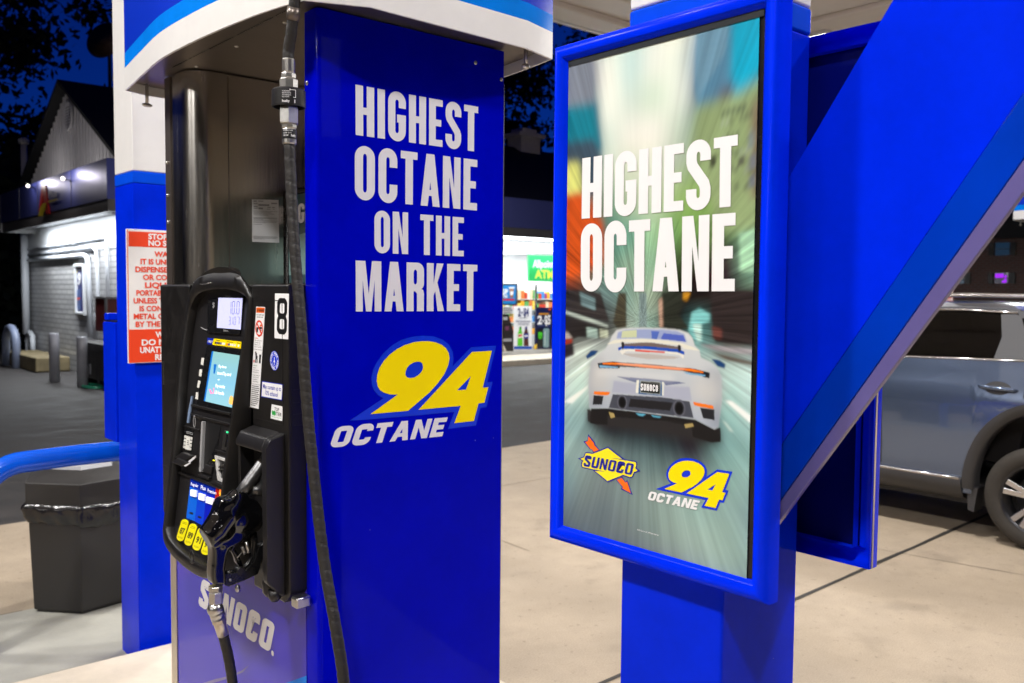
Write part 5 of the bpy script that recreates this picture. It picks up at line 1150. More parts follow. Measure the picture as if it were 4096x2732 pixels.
for q, t in oct_q:
    q = [V(p) for p in q]
    def PQ(u, w): return q[3].lerp(q[2], u).lerp(q[0].lerp(q[1], u), w)
    lp = [PQ(u, w) for u, w in rrect(0, 0, 1, 1, .45, .16, 6)]
    b = MB(); b.slab(lp, .004, 1); b.slab([PQ(u, w) + V((-.004, 0, 0)) for u, w in rrect(.05, .02, .95, .98, .42, .15, 6)], .0008, 0)
    fq = shift(q, (-.0052, 0, 0))
    b.geo(text2d(t, .03), sub(fq, .24, .80, .40, .66), 2)
    for v in (.14, .20): hbar(b, fq, .25, .78, v, v + .012, 2, (-1, 0, 0))
    for v in (.80, .84): hbar(b, fq, .22, .80, v, v + .008, 2, (-1, 0, 0))
    b.build("octane_label", ['label_yellow', 'black_print', 'black_print'], pump)
b = MB(); cq = V([(0.9658,2.5002,0.9373)][0])
b.tube([cq + V((0, .014 * cos(a * pi / 10), .019 * sin(a * pi / 10))) for a in range(21)], .0016, 6, 0, False)
b.geo(text2d("GILBARCO", .02), [(0.9662,2.4841,0.9439),(0.9666,2.4101,0.9472),(0.9653,2.4107,0.9379),(0.9650,2.4850,0.9351)]); b.geo(text2d("VEEDER-ROOT", .01), [(0.9644,2.4800,0.9312),(0.9647,2.3860,0.9332),(0.9637,2.3864,0.9261),(0.9634,2.4804,0.9239)])
b.build("maker_mark", 'boot_plastic', bez)

# --- stickers on the head
SX = "decal"
hq = lambda q: shift(q, (-.0003, 0, 0))
b = MB(); q8 = hq([(1.0800,2.1994,1.6919),(1.0800,2.1209,1.6916),(1.0800,2.1263,1.5734),(1.0800,2.2041,1.5733)]); b.slab(q8, .0005, 0)
def P8(u, w):
    qf = shift(q8, (-.0009, 0, 0)); return qf[3].lerp(qf[2], u).lerp(qf[0].lerp(qf[1], u), w)
half = [(.50, 1), (.74, 1), (.90, .955), (1, .88), (1, .60), (.93, .54), (.88, .515), (.88, .485), (.93, .46), (1, .40), (1, .12), (.90, .045), (.74, 0), (.5, 0)]
o8 = half + [(1 - x, y) for x, y in half[::-1][1:-1]]
mp8 = lambda L: [P8(.18 + .72 * x, .10 + .80 * y) for x, y in L]
b.poly([mp8(o8), mp8(rrect(.27, .575, .73, .86, .16, .06)), mp8(rrect(.27, .14, .73, .425, .16, .06))], 1)
b.build("number_sticker", ['print_white', 'black_print'], head)
# long warning strip
b = MB(); qs = hq([(1.0800,2.3126,1.6549),(1.0800,2.2584,1.6547),(1.0800,2.3028,1.3741),(1.0800,2.3581,1.3737)]); b.slab(qs, .0004, 0); f = shift(qs, (-.0006, 0, 0))
b.slab(sub(f, .04, .96, .006, .058), .0001, 3)
b.geo(text2d("WARNING", .03), sub(shift(f, (-.0002, 0, 0)), .26, .94, .020, .046), 1)
b.slab([sub(shift(f, (-.0002, 0, 0)), .08, .22, .018, .047)[k] for k in (2, 3)] + [sub(shift(f, (-.0002, 0, 0)), .15, .15, .018, .047)[0]], .0001, 1)
b.geo(text2d("STATIC ELECTRIC SPARK", .01), sub(f, .06, .94, .072, .084), 1); b.geo(text2d("EXPLOSION HAZARD", .01), sub(f, .14, .86, .094, .106), 1)
def ring(c, ry, rz, wd, mi, n=28):
    vs = []
    for i in range(n):
        a = 2 * pi * i / n
        vs += [c + V((0, ry * cos(a), rz * sin(a))), c + V((0, (ry - wd) * cos(a), (rz - wd) * sin(a)))]
    b.add(vs, [(2 * i, 2 * i + 1, (2 * i + 3) % (2 * n), (2 * i + 2) % (2 * n)) for i in range(n)], mi)
cc = sub(f, .5, .5, .21, .21)[0]
b.slab(sub(f, .2, .38, .20, .25), .0001, 1); b.slab(sub(f, .36, .80, .195, .215), .0001, 1); b.slab(sub(f, .55, .85, .17, .19), .0001, 3); b.slab(sub(f, .6, .75, .22, .25), .0001, 1)
cc = cc + V((-.0003, 0, 0)); ring(cc, .0235, .0225, .005, 2)
b.slab([cc + V((0, .017, .013)), cc + V((0, .013, .017)), cc + V((0, -.017, -.013)), cc + V((0, -.013, -.017))], .0001, 2)
def tl(t, v0, v1, mi=1, u1=.86, bold=.005): b.geo(text2d(t, bold), sub(f, .10, u1, v0, v1), mi)
tl("NEVER", .302, .312, 2, .45, .02); tl("fill portable", .324, .334); tl("containers", .345, .355, 1, .75); tl("that are in", .366, .376, 1, .72); tl("or on vehicle.", .387, .397)
hbar(b, f, 0, 1, .417, .4195, 1, (-1, 0, 0))
for (u0, u1, v0, v1, mi) in ((.25, .42, .455, .48, 1), (.30, .52, .48, .515, 1), (.28, .38, .515, .55, 1), (.44, .54, .515, .55, 1), (.08, .22, .525, .548, 2), (.70, .90, .465, .55, 1), (.22, .34, .44, .458, 1)): b.slab(sub(f, u0, u1, v0, v1), .0001, mi)
tl("ALWAYS", .573, .583, 4, .52, .02); tl("place", .595, .605, 1, .42); tl("containers", .616, .626, 1, .75); tl("on ground.", .637, .647, 1, .72); tl("Keep nozzle in", .667, .677, 1, .9); tl("contact with", .688, .698, 1, .78); tl("container", .709, .719, 1, .68); tl("while filling.", .730, .740, 1, .78)
hbar(b, f, 0, 1, .762, .7645, 1, (-1, 0, 0))
rows_of_print(b, sub(f, .08, .94, .775, .985), 11, 1, .42, 3)
b.build("warning_strip", ['print_white', 'black_print', 'red', 'orange', ink(40, 150, 90)], head)
# seal
b = MB(); c0 = hq([(1.0800,2.2055,1.5132)])[0]
def disc(c, ry, rz, mi, n=28): b.add([c + V((0, ry * cos(2 * pi * i / n), rz * sin(2 * pi * i / n))) for i in range(n)], [tuple(range(n))], mi)
disc(c0 + V((-.0003, 0, 0)), .0262, .0262, 0); ring(c0 + V((-.0006, 0, 0)), .0245, .0245, .0012, 1); ring(c0 + V((-.0006, 0, 0)), .0158, .0158, .0012, 1)
for i in range(20):
    if i % 5 == 4: continue
    a = 2 * pi * i / 20; e = c0 + V((-.0006, .020 * cos(a), .020 * sin(a))); t_ = V((0, -sin(a), cos(a))); r_ = V((0, cos(a), sin(a)))
    b.slab([e + t_ * .0022 + r_ * .002, e - t_ * .0022 + r_ * .002, e - t_ * .0022 - r_ * .002, e + t_ * .0022 - r_ * .002], .0001, 1)
for (y, z, w, h) in ((0, .005, .003, .008), (0, -.003, .009, .004), (0, -.009, .006, .0025), (0, .000, .006, .003)): b.box(c0.x - .0008, c0.x - .0006, c0.y + y - w / 2, c0.y + y + w / 2, c0.z + z - h / 2, c0.z + z + h / 2, 1)
b.build("inspection_seal", ['outline_blue', 'print_white'], head)
b = MB(); q = hq([(1.0800,2.2807,1.4532),(1.0800,2.1555,1.4544),(1.0800,2.1632,1.4104),(1.0800,2.2866,1.4088)]); b.slab(q, .0004, 1); f2 = shift(q, (-.0005, 0, 0)); b.slab(sub(f2, .025, .975, .05, .95), .0001, 0)
f2 = shift(f2, (-.0002, 0, 0)); b.geo(text2d("May contain up to", .012), sub(f2, .07, .93, .17, .44), 1); b.geo(text2d("10% ethanol", .012), sub(f2, .19, .79, .55, .82), 1)
b.build("ethanol_sticker", ['print_white', 'ink_blue'], head)
b = MB(); q = hq([(1.0800,2.2233,1.3949),(1.0800,2.1580,1.3951),(1.0800,2.1626,1.3564),(1.0800,2.2301,1.3558)]); b.slab(q, .0004, 0); f2 = shift(q, (-.0006, 0, 0))
b.geo(text2d("TOP", .012), sub(f2, .28, .68, .16, .40), 1); b.geo(text2d("TIER", .012), sub(f2, .44, .93, .46, .70), 1); b.geo(text2d("Detergent Gasoline", .0), sub(f2, .08, .92, .80, .86), 2)
for u in (.17, .33): disc(sub(f2, u, u, .57, .57)[0], .0062, .0068, 2)
b.build("fuel_quality_sticker", ['print_white', 'black_print', ink(50, 170, 80)], head)
b = MB(); q = hq([(1.0800,2.3679,1.3093),(1.0800,2.2631,1.3077),(1.0800,2.2675,1.2732),(1.0800,2.3727,1.2725)]); b.slab(q, .0004, 0); f2 = shift(q, (-.0006, 0, 0))
b.geo(text2d("How to", .012), sub(f2, .12, .62, .16, .44), 1); b.geo(text2d("Operate", .012), sub(f2, .12, .72, .58, .84), 1)
b.build("instruction_sticker", ['yellow', 'black_print'], head)
# --- nozzle boot
b = MB()
b.prism([(HX + .002, 1.326), (1.040, 1.312), (1.0265, 1.288), (1.0285, .935), (1.064, .894), (HX + .002, .890)], 1, 2.150, 2.176)
b.prism([(HX + .002, 1.327), (1.0405, 1.313), (1.027, 1.2885), (1.027, 1.274), (1.050, 1.284), (HX + .002, 1.286)], 1, 2.1761, 2.340)
b.prism([(HX + .002, 1.300), (1.036, 1.290), (1.040, 1.05), (HX + .002, 1.03)], 1, 2.330, 2.346)
b.build("nozzle_boot", 'boot_plastic', pump, bevel=.006, seg=3)
b = MB(); b.box(HX - .004, HX - .0005, 2.178, 2.329, .93, 1.285); b.build("boot_back", 'black_print', pump)
b = MB()
b.lathe([(.012, 0), (.020, .012), (.022, .035), (.016, .055)], (1.058, 2.195, .884), (0, 0, 1), 20)
b.build("boot_cup", 'boot_plastic', pump); b = MB()
b.lathe([(.010, 0), (.017, .010), (.018, .030)], (1.058, 2.168, .878), (0, 0, 1), 20)
b.build("boot_cup", 'boot_plastic', pump)
b = MB(); b.box(1.083, XF - .004, 2.094, 2.1275, .868, .897); b.build("door_latch", 'zinc', pump, bevel=.006, seg=3)

# ================================================================== hose with breakaway
hs = thing("fuel_hose", "black spiral wrapped hose with metal breakaway hanging from the dispenser's top", "hose", (1.03, 2.018, 2.40))
def spiral(L, a):
    ph = (L / .030 + a / (2 * pi)) % 1.0
    return 1 - .10 * math.exp(-((ph - .5) / .06) ** 2) + .03 * (ph - .5)
def cat(P, step=.004):
    P = [V(p) for p in P]; out = []
    for i in range(len(P) - 1):
        p0, p1, p2, p3 = P[max(i - 1, 0)], P[i], P[i + 1], P[min(i + 2, len(P) - 1)]
        n = max(2, int((p2 - p1).length / step))
        for s in range(n):
            t = s / n
            out.append(.5 * (2 * p1 + (p2 - p0) * t + (2 * p0 - 5 * p1 + 4 * p2 - p3) * t * t + (3 * p1 - p0 - 3 * p2 + p3) * t ** 3))
    out.append(P[-1]); return out
HX0, HY0 = 1.03, 2.018
main = [(HX0, 2.017, 2.056), (HX0, 2.012, 1.98), (HX0, 1.993, 1.80), (HX0, 1.962, 1.617), (HX0, 1.926, 1.378), (HX0, 1.861, 1.089), (HX0, 1.803, .926), (HX0, 1.765, .801), (1.025, 1.738, .62), (1.005, 1.79, .38), (.985, 1.95, .27), (.975, 2.12, .33), (.974, 2.22, .48), (.9755, 2.25, .640), (.965, 2.25, .72), (.951, 2.25, .785)]
b = MB(); b.tube(cat(main), .0136, 28, 0, True, True, spiral); b.build("hose_line", 'rubber', hs)
b = MB(); b.tube(cat([(1.03, 1.985, 2.395), (1.03, 1.992, 2.365), (1.03, 2.006, 2.315), (1.03, 2.019, 2.28), (1.03, 2.021, 2.252)]), .0136, 24, 0, True, True, spiral); b.build("hose_stub", 'rubber', hs)
b = MB(); b.lathe([(.0155, 0), (.0155, .03)], (1.03, 1.990, 2.375), V((0, .28, -1)), 24); b.build("top_ferrule", 'dark_metal', hs)
ht = [(1.03, 2.02)]
def hexp(b, z0, z1, r, nn=6, rot=0): b.lathe([(r * .93, 0), (r, .0025), (r, z0 - z1 - .0025), (r * .93, z0 - z1)], (1.03, 2.02, z1), (0, 0, 1), nn, 0, False)
b = MB(); hexp(b, 2.259, 2.226, .0155, 12); hexp(b, 2.2255, 2.2115, .0182, 8); hexp(b, 2.211, 2.181, .0230, 8); b.build("breakaway_upper", 'zinc', hs)
b = MB(); pr = [(.018, .0), (.030, .006), (.0375, .0), (.0405, -.0), ]
b._lathe([(.024, 2.186), (.037, 2.186), (.0405, 2.182), (.0408, 2.146), (.0405, 2.143), (.0365, 2.143), (.036, 2.160), (.022, 2.162)], V((1.03, 2.02, 0)), V((0, 0, 1)), 40, 0, True)
col_ = b.build("breakaway_collar", 'boot_plastic', hs); md = col_.modifiers.new("e", 'EDGE_SPLIT'); md.split_angle = R(40)
def cylgeo(b, g, c, r, a0, a1, z0, z1, mi=0):
    vs, fs = g; c = V(c)
    b.add([c + V((r * cos(a0 + (a1 - a0) * u), r * sin(a0 + (a1 - a0) * u), z0 + (z1 - z0) * w)) for u, w in vs], fs, mi)
fa = math.atan2(-2.02, -1.03)
b = MB()
for i, t in enumerate(("TO RECONNECT:", "PUSH UP & TWIST TO", "LOCK WHEN SEAT IS", "FULLY DOWN")): cylgeo(b, text2d(t, .01), (1.03, 2.02, 0), .0412, fa - .38, fa + (.10, .14, .14, .02)[i], 2.1730 - i * .0045, 2.1758 - i * .0045)
cylgeo(b, text2d("husky", .03), (1.03, 2.02, 0), .0412, fa - .38, fa + .06, 2.1485, 2.1545)
for (a0, a1, z0, z1) in ((.05, .42, 2.1775, 2.1787), (.39, .42, 2.160, 2.1787), (.26, .42, 2.160, 2.1612), (.05, .11, 2.1765, 2.180), (.33, .38, 2.147, 2.155)):
    cylgeo(b, ([(0, 0), (.5, 0), (1, 0), (1, 1), (.5, 1), (0, 1)], [(0, 1, 4, 5), (1, 2, 3, 4)]), (1.03, 2.02, 0), .0412, fa + a0, fa + a1, z0, z1)
b.build("collar_print", 'print_white', col_)
b = MB()
def hexq(b, z0, z1, r, nn): b.lathe([(r * .93, 0), (r, .0025), (r, z0 - z1 - .0025), (r * .93, z0 - z1)], (1.03, 2.018, z1), (0, 0, 1), nn, 0, False)
hexq(b, 2.145, 2.103, .0238, 6); hexq(b, 2.1025, 2.092, .0185, 8); hexq(b, 2.0915, 2.0545, .0172, 16); b.build("breakaway_lower", 'zinc', hs)
b = MB(); g1 = ([(i / 8, w) for w in (0, 1) for i in range(9)], [(i, i + 1, i + 10, i + 9) for i in range(8)])
cylgeo(b, g1, (1.03, 2.018, 0), .01745, fa - 1.3, fa + 1.3, 2.066, 2.0895, 0)
for i in range(3): cylgeo(b, text2d(("FLEXIBLE HOSE", "UL 330  25 FT", "CURB PUMP")[i], .01), (1.03, 2.018, 0), .0177, fa - .9, fa + (.5, .3, -.1)[i], 2.0845 - i * .006, 2.0875 - i * .006, 1)
cylgeo(b, text2d("husky", .03), (1.03, 2.018, 0), .0177, fa + .25, fa + 1.0, 2.0715, 2.0775, 1)
b.build("hose_tag", ['black_print', 'print_white'], hs)
# ================================================================== nozzle
nz = thing("fuel_nozzle", "glossy black fuel nozzle with grey spout resting in the dispenser's holster", "nozzle", (.945, 2.25, .93))
NY = 2.25
def xz(P): return [(x, NY, z) for x, z in P]
nb = MB()
def tube_xz(P, r, sy=1.0, n=20):
    o = len(nb.v); nb.tube(xz(P), r, n)
    for i in range(o, len(nb.v)): nb.v[i].y = NY + (nb.v[i].y - NY) * sy
def outline(P, t): nb.prism([(p[0], p[2]) for p in P], 1, NY - t, NY + t)
outline([(1.0202,2.2500,1.1501),(1.0104,2.2500,1.1632),(0.9931,2.2500,1.1700),(0.9780,2.2500,1.1663),(0.9704,2.2500,1.1544),(0.9557,2.2500,1.1580),(0.9409,2.2500,1.1544),(0.9320,2.2500,1.1385),(0.9259,2.2500,1.1143),(0.9214,2.2500,1.0971),(0.9283,2.2500,1.0637),(0.9354,2.2500,1.0387),(0.9514,2.2500,1.0256),(0.9752,2.2500,1.0242),(1.0017,2.2500,1.0341),(1.0286,2.2500,1.0538),(1.0490,2.2500,1.0800),(1.0539,2.2500,1.1163),(1.0409,2.2500,1.1383)], .024)
tube_xz([(.998, 1.152), (.968, 1.113), (.935, 1.072), (.915, 1.058)], [.026, .043, .040, .034], .92)
tube_xz([(.955, 1.100), (1.00, 1.092), (1.04, 1.085), (1.058, 1.08)], [.040, .044, .040, .030], .85)
outline([(0.9179,2.2500,1.0368),(0.9693,2.2500,1.0326),(0.9564,2.2500,1.0044),(0.9509,2.2500,0.9691),(0.9534,2.2500,0.9264),(0.9168,2.2500,0.9341),(0.9127,2.2500,0.9587),(0.9160,2.2500,0.9976)], .021)
tube_xz([(.945, 1.085), (.922, 1.062), (.905, 1.054)], [.036, .035, .033], 1)
tube_xz([(1.004, 1.160), (.992, 1.145), (.975, 1.122)], [.0245, .029, .036], 1)
nbo = nb.build("nozzle_body", 'nozzle_black', nz)
rm = nbo.modifiers.new("fuse", 'REMESH'); rm.mode = 'VOXEL'; rm.voxel_size = .0030; rm.use_smooth_shade = True
smo = nbo.modifiers.new("sm", 'SMOOTH'); smo.factor = .7; smo.iterations = 22
def wear():
    m = M['nozzle_black']; nt = m.node_tree; bs = nt.nodes["Principled BSDF"]
    tc = nt.nodes.new("ShaderNodeTexCoord"); mp = nt.nodes.new("ShaderNodeVectorMath"); mp.operation = 'DISTANCE'
    gp = V((.925, 2.225, 1.115)) - V((.945, 2.25, .93))
    sc_ = nt.nodes.new("ShaderNodeVectorMath"); sc_.operation = 'MULTIPLY'; sc_.inputs[1].default_value = (1.5, 1.0, .72)
    nt.links.new(tc.outputs["Object"], sc_.inputs[0]); nt.links.new(sc_.outputs[0], mp.inputs[0]); mp.inputs[1].default_value = (gp.x * 1.5, gp.y, gp.z * .72)
    n = nt.nodes.new("ShaderNodeTexNoise"); n.inputs["Scale"].default_value = 150; n.inputs["Detail"].default_value = 3; nt.links.new(tc.outputs["Object"], n.inputs[0])
    a = nt.nodes.new("ShaderNodeMath"); a.operation = 'LESS_THAN'; a.inputs[1].default_value = .026; nt.links.new(mp.outputs["Value"], a.inputs[0])
    c2 = nt.nodes.new("ShaderNodeMath"); c2.operation = 'GREATER_THAN'; c2.inputs[1].default_value = .645; nt.links.new(n.outputs[0], c2.inputs[0])
    d = nt.nodes.new("ShaderNodeMath"); d.operation = 'MULTIPLY'; nt.links.new(a.outputs[0], d.inputs[0]); nt.links.new(c2.outputs[0], d.inputs[1])
    mx = nt.nodes.new("ShaderNodeMix"); mx.data_type = 'RGBA'; nt.links.new(d.outputs[0], mx.inputs[0]); mx.inputs[6].default_value = (.004, .004, .005, 1); mx.inputs[7].default_value = (.6, .6, .62, 1)
    nt.links.new(mx.outputs[2], bs.inputs["Base Color"])
wear()
b = MB(); b.tube(xz([(.996, 1.150), (1.02, 1.179), (1.05, 1.2145), (1.078, 1.248), (1.084, 1.255)]), [.0178, .0175, .0170, .0158, .0135], 24); b.build("spout", 'spout', nz)
b = MB(); b.tube(xz([(1.03, 1.165), (1.052, 1.160), (1.07, 1.185)]), [.016, .019, .017], 16); b.build("vapour_guard", 'spout', nz)
# lever, guard, chain
b = MB(); b.tube(xz([(.957, .953), (.978, .950), (1.000, .952), (1.022, .963), (1.036, .985), (1.040, 1.02), (1.036, 1.05)]), [.009, .0085, .008, .008, .008, .009, .010], 12)
o = b.build("hand_guard", 'black_smooth', nz)
b = MB(); b.prism([(.950, .955), (.950, .925), (.963, .918), (1.005, .925), (1.045, .935), (1.062, .98), (1.066, 1.02), (1.048, 1.01), (1.030, .968), (1.004, .952)], 1, NY - .012, NY + .012); b.build("holster_lip", 'black_smooth', nz, bevel=.003)
b = MB(); b.lathe([(.010, -.014), (.012, -.010), (.012, .010), (.010, .014)], (.996, NY, .953), (0, 1, 0), 18); b.build("lever_pivot", 'boot_plastic', nz)
b = MB(); b.ball((.966, NY - .0125, .936), .0042, 12); b.build("pivot_rivet", 'zinc', nz)
b = MB(); b.tube(xz([(1.000, .965), (.988, .995), (.975, 1.015), (.970, 1.028)]), [.006, .007, .007, .006], 10); b.build("trigger_lever", 'black_smooth', nz)
b = MB()
b.tube([(.986, NY - .01, 1.032), (.970, NY - .01, 1.012), (.976, NY - .012, .995), (.980, NY - .01, .982), (.990, NY - .01, .968)], .0014, 6)
b.build("latch_chain", 'zinc', nz)
b = MB(); b.tube([(.999, NY - .012, 1.018), (1.008, NY - .012, .998)], .0042, 10); b.tube([(1.010, NY - .014, 1.03), (1.018, NY - .014, 1.0)], .0048, 10); b.tube([(.985, NY - .014, .992), (1.0, NY - .014, 1.006)], .0013, 6); b.build("latch_spring", 'zinc', nz)
b = MB(); b.ball((.987, NY - .01, .908), .0085, 14, 0, (.8, .8, 1.25)); b.build("hang_bead", 'zinc', nz)
# swivel fittings below the grip
b = MB(); b.lathe([(.0175, 0), (.019, .002), (.019, .012), (.0175, .014)], (.931, NY, .911), (0, 0, 1), 8, 0, False); b.build("swivel_nut", 'dark_metal' if False else 'zinc', nz)
b = MB(); b.lathe([(.0165, 0), (.0182, .003), (.0182, .030), (.016, .033)], (.931, NY, .877), (0, 0, 1), 6, 0, False); b.build("swivel_hex", 'zinc', nz)
b = MB(); b.ball((.930, NY, .862), .0215, 20, 0, (1, 1, .95)); b.lathe([(.020, 0), (.019, .028)], (.9315, NY, .862), V((.0075, 0, -.03)), 20); b.build("swivel_elbow", 'zinc', nz)
ax = V((.012, 0, -.045)).normalized()
b = MB(); b.lathe([(.0175, 0), (.0195, .002), (.0195, .012), (.0175, .014)], V((.938, NY, .838)), ax, 8, 0, False); b.lathe([(.0158, 0), (.0162, .003), (.0150, .040)], V((.9405, NY, .8265)), ax, 20); b.build("hose_sleeve", 'steel_trim', nz)
# ================================================================== notices, bin, guard rail
M['warn_white'] = mat("notice white", (0.80, 0.78, 0.78, 1), 0.4)
ws = thing("warning_sign", "red and white fire warning notice on the column behind the black pump", "warning sign", (1.49, 4.05, 1.37), "fire warning notices")
WY = 4.052
def yq(x0, x1, z0, z1, y=WY): return [(x0, y, z1), (x1, y, z1), (x1, y, z0), (x0, y, z0)]
b = MB(); b.box(1.295, 1.695, WY, WY + .012, 1.374, 1.962); wb = b.build("sign_board", 'warn_white', ws, bevel=.002)
b = MB(); b.slab(yq(1.303, 1.687, 1.886, 1.952), .0006, 0, (0, -1, 0)); b.slab(yq(1.299, 1.691, 1.377, 1.523), .0006, 0, (0, -1, 0))
for (x0, x1, z0, z1) in ((1.297, 1.3, 1.376, 1.960), (1.690, 1.693, 1.376, 1.960)): b.slab(yq(x0, x1, z0, z1), .0005, 0, (0, -1, 0))
b.build("red_bands", 'sign_red', wb)
b = MB()
def line(t, xc, z0, z1, wd, mi):
    b.geo(text2d(t, .034), [(xc - wd / 2, WY - .0012, z1), (xc + wd / 2, WY - .0012, z1), (xc + wd / 2, WY - .0012, z0), (xc - wd / 2, WY - .0012, z0)], mi)
XC = 1.495
wl = [("STOP ENGINE", 1.922, 1.945, .215), ("NO SMOKING", 1.893, 1.916, .215)]
for t, z0, z1, wd in wl: line(t, XC, z0, z1, wd, 0)
rl = [("WARNING", .165), ("IT IS UNLAWFUL TO", .285), ("DISPENSE FLAMMABLE", .330), ("OR COMBUSTIBLE", .265), ("LIQUID INTO", .250), ("PORTABLE CONTAINERS", .325), ("UNLESS THE CONTAINER", .350), ("IS CONSTRUCTED OF", .300), ("METAL OR IS APPROVED", .350), ("BY THE FIRE MARSHAL", .335)]
for i, (t, wd) in enumerate(rl): line(t, XC, 1.845 - i * .0345, 1.868 - i * .0345, wd, 1)
for i, (t, wd) in enumerate((("WARNING", .165), ("DO NOT LEAVE", .285), ("UNATTENDED WHILE", .300), ("REFUELING", .170))): line(t, XC, 1.486 - i * .0335, 1.511 - i * .0335, wd, 0)
b.build("lettering", ['print_white', 'sign_red'], wb)

sv = thing("service_box", "blue metal box fixed to the far side of the rear column, slot on top", "service box", (1.45, 4.40, 1.02))
b = MB(); b.box(1.322, 1.60, 4.325, 4.50, .985, 1.545); b.build("box_body", 'blue_paint', sv, bevel=.006)
b = MB(); b.box(1.332, 1.59, 4.33, 4.495, 1.5455, 1.552); b.build("slot", 'black_print', sv)
b = MB(); b.box(1.328, 1.594, 4.44, 4.497, 1.552, 1.585); b.build("box_hood", 'blue_paint', sv, bevel=.004)

gr = thing("guard_rail", "bent blue pipe guard rail across the end of the pump island", "guard rail", (1.45, 4.62, 0))
M['rail_blue'] = mat("light blue pipe paint", (0.002, 0.10, 0.72, 1), 0.16, vary=.1, vscale=7)
P = [(.80, 4.62, -.05), (.80, 4.62, .66)] + [(.80 + .20 - .20 * cos(R(a)), 4.62, .69 + .20 * sin(R(a))) for a in range(0, 91, 9)] + [(1.2, 4.62, .895), (1.7, 4.62, .895)] + [(1.90 + .20 * sin(R(a)), 4.62, .69 + .20 * cos(R(a))) for a in range(0, 91, 9)] + [(2.10, 4.62, .4), (2.10, 4.62, -.05)]
b = MB(); b.tube(P, .050, 24); b.build("pipe", 'rail_blue', gr)
b = MB(); b.lathe([(.075, 0), (.07, .015), (.052, .016)], (.80, 4.62, 0.006), (0, 0, 1), 20); b.lathe([(.075, 0), (.07, .015), (.052, .016)], (2.10, 4.62, 0.006), (0, 0, 1), 20); b.build("pipe_collar", 'rail_blue', gr)

tc = thing("trash_can", "black six sided trash can with lid and black liner beside the rear column", "trash can", (1.403, 5.164, 0))
M['bin_black'] = mat("weathered black bin panel", (0.026, 0.0235, 0.022, 1), .42, vary=.3, vscale=5, bump=.15, bscale=200, rvary=.2)
M['liner'] = mat("black plastic liner", (0.014, 0.013, 0.014, 1), .16, bump=.5, bscale=25)
def hexa(r, ph=0): return [(1.403 + r * cos(R(12.3 + 60 * i + 240 - 12.3 + ph)), 5.164 + r * sin(R(12.3 + 60 * i + 240 - 12.3 + ph))) for i in range(6)]
# orient so that one corner sits at (1.31,4.88)
a0 = math.degrees(math.atan2(4.88 - 5.164, 1.31 - 1.403))
def hexa(r): return [(1.403 + r * cos(R(a0 + 60 * i)), 5.164 + r * sin(R(a0 + 60 * i))) for i in range(6)]
def frustum(b, r0, z0, r1, z1, cap0=True, cap1=True):
    A = [(x, y, z0) for x, y in hexa(r0)]; B = [(x, y, z1) for x, y in hexa(r1)]
    b.add(A + B, [(i, (i + 1) % 6, (i + 1) % 6 + 6, i + 6) for i in range(6)])
    if cap0: b.poly([A])
    if cap1: b.poly([B])
b = MB(); frustum(b, .272, .02, .292, .535); frustum(b, .255, .0, .255, .02); b.build("bin_body", 'bin_black', tc, bevel=.006)
b = MB(); frustum(b, .305, .580, .305, .695, True, False); frustum(b, .305, .695, .19, .745, False, True); b.build("bin_lid", 'bin_black', tc, bevel=.006)
b = MB(); frustum(b, .170, .746, .158, .762); b.build("lid_rim", 'grey_label', tc)
lb = MB(); n = 96; rings = []
rnd = random.Random(4)
hx = hexa(1.0)
def hexpt(r, t):
    t = t % 1.0 * 6; i = int(t) % 6; f = t - int(t); a, c = hexa(r)[i], hexa(r)[(i + 1) % 6]; return (a[0] + (c[0] - a[0]) * f, a[1] + (c[1] - a[1]) * f)
prof = [(.292, .588), (.316, .578), (.326, .560), (.320, .538), (.318, .515), (.302, .496), (.293, .482)]
for j, (r, z) in enumerate(prof):
    for i in range(n):
        w = .004 * sin(i * .55 + j * 1.3) + .004 * sin(i * 1.3 - j * .7) + rnd.uniform(-.002, .002)
        x, y = hexpt(r + w * (0 if j == 0 else 1), i / n); rings.append((x, y, z + (0 if j == 0 else 1) * (.004 * sin(i * .4 + 1) + rnd.uniform(-.002, .002) - (.028 * max(0, sin(i * 2 * pi / n * 3 + .6)) if j > 4 else 0))))
lb.add(rings, [(j * n + i, j * n + (i + 1) % n, (j + 1) * n + (i + 1) % n, (j + 1) * n + i) for j in range(len(prof) - 1) for i in range(n)], 0, True)
lb.build("bin_liner", 'liner', tc)

# ================================================================== station building
M['brick_white'] = bpy.data.materials.new("painted brick"); m = M['brick_white']; m.use_nodes = True
nt = m.node_tree; bs = nt.nodes["Principled BSDF"]
tcn = nt.nodes.new("ShaderNodeTexCoord"); mpn = nt.nodes.new("ShaderNodeMapping"); mpn.inputs["Rotation"].default_value = (R(90), 0, R(90))
sxyz = nt.nodes.new("ShaderNodeSeparateXYZ"); cxyz = nt.nodes.new("ShaderNodeCombineXYZ")
nt.links.new(tcn.outputs["Object"], sxyz.inputs[0]); nt.links.new(sxyz.outputs[1], cxyz.inputs[0]); nt.links.new(sxyz.outputs[2], cxyz.inputs[1])
bk = nt.nodes.new("ShaderNodeTexBrick"); bk.inputs["Scale"].default_value = 1.0
bk.inputs["Brick Width"].default_value = .42; bk.inputs["Row Height"].default_value = .105; bk.inputs["Mortar Size"].default_value = .012
bk.inputs["Color1"].default_value = (.50, .50, .50, 1); bk.inputs["Color2"].default_value = (.40, .40, .41, 1); bk.inputs["Mortar"].default_value = (.22, .22, .23, 1)
nt.links.new(cxyz.outputs[0], bk.inputs[0]); nt.links.new(bk.outputs[0], bs.inputs["Base Color"])
bp = nt.nodes.new("ShaderNodeBump"); bp.inputs["Strength"].default_value = .9; bp.inputs["Distance"].default_value = .02; bp.invert = True
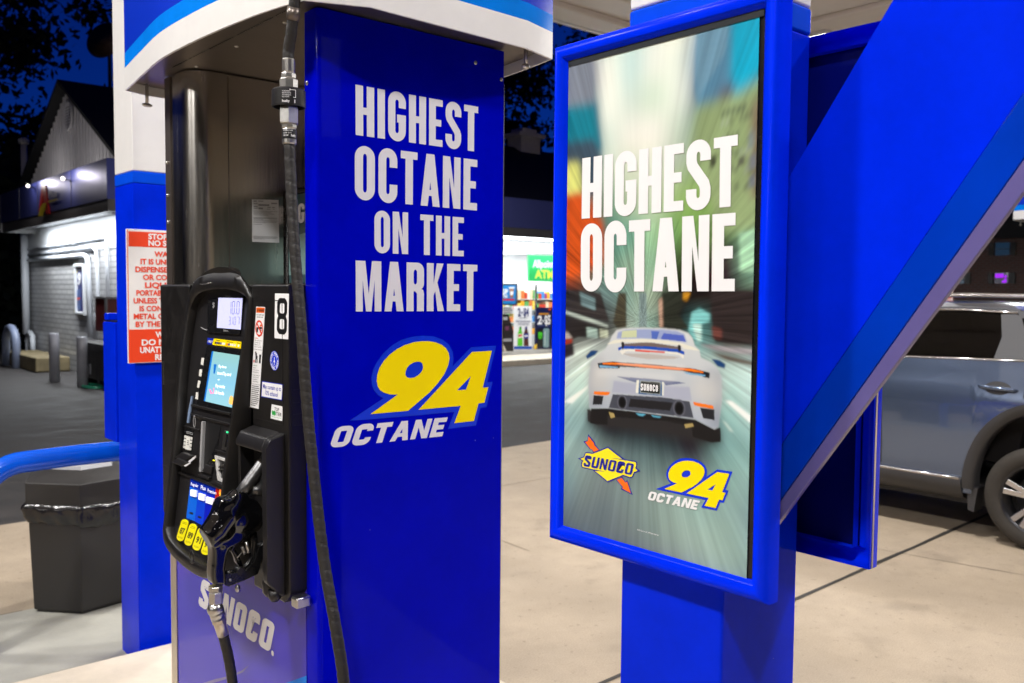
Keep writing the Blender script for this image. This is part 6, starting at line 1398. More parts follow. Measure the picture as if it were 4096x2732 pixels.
nt.links.new(bk.outputs["Fac"], bp.inputs["Height"]); nt.links.new(bp.outputs[0], bs.inputs["Normal"]); bs.inputs["Roughness"].default_value = .3
M['fascia_navy'] = mat("glossy navy fascia", (0.06, 0.075, 0.30, 1), .34, metal=.45, rvary=.1, vscale=1.2)
M['fascia_grey'] = mat("grey fascia trim", (0.10, 0.095, 0.10, 1), .3)
M['siding'] = mat("ribbed metal siding", (0.80, 0.80, 0.84, 1), .4, vary=.1, vscale=3)
M['roof_dark'] = mat("dark shingles", (0.012, 0.013, 0.016, 1), .8, bump=.4, bscale=40)
M['wall_white'] = mat("white painted wall", (0.62, 0.64, 0.66, 1), .5)
M['pipe_white'] = mat("white conduit", (0.60, 0.63, 0.68, 1), .35)
M['led_strip'] = mat("led strip", (1, 1, 1, 1), .3, emit=(.93, .97, 1, 1), estr=11)
M['shop_light'] = mat("shop ceiling tube", (1, 1, 1, 1), .3, emit=(1, .97, .92, 1), estr=9)
WX, WYF = 5.30, 16.9
bld = thing("station_building", "low white brick station shop with navy fascia and lit eaves behind the pumps", "building", (12, 20, 0))
b = MB(); b.box(WX, WX + .25, 16.9, 23.78, 0, 3.05); b.build("side_wall", 'brick_white', bld)
b = MB(); b.box(WX - .02, WX - .002, 17.0, 23.72, 2.46, 3.04); b.build("wall_board", 'wall_white', bld)
b = MB(); b.box(4.6, 4.68, 15.4, 22.95, 3.16, 3.80); b.box(4.6, 24, 15.32, 15.4, 3.16, 3.80); b.build("fascia", 'fascia_navy', bld)
b = MB(); b.box(4.62, 4.70, 15.42, 22.93, 2.96, 3.158); b.box(4.62, 24, 15.34, 15.42, 2.96, 3.158); b.build("fascia_trim", 'fascia_grey', bld)
b = MB(); b.box(4.66, WX + .1, 15.44, 23.2, 3.06, 3.10); b.box(4.66, 24, 15.44, 17.0, 3.06, 3.10); b.build("eave_soffit", 'wall_white', bld)
b = MB(); b.box(4.60, WX + .1, 22.95, 23.05, 2.96, 3.80); b.build("fascia_end", 'wall_white', bld)
b = MB(); b.box(4.64, 5.4, 15.42, 23.0, 3.801, 3.83); b.box(5.4, 24, 15.34, 16.9, 3.801, 3.83); b.build("fascia_capping", 'fascia_navy', bld)
b = MB()
for y in (17.35, 19.68, 21.2): b.box(4.594, 4.599, y - .008, y + .008, 3.17, 3.79)
b.build("fascia_seam", 'fascia_grey', bld)
# two small glowing spots on the fascia, point lights added to brighten the gable
for (y, z) in ((19.85, 3.70), (17.35, 3.62)):
    f = MB(); f.tube([(4.592, y, z), (4.50, y, z + .02)], .012, 8); lo = f.build("fascia_spot_arm", 'fascia_grey', bld)
    f = MB(); f.ball((4.47, y, z + .03), .035, 12); f.build("glowspot", mat("small warm bulb", (1, 1, 1, 1), .3, emit=(1, .93, .82, 1), estr=3), lo)
    ld = bpy.data.lights.new("gable_fill_light", 'POINT'); ld.shadow_soft_size = .05; ld.energy = 12; ld.color = (1, .93, .88)
    la = bpy.data.objects.new("gable_fill_light", ld); COL.objects.link(la); la.parent = bld; la.location = V((4.30, y, z + .12)) - BASE[bld.name]
# gable with ribs
b = MB(); b.prism([(15.85, 3.8), (23.15, 3.8), (19.5, 5.74)], 0, 5.16, 5.26)
y = 16.0
while y < 23.1:
    h = 3.83 + (1 - abs(y - 19.5) / 3.65) * 1.92
    if h > 3.95: b.box(5.135, 5.159, y, y + .05, 3.80, h - .03)
    y += .19
b.build("gable", 'siding', bld)
b = MB(); b.lathe([(.02, 0), (.27, 0), (.29, -.03), (.25, -.05), (.22, -.03), (.02, -.03)], (5.13, 19.36, 5.13), (1, 0, 0), 28)
for v in b.v: v.z = 5.13 + (v.z - 5.13) * 1.05
gv = b.build("gable_vent", 'siding', bld)
b = MB()
for i in range(7): b.box(5.098, 5.104, 19.18, 19.54, 4.95 + i * .055, 4.965 + i * .055)
b.build("vent_slats", 'fascia_grey', gv)
rf = MB()
for s in (-1, 1):
    y0 = 19.5 + s * 3.95; rf.prism([(19.5, 5.84), (19.5, 5.76), (y0, 3.66), (y0, 3.74)], 0, 4.95, 26)
roof = rf.build("roof", 'roof_dark', bld)
b = MB(); b.box(5.45, 24, 16.95, 23.9, 3.10, 3.6); b.box(23.7, 24, 16.9, 23.9, 0, 3.1); b.box(WX + .26, 24, 23.7, 23.9, 0, 3.1); b.build("back_walls", 'wall_white', bld)
chm = MB(); chm.box(16.95, 17.70, 19.2, 19.8, 5.5, 6.12); chm.box(16.83, 17.82, 19.1, 19.9, 6.12, 6.24); chm.box(17.05, 17.6, 19.25, 19.75, 6.24, 6.38); chm.build("chimney", 'siding', bld, bevel=.01)
# eave light strip
b = MB(); b.box(4.72, 4.80, 16.0, 21.75, 2.995, 3.055); es = b.build("eave_light", 'led_strip', bld)
b = MB(); b.box(5.5, 23.5, 16.30, 16.36, 2.985, 3.05); b.build("eave_light", 'led_strip', bld)
for (x, y, sx, sy, e) in ((4.84, 18.9, .15, 5.6, 175), (15.0, 16.42, 8, .15, 260)):
    ld = bpy.data.lights.new("eave_lamp", 'AREA'); ld.shape = 'RECTANGLE'; ld.size = sx; ld.size_y = sy; ld.energy = e; ld.color = (.93, .97, 1)
    la = bpy.data.objects.new("eave_lamp", ld); COL.objects.link(la); la.parent = bld; la.location = V((x, y, 2.985)) - BASE[bld.name]
# conduits and downpipe
b = MB(); b.tube([(5.18, 23.45, 2.97), (5.18, 23.45, .62)], .085, 14); b.tube([(5.20, 23.45, .64), (5.20, 23.45, .02)], .045, 12); b.tube([(5.2, 23.4, .60), (5.2, 23.2, .66), (5.2, 22.98, .60), (5.2, 22.94, .05)], .06, 12); b.build("downpipe", 'pipe_white', bld)
b = MB()
b.tube([(5.24, 24.0, 2.36), (5.24, 18.95, 2.36), (5.24, 18.75, 2.32), (5.24, 18.68, 2.15), (5.24, 18.62, .74)], .05, 12)
b.tube([(5.24, 24.1, 2.48), (5.24, 18.35, 2.50), (5.24, 18.15, 2.42), (5.24, 18.10, 2.2), (5.24, 18.08, 1.3), (5.20, 18.15, 1.2), (5.2, 18.15, .7)], .035, 12)
b.tube([(5.24, 17.5, 2.9), (5.24, 17.5, 1.4)], .035, 12); b.tube([(5.24, 24.05, 2.60), (5.24, 17.6, 2.66)], .03, 10)
b.build("conduit", 'pipe_white', bld)
b = MB(); b.box(5.12, 5.28, 19.55, 19.8, 2.60, 2.82); b.build("junction_box", 'wall_white', bld, bevel=.01)
b = MB(); b.tube([(5.6, 25.3, 4.12), (5.6, 25.3, 5.35)], .07, 12) if False else None
b = MB(); b.tube([(5.42, 24.0, 3.9), (5.42, 24.35, 4.15), (5.42, 24.4, 4.3), (5.42, 24.4, 5.25)], .075, 12); b.lathe([(.12, 0), (.13, .1), (.04, .16)], (5.42, 24.4, 5.2), (0, 0, 1), 14); b.build("vent_pipe", 'siding', bld)
# shop sign on the fascia
M['sign_a_red'] = mat("red fascia letter", (.36, .012, .012, 1), .35); M['sign_a_yel'] = mat("yellow fascia swoosh", (.42, .32, .01, 1), .35); M['sign_a_wht'] = mat("dim white letters", (.30, .30, .42, 1), .35)
lg = MB()
lg.slab([(4.5970,19.2713,3.7056),(4.5970,19.0083,3.6835),(4.5970,18.7371,3.1202),(4.5970,18.9763,3.1278),(4.5970,19.1269,3.3648),(4.5970,19.1614,3.5049),(4.5970,19.2599,3.3642),(4.5970,19.4455,3.2077),(4.5970,19.5308,3.2130)], .02, 0)
lg.slab([(4.5720,19.3335,3.2784),(4.5720,19.1370,3.3441),(4.5720,18.9306,3.3396),(4.5720,18.9923,3.2658),(4.5720,19.2016,3.1022),(4.5720,19.5213,3.1189)], .01, 1); lg.slab([(4.5720,18.7807,3.3630),(4.5720,18.1548,3.3656),(4.5720,18.1742,3.3388),(4.5720,18.7289,3.3208)], .01, 1)
lg.geo(text2d("Plus", .03), [(4.5800,18.7993,3.5535),(4.5800,18.1925,3.5289),(4.5800,18.2009,3.4120),(4.5800,18.8088,3.4285)], 2)
lg.build("shop_letters", ['sign_a_red', 'sign_a_yel', 'sign_a_wht'], bld)
# price poster in a white frame on the wall
pp = thing("wall_poster", "narrow blue price poster in white frame on the brick wall", "poster", (5.2, 19.3, 1.2))
frame_obj(pp, 18.98, 19.62, 1.17, 2.20, 5.30, 5.22, .06, "poster_frame", 'wall_white')
b = MB(); b.box(5.27, 5.28, 19.03, 19.57, 1.22, 2.15)
b.build("poster_sheet", ink(10, 20, 110), pp)
b = MB(); b.geo(text2d("3.9", .05), shift([(5.2600,19.7747,2.0012),(5.2600,19.2573,2.0136),(5.2600,19.2709,1.7942),(5.2600,19.7641,1.7770)], (0, 0, 0)), 0)
b.slab([(5.2650,19.7906,2.0463),(5.2650,19.5286,2.0574),(5.2650,19.5309,2.0219),(5.2650,19.7927,2.0140)], .004, 1); b.slab([(5.2650,19.4290,2.1798),(5.2650,19.2892,2.1843),(5.2650,19.2926,2.1282),(5.2650,19.4325,2.1233)], .004, 2); b.slab([(5.2650,19.7402,1.6605),(5.2650,19.5224,1.6703),(5.2650,19.5483,1.2604),(5.2650,19.7355,1.2476)], .004, 3); b.slab([(5.2650,19.4905,1.6881),(5.2650,19.2952,1.6975),(5.2650,19.3209,1.2828),(5.2650,19.4862,1.2706)], .004, 4); b.slab([(5.2640,19.6526,1.5089),(5.2640,19.3445,1.5262),(5.2640,19.3471,1.4855),(5.2640,19.6365,1.4697)], .008, 5); b.slab([(5.2650,19.7789,1.2556),(5.2650,19.5466,1.2872),(5.2650,19.5815,1.2240),(5.2650,19.7696,1.2054)], .004, 1)
b.build("poster_figures", ['print_white', 'yellow', 'orange', ink(20, 100, 190), ink(60, 90, 150), 'red'], pp)

# shop front
M['shop_glass'] = None
b = MB(); b.box(WX + .3, 13.9, 16.92, 17.05, 0.12, 3.05); b.box(13.9, 24, 16.92, 17.05, .12, .36); b.box(13.9, 24, 16.92, 17.05, 2.78, 3.05); b.build("front_wall", 'wall_white', bld)
b = MB()
for x in (13.92, 17.2, 20.4): b.box(x, x + .06, 16.93, 17.02, .36, 2.78)
b.build("window_mullion", 'zinc', bld)
struct(MB().box(5.4, 40, 15.55, 16.9, -.05, .13).build("shop_pavement", 'island', bevel=.02))
b = MB(); b.box(13, 23.6, 22.9, 23.0, .1, 3.0); b.box(13, 23.6, 17.1, 22.9, 3.0, 3.05); b.box(13, 23.6, 17.1, 22.9, .02, .1); b.box(12.9, 13.0, 17.1, 23, .1, 3.0); b.build("shop_interior", 'wall_white', bld)
b = MB()
for x in (14.6, 16.6, 18.8): b.box(x, x + .14, 17.6, 22.4, 2.94, 2.995)
b.build("ceiling_light", 'shop_light', bld)
ld = bpy.data.lights.new("shop_lamp", 'AREA'); ld.shape = 'RECTANGLE'; ld.size = 8; ld.size_y = 4; ld.energy = 850; ld.color = (1, .97, .93)
la = bpy.data.objects.new("shop_lamp", ld); COL.objects.link(la); la.parent = bld; la.location = V((17.5, 20, 2.92)) - BASE[bld.name]
gs = bpy.data.materials.new("shop glass"); gs.use_nodes = True; nt = gs.node_tree
for n_ in list(nt.nodes): nt.nodes.remove(n_)
oo = nt.nodes.new("ShaderNodeOutputMaterial"); tr = nt.nodes.new("ShaderNodeBsdfTransparent"); gl = nt.nodes.new("ShaderNodeBsdfGlossy"); mxs = nt.nodes.new("ShaderNodeMixShader"); fr_ = nt.nodes.new("ShaderNodeFresnel")
tr.inputs[0].default_value = (.94, .96, .96, 1); gl.inputs["Roughness"].default_value = .01; fr_.inputs[0].default_value = 1.4
nt.links.new(fr_.outputs[0], mxs.inputs[0]); nt.links.new(tr.outputs[0], mxs.inputs[1]); nt.links.new(gl.outputs[0], mxs.inputs[2]); nt.links.new(mxs.outputs[0], oo.inputs[0])
b = MB(); b.add([(13.92, 16.965, .36), (23.8, 16.965, .36), (23.8, 16.965, 2.78), (13.92, 16.965, 2.78)], [(0, 1, 2, 3)]); b.build("shop_window", gs, bld)
# shelves of goods inside
pal = [(200, 60, 40), (240, 170, 40), (250, 210, 90), (60, 130, 200), (240, 240, 235), (220, 120, 60), (90, 160, 90), (230, 200, 170), (160, 60, 120)]
sh = MB(); rnd = random.Random(12)
for row in range(2):
    yy = 18.7 + row * 1.6
    for zl in (.5, .85, 1.2, 1.5):
        x = 14.1
        while x < 19.5:
            w = rnd.uniform(.06, .16); h = rnd.uniform(.14, .27)
            sh.box(x, x + w, yy, yy + .2, zl + .02, zl + .02 + h, rnd.randrange(len(pal))); x += w + .015
g_ = sh.build("shelf_goods", [ink(*c) for c in pal])
g_["kind"] = "stuff"; tag(g_, "rows of colourful packed goods on the shop shelves", "goods")
sh = MB()
for row in range(2):
    yy = 18.7 + row * 1.6
    for zl in (.5, .85, 1.2, 1.5): sh.box(14.0, 19.6, yy - .02, yy + .25, zl, zl + .018)
    sh.box(14.0, 19.6, yy + .255, yy + .28, .1, 1.8)
tag(sh.build("shop_shelf", 'wall_white'), "white shop shelving standing behind the lit shop window", "shelf")
# green cash machine sign hanging inside the window
at = thing("cash_machine_sign", "green hanging sign with yellow ATM letters inside the shop window", "sign", (15.5, 17.15, 1.9))
M['atm_green'] = mat("lit green sign", (.02, .4, .12, 1), .4, emit=(.035, .50, .13, 1), estr=.95); M['atm_yel'] = mat("lit yellow letters", (.6, .6, .1, 1), .4, emit=(.72, .86, .12, 1), estr=1.0)
qa = [(15.4391,17.1500,2.6583),(16.6356,17.1500,2.6825),(16.6467,17.1500,1.9855),(15.4599,17.1500,1.9936)]
b = MB(); b.slab(qa, .06, 0, (0, 1, 0)); b.build("sign_face", 'atm_green', at)
b = MB(); b.geo(text2d("ATM", .04), shift([(15.6520,17.1500,2.2803),(16.3348,17.1500,2.2831),(16.3380,17.1500,2.0756),(15.6547,17.1500,2.0767)], (0, -.004, 0)), 0); b.geo(text2d("Allpoint", .03), shift([(15.5859,17.1500,2.5403),(16.3308,17.1500,2.5469),(16.3337,17.1500,2.3585),(15.5801,17.1500,2.3464)], (0, -.004, 0)), 1); b.build("sign_lettering", ['atm_yel', 'key_lit'], at)
b = MB(); b.tube([(15.75, 17.2, 1.9), (15.75, 17.2, .4)], .03, 10); b.build("sign_post", 'black_smooth', at)
# window posters
def wposter(name, label, q, base, extra):
    o = thing(name, label, "poster", (V(q[0]) + V(q[2])) / 2 * 1.0)
    b = MB(); b.slab(q, .012, 0, (0, 1, 0)); b.build("sheet", base, o)
    ms = []; b = MB()
    for fn in extra: fn(b, ms)
    b.build("print", ms, o)
def mi_(ms, m):
    if m not in ms: ms.append(m)
    return ms.index(m)
def T(t, q, m, bold=.03): return lambda b, ms: b.geo(text2d(t, bold), shift(q, (0, -.006, 0)), mi_(ms, m))
def S(q, m, k=1): return lambda b, ms: b.slab(shift(q, (0, -.002 * k, 0)), .001, mi_(ms, m), (0, -1, 0))
W = 'print_white'
def bottle(cx, y0, y1, w, cols):
    """bottle outline in picture-plane units of the window sheet"""
    return None
wposter("window_poster", "white 2 for 4 poster with a green and a brown bottle", [(14.7212,16.8800,1.3550),(15.3271,16.8800,1.3527),(15.3333,16.8800,0.2361),(14.7256,16.8800,0.2579)], ink(235, 236, 240),
    [T("2", [(14.8413,16.8800,1.3006),(14.9375,16.8800,1.3001),(14.9399,16.8800,1.1014),(14.8436,16.8800,1.1024)], ink(30, 40, 110)), T("for", [(14.9465,16.8800,1.2248),(15.0271,16.8800,1.2242),(15.0278,16.8800,1.1638),(14.9472,16.8800,1.1645)], ink(30, 40, 110)), T("$4", [(15.0342,16.8800,1.3056),(15.2130,16.8800,1.3047),(15.2155,16.8800,1.1044),(15.0366,16.8800,1.1063)], ink(30, 40, 110)),
     T("PEPSI AND MTN DEW", [(14.7809,16.8800,1.0012),(15.2825,16.8800,0.9880),(15.2831,16.8800,0.9393),(14.7815,16.8800,0.9532)], ink(50, 55, 110), .01), T("20 OZ BOTTLES", [(14.8537,16.8800,0.9280),(15.2179,16.8800,0.9160),(15.2185,16.8800,0.8674),(14.8542,16.8800,0.8799)], ink(50, 55, 110), .01), S([(14.8921,16.8800,1.0658),(15.1589,16.8800,1.0625),(15.1591,16.8800,1.0474),(14.8923,16.8800,1.0508)], ink(120, 125, 150)),
     S([(14.7246,16.8800,0.3481),(15.3321,16.8800,0.3279),(15.3330,16.8800,0.2545),(14.7254,16.8800,0.2760)], ink(20, 80, 180)),
     S([(14.8949,16.8800,0.8310),(14.9673,16.8800,0.8296),(14.9764,16.8800,0.7419),(15.0179,16.8800,0.6502),(15.0114,16.8800,0.5142),(15.0215,16.8800,0.3473),(14.8443,16.8800,0.3532),(14.8504,16.8800,0.5187),(14.8408,16.8800,0.6545),(14.8879,16.8800,0.7438)], ink(90, 200, 40)), S([(14.8488,16.8800,0.6543),(15.0097,16.8800,0.6595),(15.0109,16.8800,0.5596),(14.8501,16.8800,0.5429)], ink(230, 230, 215), 2), S([(14.8651,16.8800,0.6328),(14.9937,16.8800,0.6417),(14.9942,16.8800,0.6054),(14.8657,16.8800,0.5786)], ink(200, 50, 40), 3), S([(14.8948,16.8800,0.8370),(14.9672,16.8800,0.8356),(14.9678,16.8800,0.7813),(14.8954,16.8800,0.7828)], ink(30, 130, 50), 2),
     S([(15.0967,16.8800,0.8271),(15.1659,16.8800,0.8258),(15.1752,16.8800,0.7376),(15.2172,16.8800,0.6454),(15.2107,16.8800,0.5086),(15.2210,16.8800,0.3408),(15.0499,16.8800,0.3464),(15.0560,16.8800,0.5130),(15.0462,16.8800,0.6495),(15.0856,16.8800,0.7395)], ink(75, 32, 22)), S([(15.0542,16.8800,0.6584),(15.2088,16.8800,0.6608),(15.2104,16.8800,0.5330),(15.0557,16.8800,0.5311)], ink(25, 50, 150), 2), S([(15.0709,16.8800,0.6156),(15.1930,16.8800,0.6186),(15.1935,16.8800,0.5821),(15.0714,16.8800,0.5792)], ink(235, 235, 240), 3), S([(15.0967,16.8800,0.8332),(15.1658,16.8800,0.8319),(15.1666,16.8800,0.7712),(15.0974,16.8800,0.7726)], ink(25, 45, 140), 2)])
wposter("window_poster", "navy 2 for 5 poster with a black can and a clear can", [(15.4720,16.8800,1.3186),(16.1782,16.8800,1.3152),(16.1776,16.8800,0.2246),(15.4240,16.8800,0.2513)], ink(12, 22, 66),
    [T("2", [(15.5123,16.8800,1.0980),(15.6791,16.8800,1.1116),(15.6737,16.8800,0.8962),(15.5068,16.8800,0.8868)], W), T("for", [(15.6806,16.8800,1.0039),(15.7647,16.8800,1.0089),(15.7655,16.8800,0.9502),(15.6814,16.8800,0.9454)], W), T("$5", [(15.7465,16.8800,1.1047),(15.9753,16.8800,1.1146),(15.9701,16.8800,0.8850),(15.7749,16.8800,0.8822)], W), S([(15.5654,16.8800,1.1741),(15.9148,16.8800,1.1710),(15.9154,16.8800,1.1277),(15.5659,16.8800,1.1312)], ink(190, 130, 40)), S([(15.5321,16.8800,0.8618),(15.9706,16.8800,0.8540),(15.9708,16.8800,0.8353),(15.5323,16.8800,0.8434)], ink(70, 90, 150)),
     S([(15.5333,16.8800,0.7759),(15.6964,16.8800,0.7726),(15.7137,16.8800,0.7414),(15.7111,16.8800,0.3246),(15.6821,16.8800,0.2947),(15.5480,16.8800,0.2992),(15.5184,16.8800,0.3309),(15.5170,16.8800,0.7455)], ink(22, 26, 24)), S([(15.5513,16.8800,0.6772),(15.5804,16.8800,0.6827),(15.5867,16.8800,0.5226),(15.5617,16.8800,0.5233)], ink(80, 220, 50), 2), S([(15.5970,16.8800,0.6885),(15.6263,16.8800,0.6878),(15.6288,16.8800,0.5030),(15.6037,16.8800,0.5037)], ink(80, 220, 50), 2), S([(15.6473,16.8800,0.6812),(15.6852,16.8800,0.6741),(15.6789,16.8800,0.5201),(15.6538,16.8800,0.5208)], ink(80, 220, 50), 2),
     S([(15.7511,16.8800,0.7776),(15.9036,16.8800,0.7746),(15.9296,16.8800,0.7430),(15.9272,16.8800,0.3175),(15.8937,16.8800,0.2782),(15.7581,16.8800,0.2828),(15.7237,16.8800,0.3242),(15.7262,16.8800,0.7473)], ink(120, 150, 155)), S([(15.7689,16.8800,0.7093),(15.8027,16.8800,0.7086),(15.7996,16.8800,0.3372),(15.7657,16.8800,0.3383)], ink(180, 200, 200), 2), S([(15.4100,16.8800,0.3652),(15.5136,16.8800,0.3833),(15.4987,16.8800,0.2486),(15.3991,16.8800,0.2522)], ink(220, 180, 40), 2), S([(15.8877,16.8800,1.2795),(15.9810,16.8800,1.3069),(15.9818,16.8800,1.2479),(15.9225,16.8800,1.2267)], ink(200, 70, 30), 2)])
wposter("window_poster", "blue iced cup poster framed in dark grey on the shop window", [(14.1002,16.8800,1.9113),(14.8341,16.8800,1.9206),(14.8325,16.8800,1.3756),(14.1053,16.8800,1.3779)], ink(60, 62, 70),
    [S([(14.1389,16.8800,1.8678),(14.7710,16.8800,1.8750),(14.7683,16.8800,1.4087),(14.1433,16.8800,1.4101)], ink(25, 120, 185)), T("SIP", [(14.3247,16.8800,1.7756),(14.5038,16.8800,1.7772),(14.5052,16.8800,1.6438),(14.3260,16.8800,1.6429)], W), T("THIS", [(14.3339,16.8800,1.6282),(14.4975,16.8800,1.6289),(14.4982,16.8800,1.5636),(14.3346,16.8800,1.5633)], W), S([(14.5504,16.8800,1.8132),(14.7081,16.8800,1.8147),(14.6793,16.8800,1.5641),(14.5846,16.8800,1.5638)], ink(150, 105, 80), 2), S([(14.5346,16.8800,1.8308),(14.7238,16.8800,1.8328),(14.7163,16.8800,1.7909),(14.5428,16.8800,1.7894)], ink(210, 215, 220), 3), S([(14.5750,16.8800,1.7243),(14.6854,16.8800,1.7251),(14.6706,16.8800,1.6296),(14.5917,16.8800,1.6293)], ink(225, 225, 225), 3), S([(14.3426,16.8800,1.5397),(14.7271,16.8800,1.5403),(14.7276,16.8800,1.4955),(14.3431,16.8800,1.4954)], ink(190, 40, 60), 2)])
wposter("window_notice", "grey notice sheet taped below the blue iced cup poster", [(14.1823,16.8800,1.3483),(14.6896,16.8800,1.3462),(14.6837,16.8800,1.1670),(14.1840,16.8800,1.1716)], ink(205, 205, 205),
    [S([(14.3565,16.8800,1.3150),(14.6346,16.8800,1.3136),(14.6349,16.8800,1.2898),(14.3568,16.8800,1.2914)], ink(90, 90, 95)), S([(14.3570,16.8800,1.2677),(14.6668,16.8800,1.2657),(14.6670,16.8800,1.2418),(14.3573,16.8800,1.2440)], ink(90, 90, 95)), S([(14.3770,16.8800,1.2143),(14.6199,16.8800,1.2123),(14.6202,16.8800,1.1914),(14.3772,16.8800,1.1935)], ink(90, 90, 95))])
wposter("window_poster", "black poster with pink cluster at the low left of the window", [(14.1075,16.8800,1.1518),(14.5340,16.8800,1.1476),(14.7044,16.8800,0.7327),(14.7101,16.8800,0.2224),(14.1162,16.8800,0.2444)], ink(36, 32, 34),
    [S([(14.4353,16.8800,0.8576),(14.5450,16.8800,0.8615),(14.5539,16.8800,0.7599),(14.4442,16.8800,0.7504)], ink(110, 60, 90)), S([(14.3589,16.8800,1.0812),(14.5033,16.8800,1.0884),(14.5041,16.8800,1.0110),(14.3597,16.8800,1.0071)], ink(170, 170, 175)), S([(14.3644,16.8800,0.5473),(14.6510,16.8800,0.5483),(14.6518,16.8800,0.4704),(14.3652,16.8800,0.4730)], ink(150, 150, 155)), S([(14.3462,16.8800,0.4290),(14.4888,16.8800,0.2366),(14.3870,16.8800,0.2403)], ink(200, 190, 180))])

# things beside the building
for (x, y, h, lab) in ((4.37, 17.75, .89, "grey steel bollard nearer the kerb stone by the wall"), (4.53, 16.6, .87, "grey steel bollard nearer the dark cabinet by the wall")):
    bo = thing("bollard", lab, "bollard", (x, y, 0), "steel bollards by the building")
    b = MB(); b.lathe([(.088, 0), (.088, h - .02), (.075, h)], (x, y, 0), (0, 0, 1), 24); b.build("post", mat("bollard paint", (.32, .32, .36, 1), .3, vary=.25, vscale=5), bo)
hp = thing("hoop_barrier", "pale blue steel hoop barrier at the far left of the wall", "barrier", (4.5, 21.75, 0))
b = MB(); b.tube([(4.5, 22.22, -.05), (4.5, 22.22, .5)] + [(4.5, 21.76 + .46 * cos(R(a)), .5 + .34 * sin(R(a))) for a in range(10, 180, 10)] + [(4.5, 21.30, .5), (4.5, 21.30, -.05)], .085, 18)
b.build("hoop", mat("pale blue hoop paint", (.22, .26, .38, 1), .3, vary=.15, vscale=4), hp)
ks = MB(); ks.box(4.55, 5.2, 19.9, 22.5, 0, .30)
tag(ks.build("kerb_block", mat("weathered tan block", (.30, .24, .13, 1), .8, vary=.6, vscale=2.5, bump=.4, bscale=30), bevel=.03), "weathered tan concrete block at the foot of the brick wall", "concrete block")
ac = thing("utility_cabinet", "low black cabinet against the brick wall beside the bollards", "cabinet", (4.95, 16.7, 0))
b = MB(); b.box(4.7, 5.26, 15.6, 17.35, .12, .62); b.build("cabinet_body", 'bin_black', ac, bevel=.01)
b = MB(); b.box(4.66, 5.27, 15.55, 17.40, .625, .76); b.build("cabinet_top", 'bin_black', ac, bevel=.01)
b = MB()
for y in (15.75, 16.4, 17.1): b.box(4.75, 5.2, y, y + .12, 0, .119)
b.build("cabinet_foot", 'bin_black', ac)
b = MB()
for y, z in ((17.1, .3), (16.85, .26), (16.7, .3)): b.box(4.69, 4.698, y, y + .06, z - .1, z + .08)
b.build("cabinet_label", 'paper', ac)
vm = thing("vending_box", "dark red box with a pale frame on the brick wall", "box", (5.15, 17.2, .9))
b = MB(); b.box(5.05, 5.28, 16.9, 17.62, .92, 1.52); b.build("box_body", mat("dark red enamel", (.06, .006, .006, 1), .3), vm)
b = MB(); b.box(5.03, 5.29, 16.88, 17.64, 1.522, 1.56); b.box(5.03, 5.049, 16.88, 17.0, .92, 1.52); b.build("box_frame", 'fascia_grey', vm)
gh = MB()
for r, z in ((.26, .015), (.23, .035)): gh.tube([(4.62 + r * .55 * cos(2 * pi * i / 30), 16.35 + r * 1.3 * sin(2 * pi * i / 30), z) for i in range(31)], .012, 8, 0, False)
tag(gh.build("garden_hose", mat("green hose", (.02, .28, .16, 1), .4)), "green garden hose coiled on the asphalt by the cabinet", "hose")
dsh = thing("satellite_dish", "round pinkish dish on a mast above the shop roof", "dish", (6.6, 21.5, 5.0))
b = MB(); c0 = V((6.5, 21.6, 7.30)); b.lathe([(.02, -.14), (.2, -.11), (.36, -.04), (.44, .03), (.43, .035), (.35, -.02), (.2, -.09), (.02, -.12)], c0, V((-.75, -.6, .25)), 32)
b.build("reflector", mat("dull pink dish", (.10, .06, .06, 1), .6), dsh)
b = MB(); b.tube([(6.62, 21.7, 4.6), (6.62, 21.7, 7.25)], .04, 10); b.build("mast", 'fascia_grey', dsh)

# ================================================================== second island beyond the car
dup(pump, (7.66, -.11, 0), "second fuel dispenser on the island beyond the dark SUV, only its white edged top showing", "fuel dispensers")
dup(colB, (7.66, -.11, 0), "blue and white column beyond the dark SUV, mostly hidden by the slanted brace", "canopy columns")
dup(ws, (7.66, -.11, 0), "red and white warning notice seen just above the SUV's roof", "fire warning notices")
struct(MB().prism([(8.21, -1.2), (10.01, -1.2), (10.01, 3.9), (8.21, 3.9)], 2, -.05, .10).build("pump_island_kerb", 'island', bevel=.018))

# ================================================================== parked SUV
suv = thing("suv", "dark grey SUV parked on the far side of the island, black wheel arches", "car", (7.35, 3.5, 0))
M['car_paint'] = mat("blue grey metallic paint", (0.10, 0.135, 0.215, 1), .2, metal=.65, coat=1.0, bump=.01, bscale=4)
M['cladding'] = mat("charcoal cladding", (0.035, 0.034, 0.036, 1), .45, bump=.1, bscale=300)
M['chrome'] = mat("satin chrome", (.62, .60, .60, 1), .18, metal=1)
M['tyre'] = mat("dusty tyre rubber", (0.034, 0.028, 0.022, 1), .8, vary=.3, vscale=14)
M['rim_dark'] = mat("dark alloy", (0.05, 0.05, 0.055, 1), .3, metal=.8)
M['rim_bright'] = mat("machined alloy", (0.62, 0.62, 0.64, 1), .25, metal=1)
gm = bpy.data.materials.new("car glass"); gm.use_nodes = True; nt = gm.node_tree
for n_ in list(nt.nodes): nt.nodes.remove(n_)
oo = nt.nodes.new("ShaderNodeOutputMaterial"); tr = nt.nodes.new("ShaderNodeBsdfTransparent"); gl = nt.nodes.new("ShaderNodeBsdfGlossy"); mxs = nt.nodes.new("ShaderNodeMixShader"); fr_ = nt.nodes.new("ShaderNodeFresnel")
tr.inputs[0].default_value = (.16, .16, .17, 1); gl.inputs["Roughness"].default_value = .02; fr_.inputs[0].default_value = 1.5
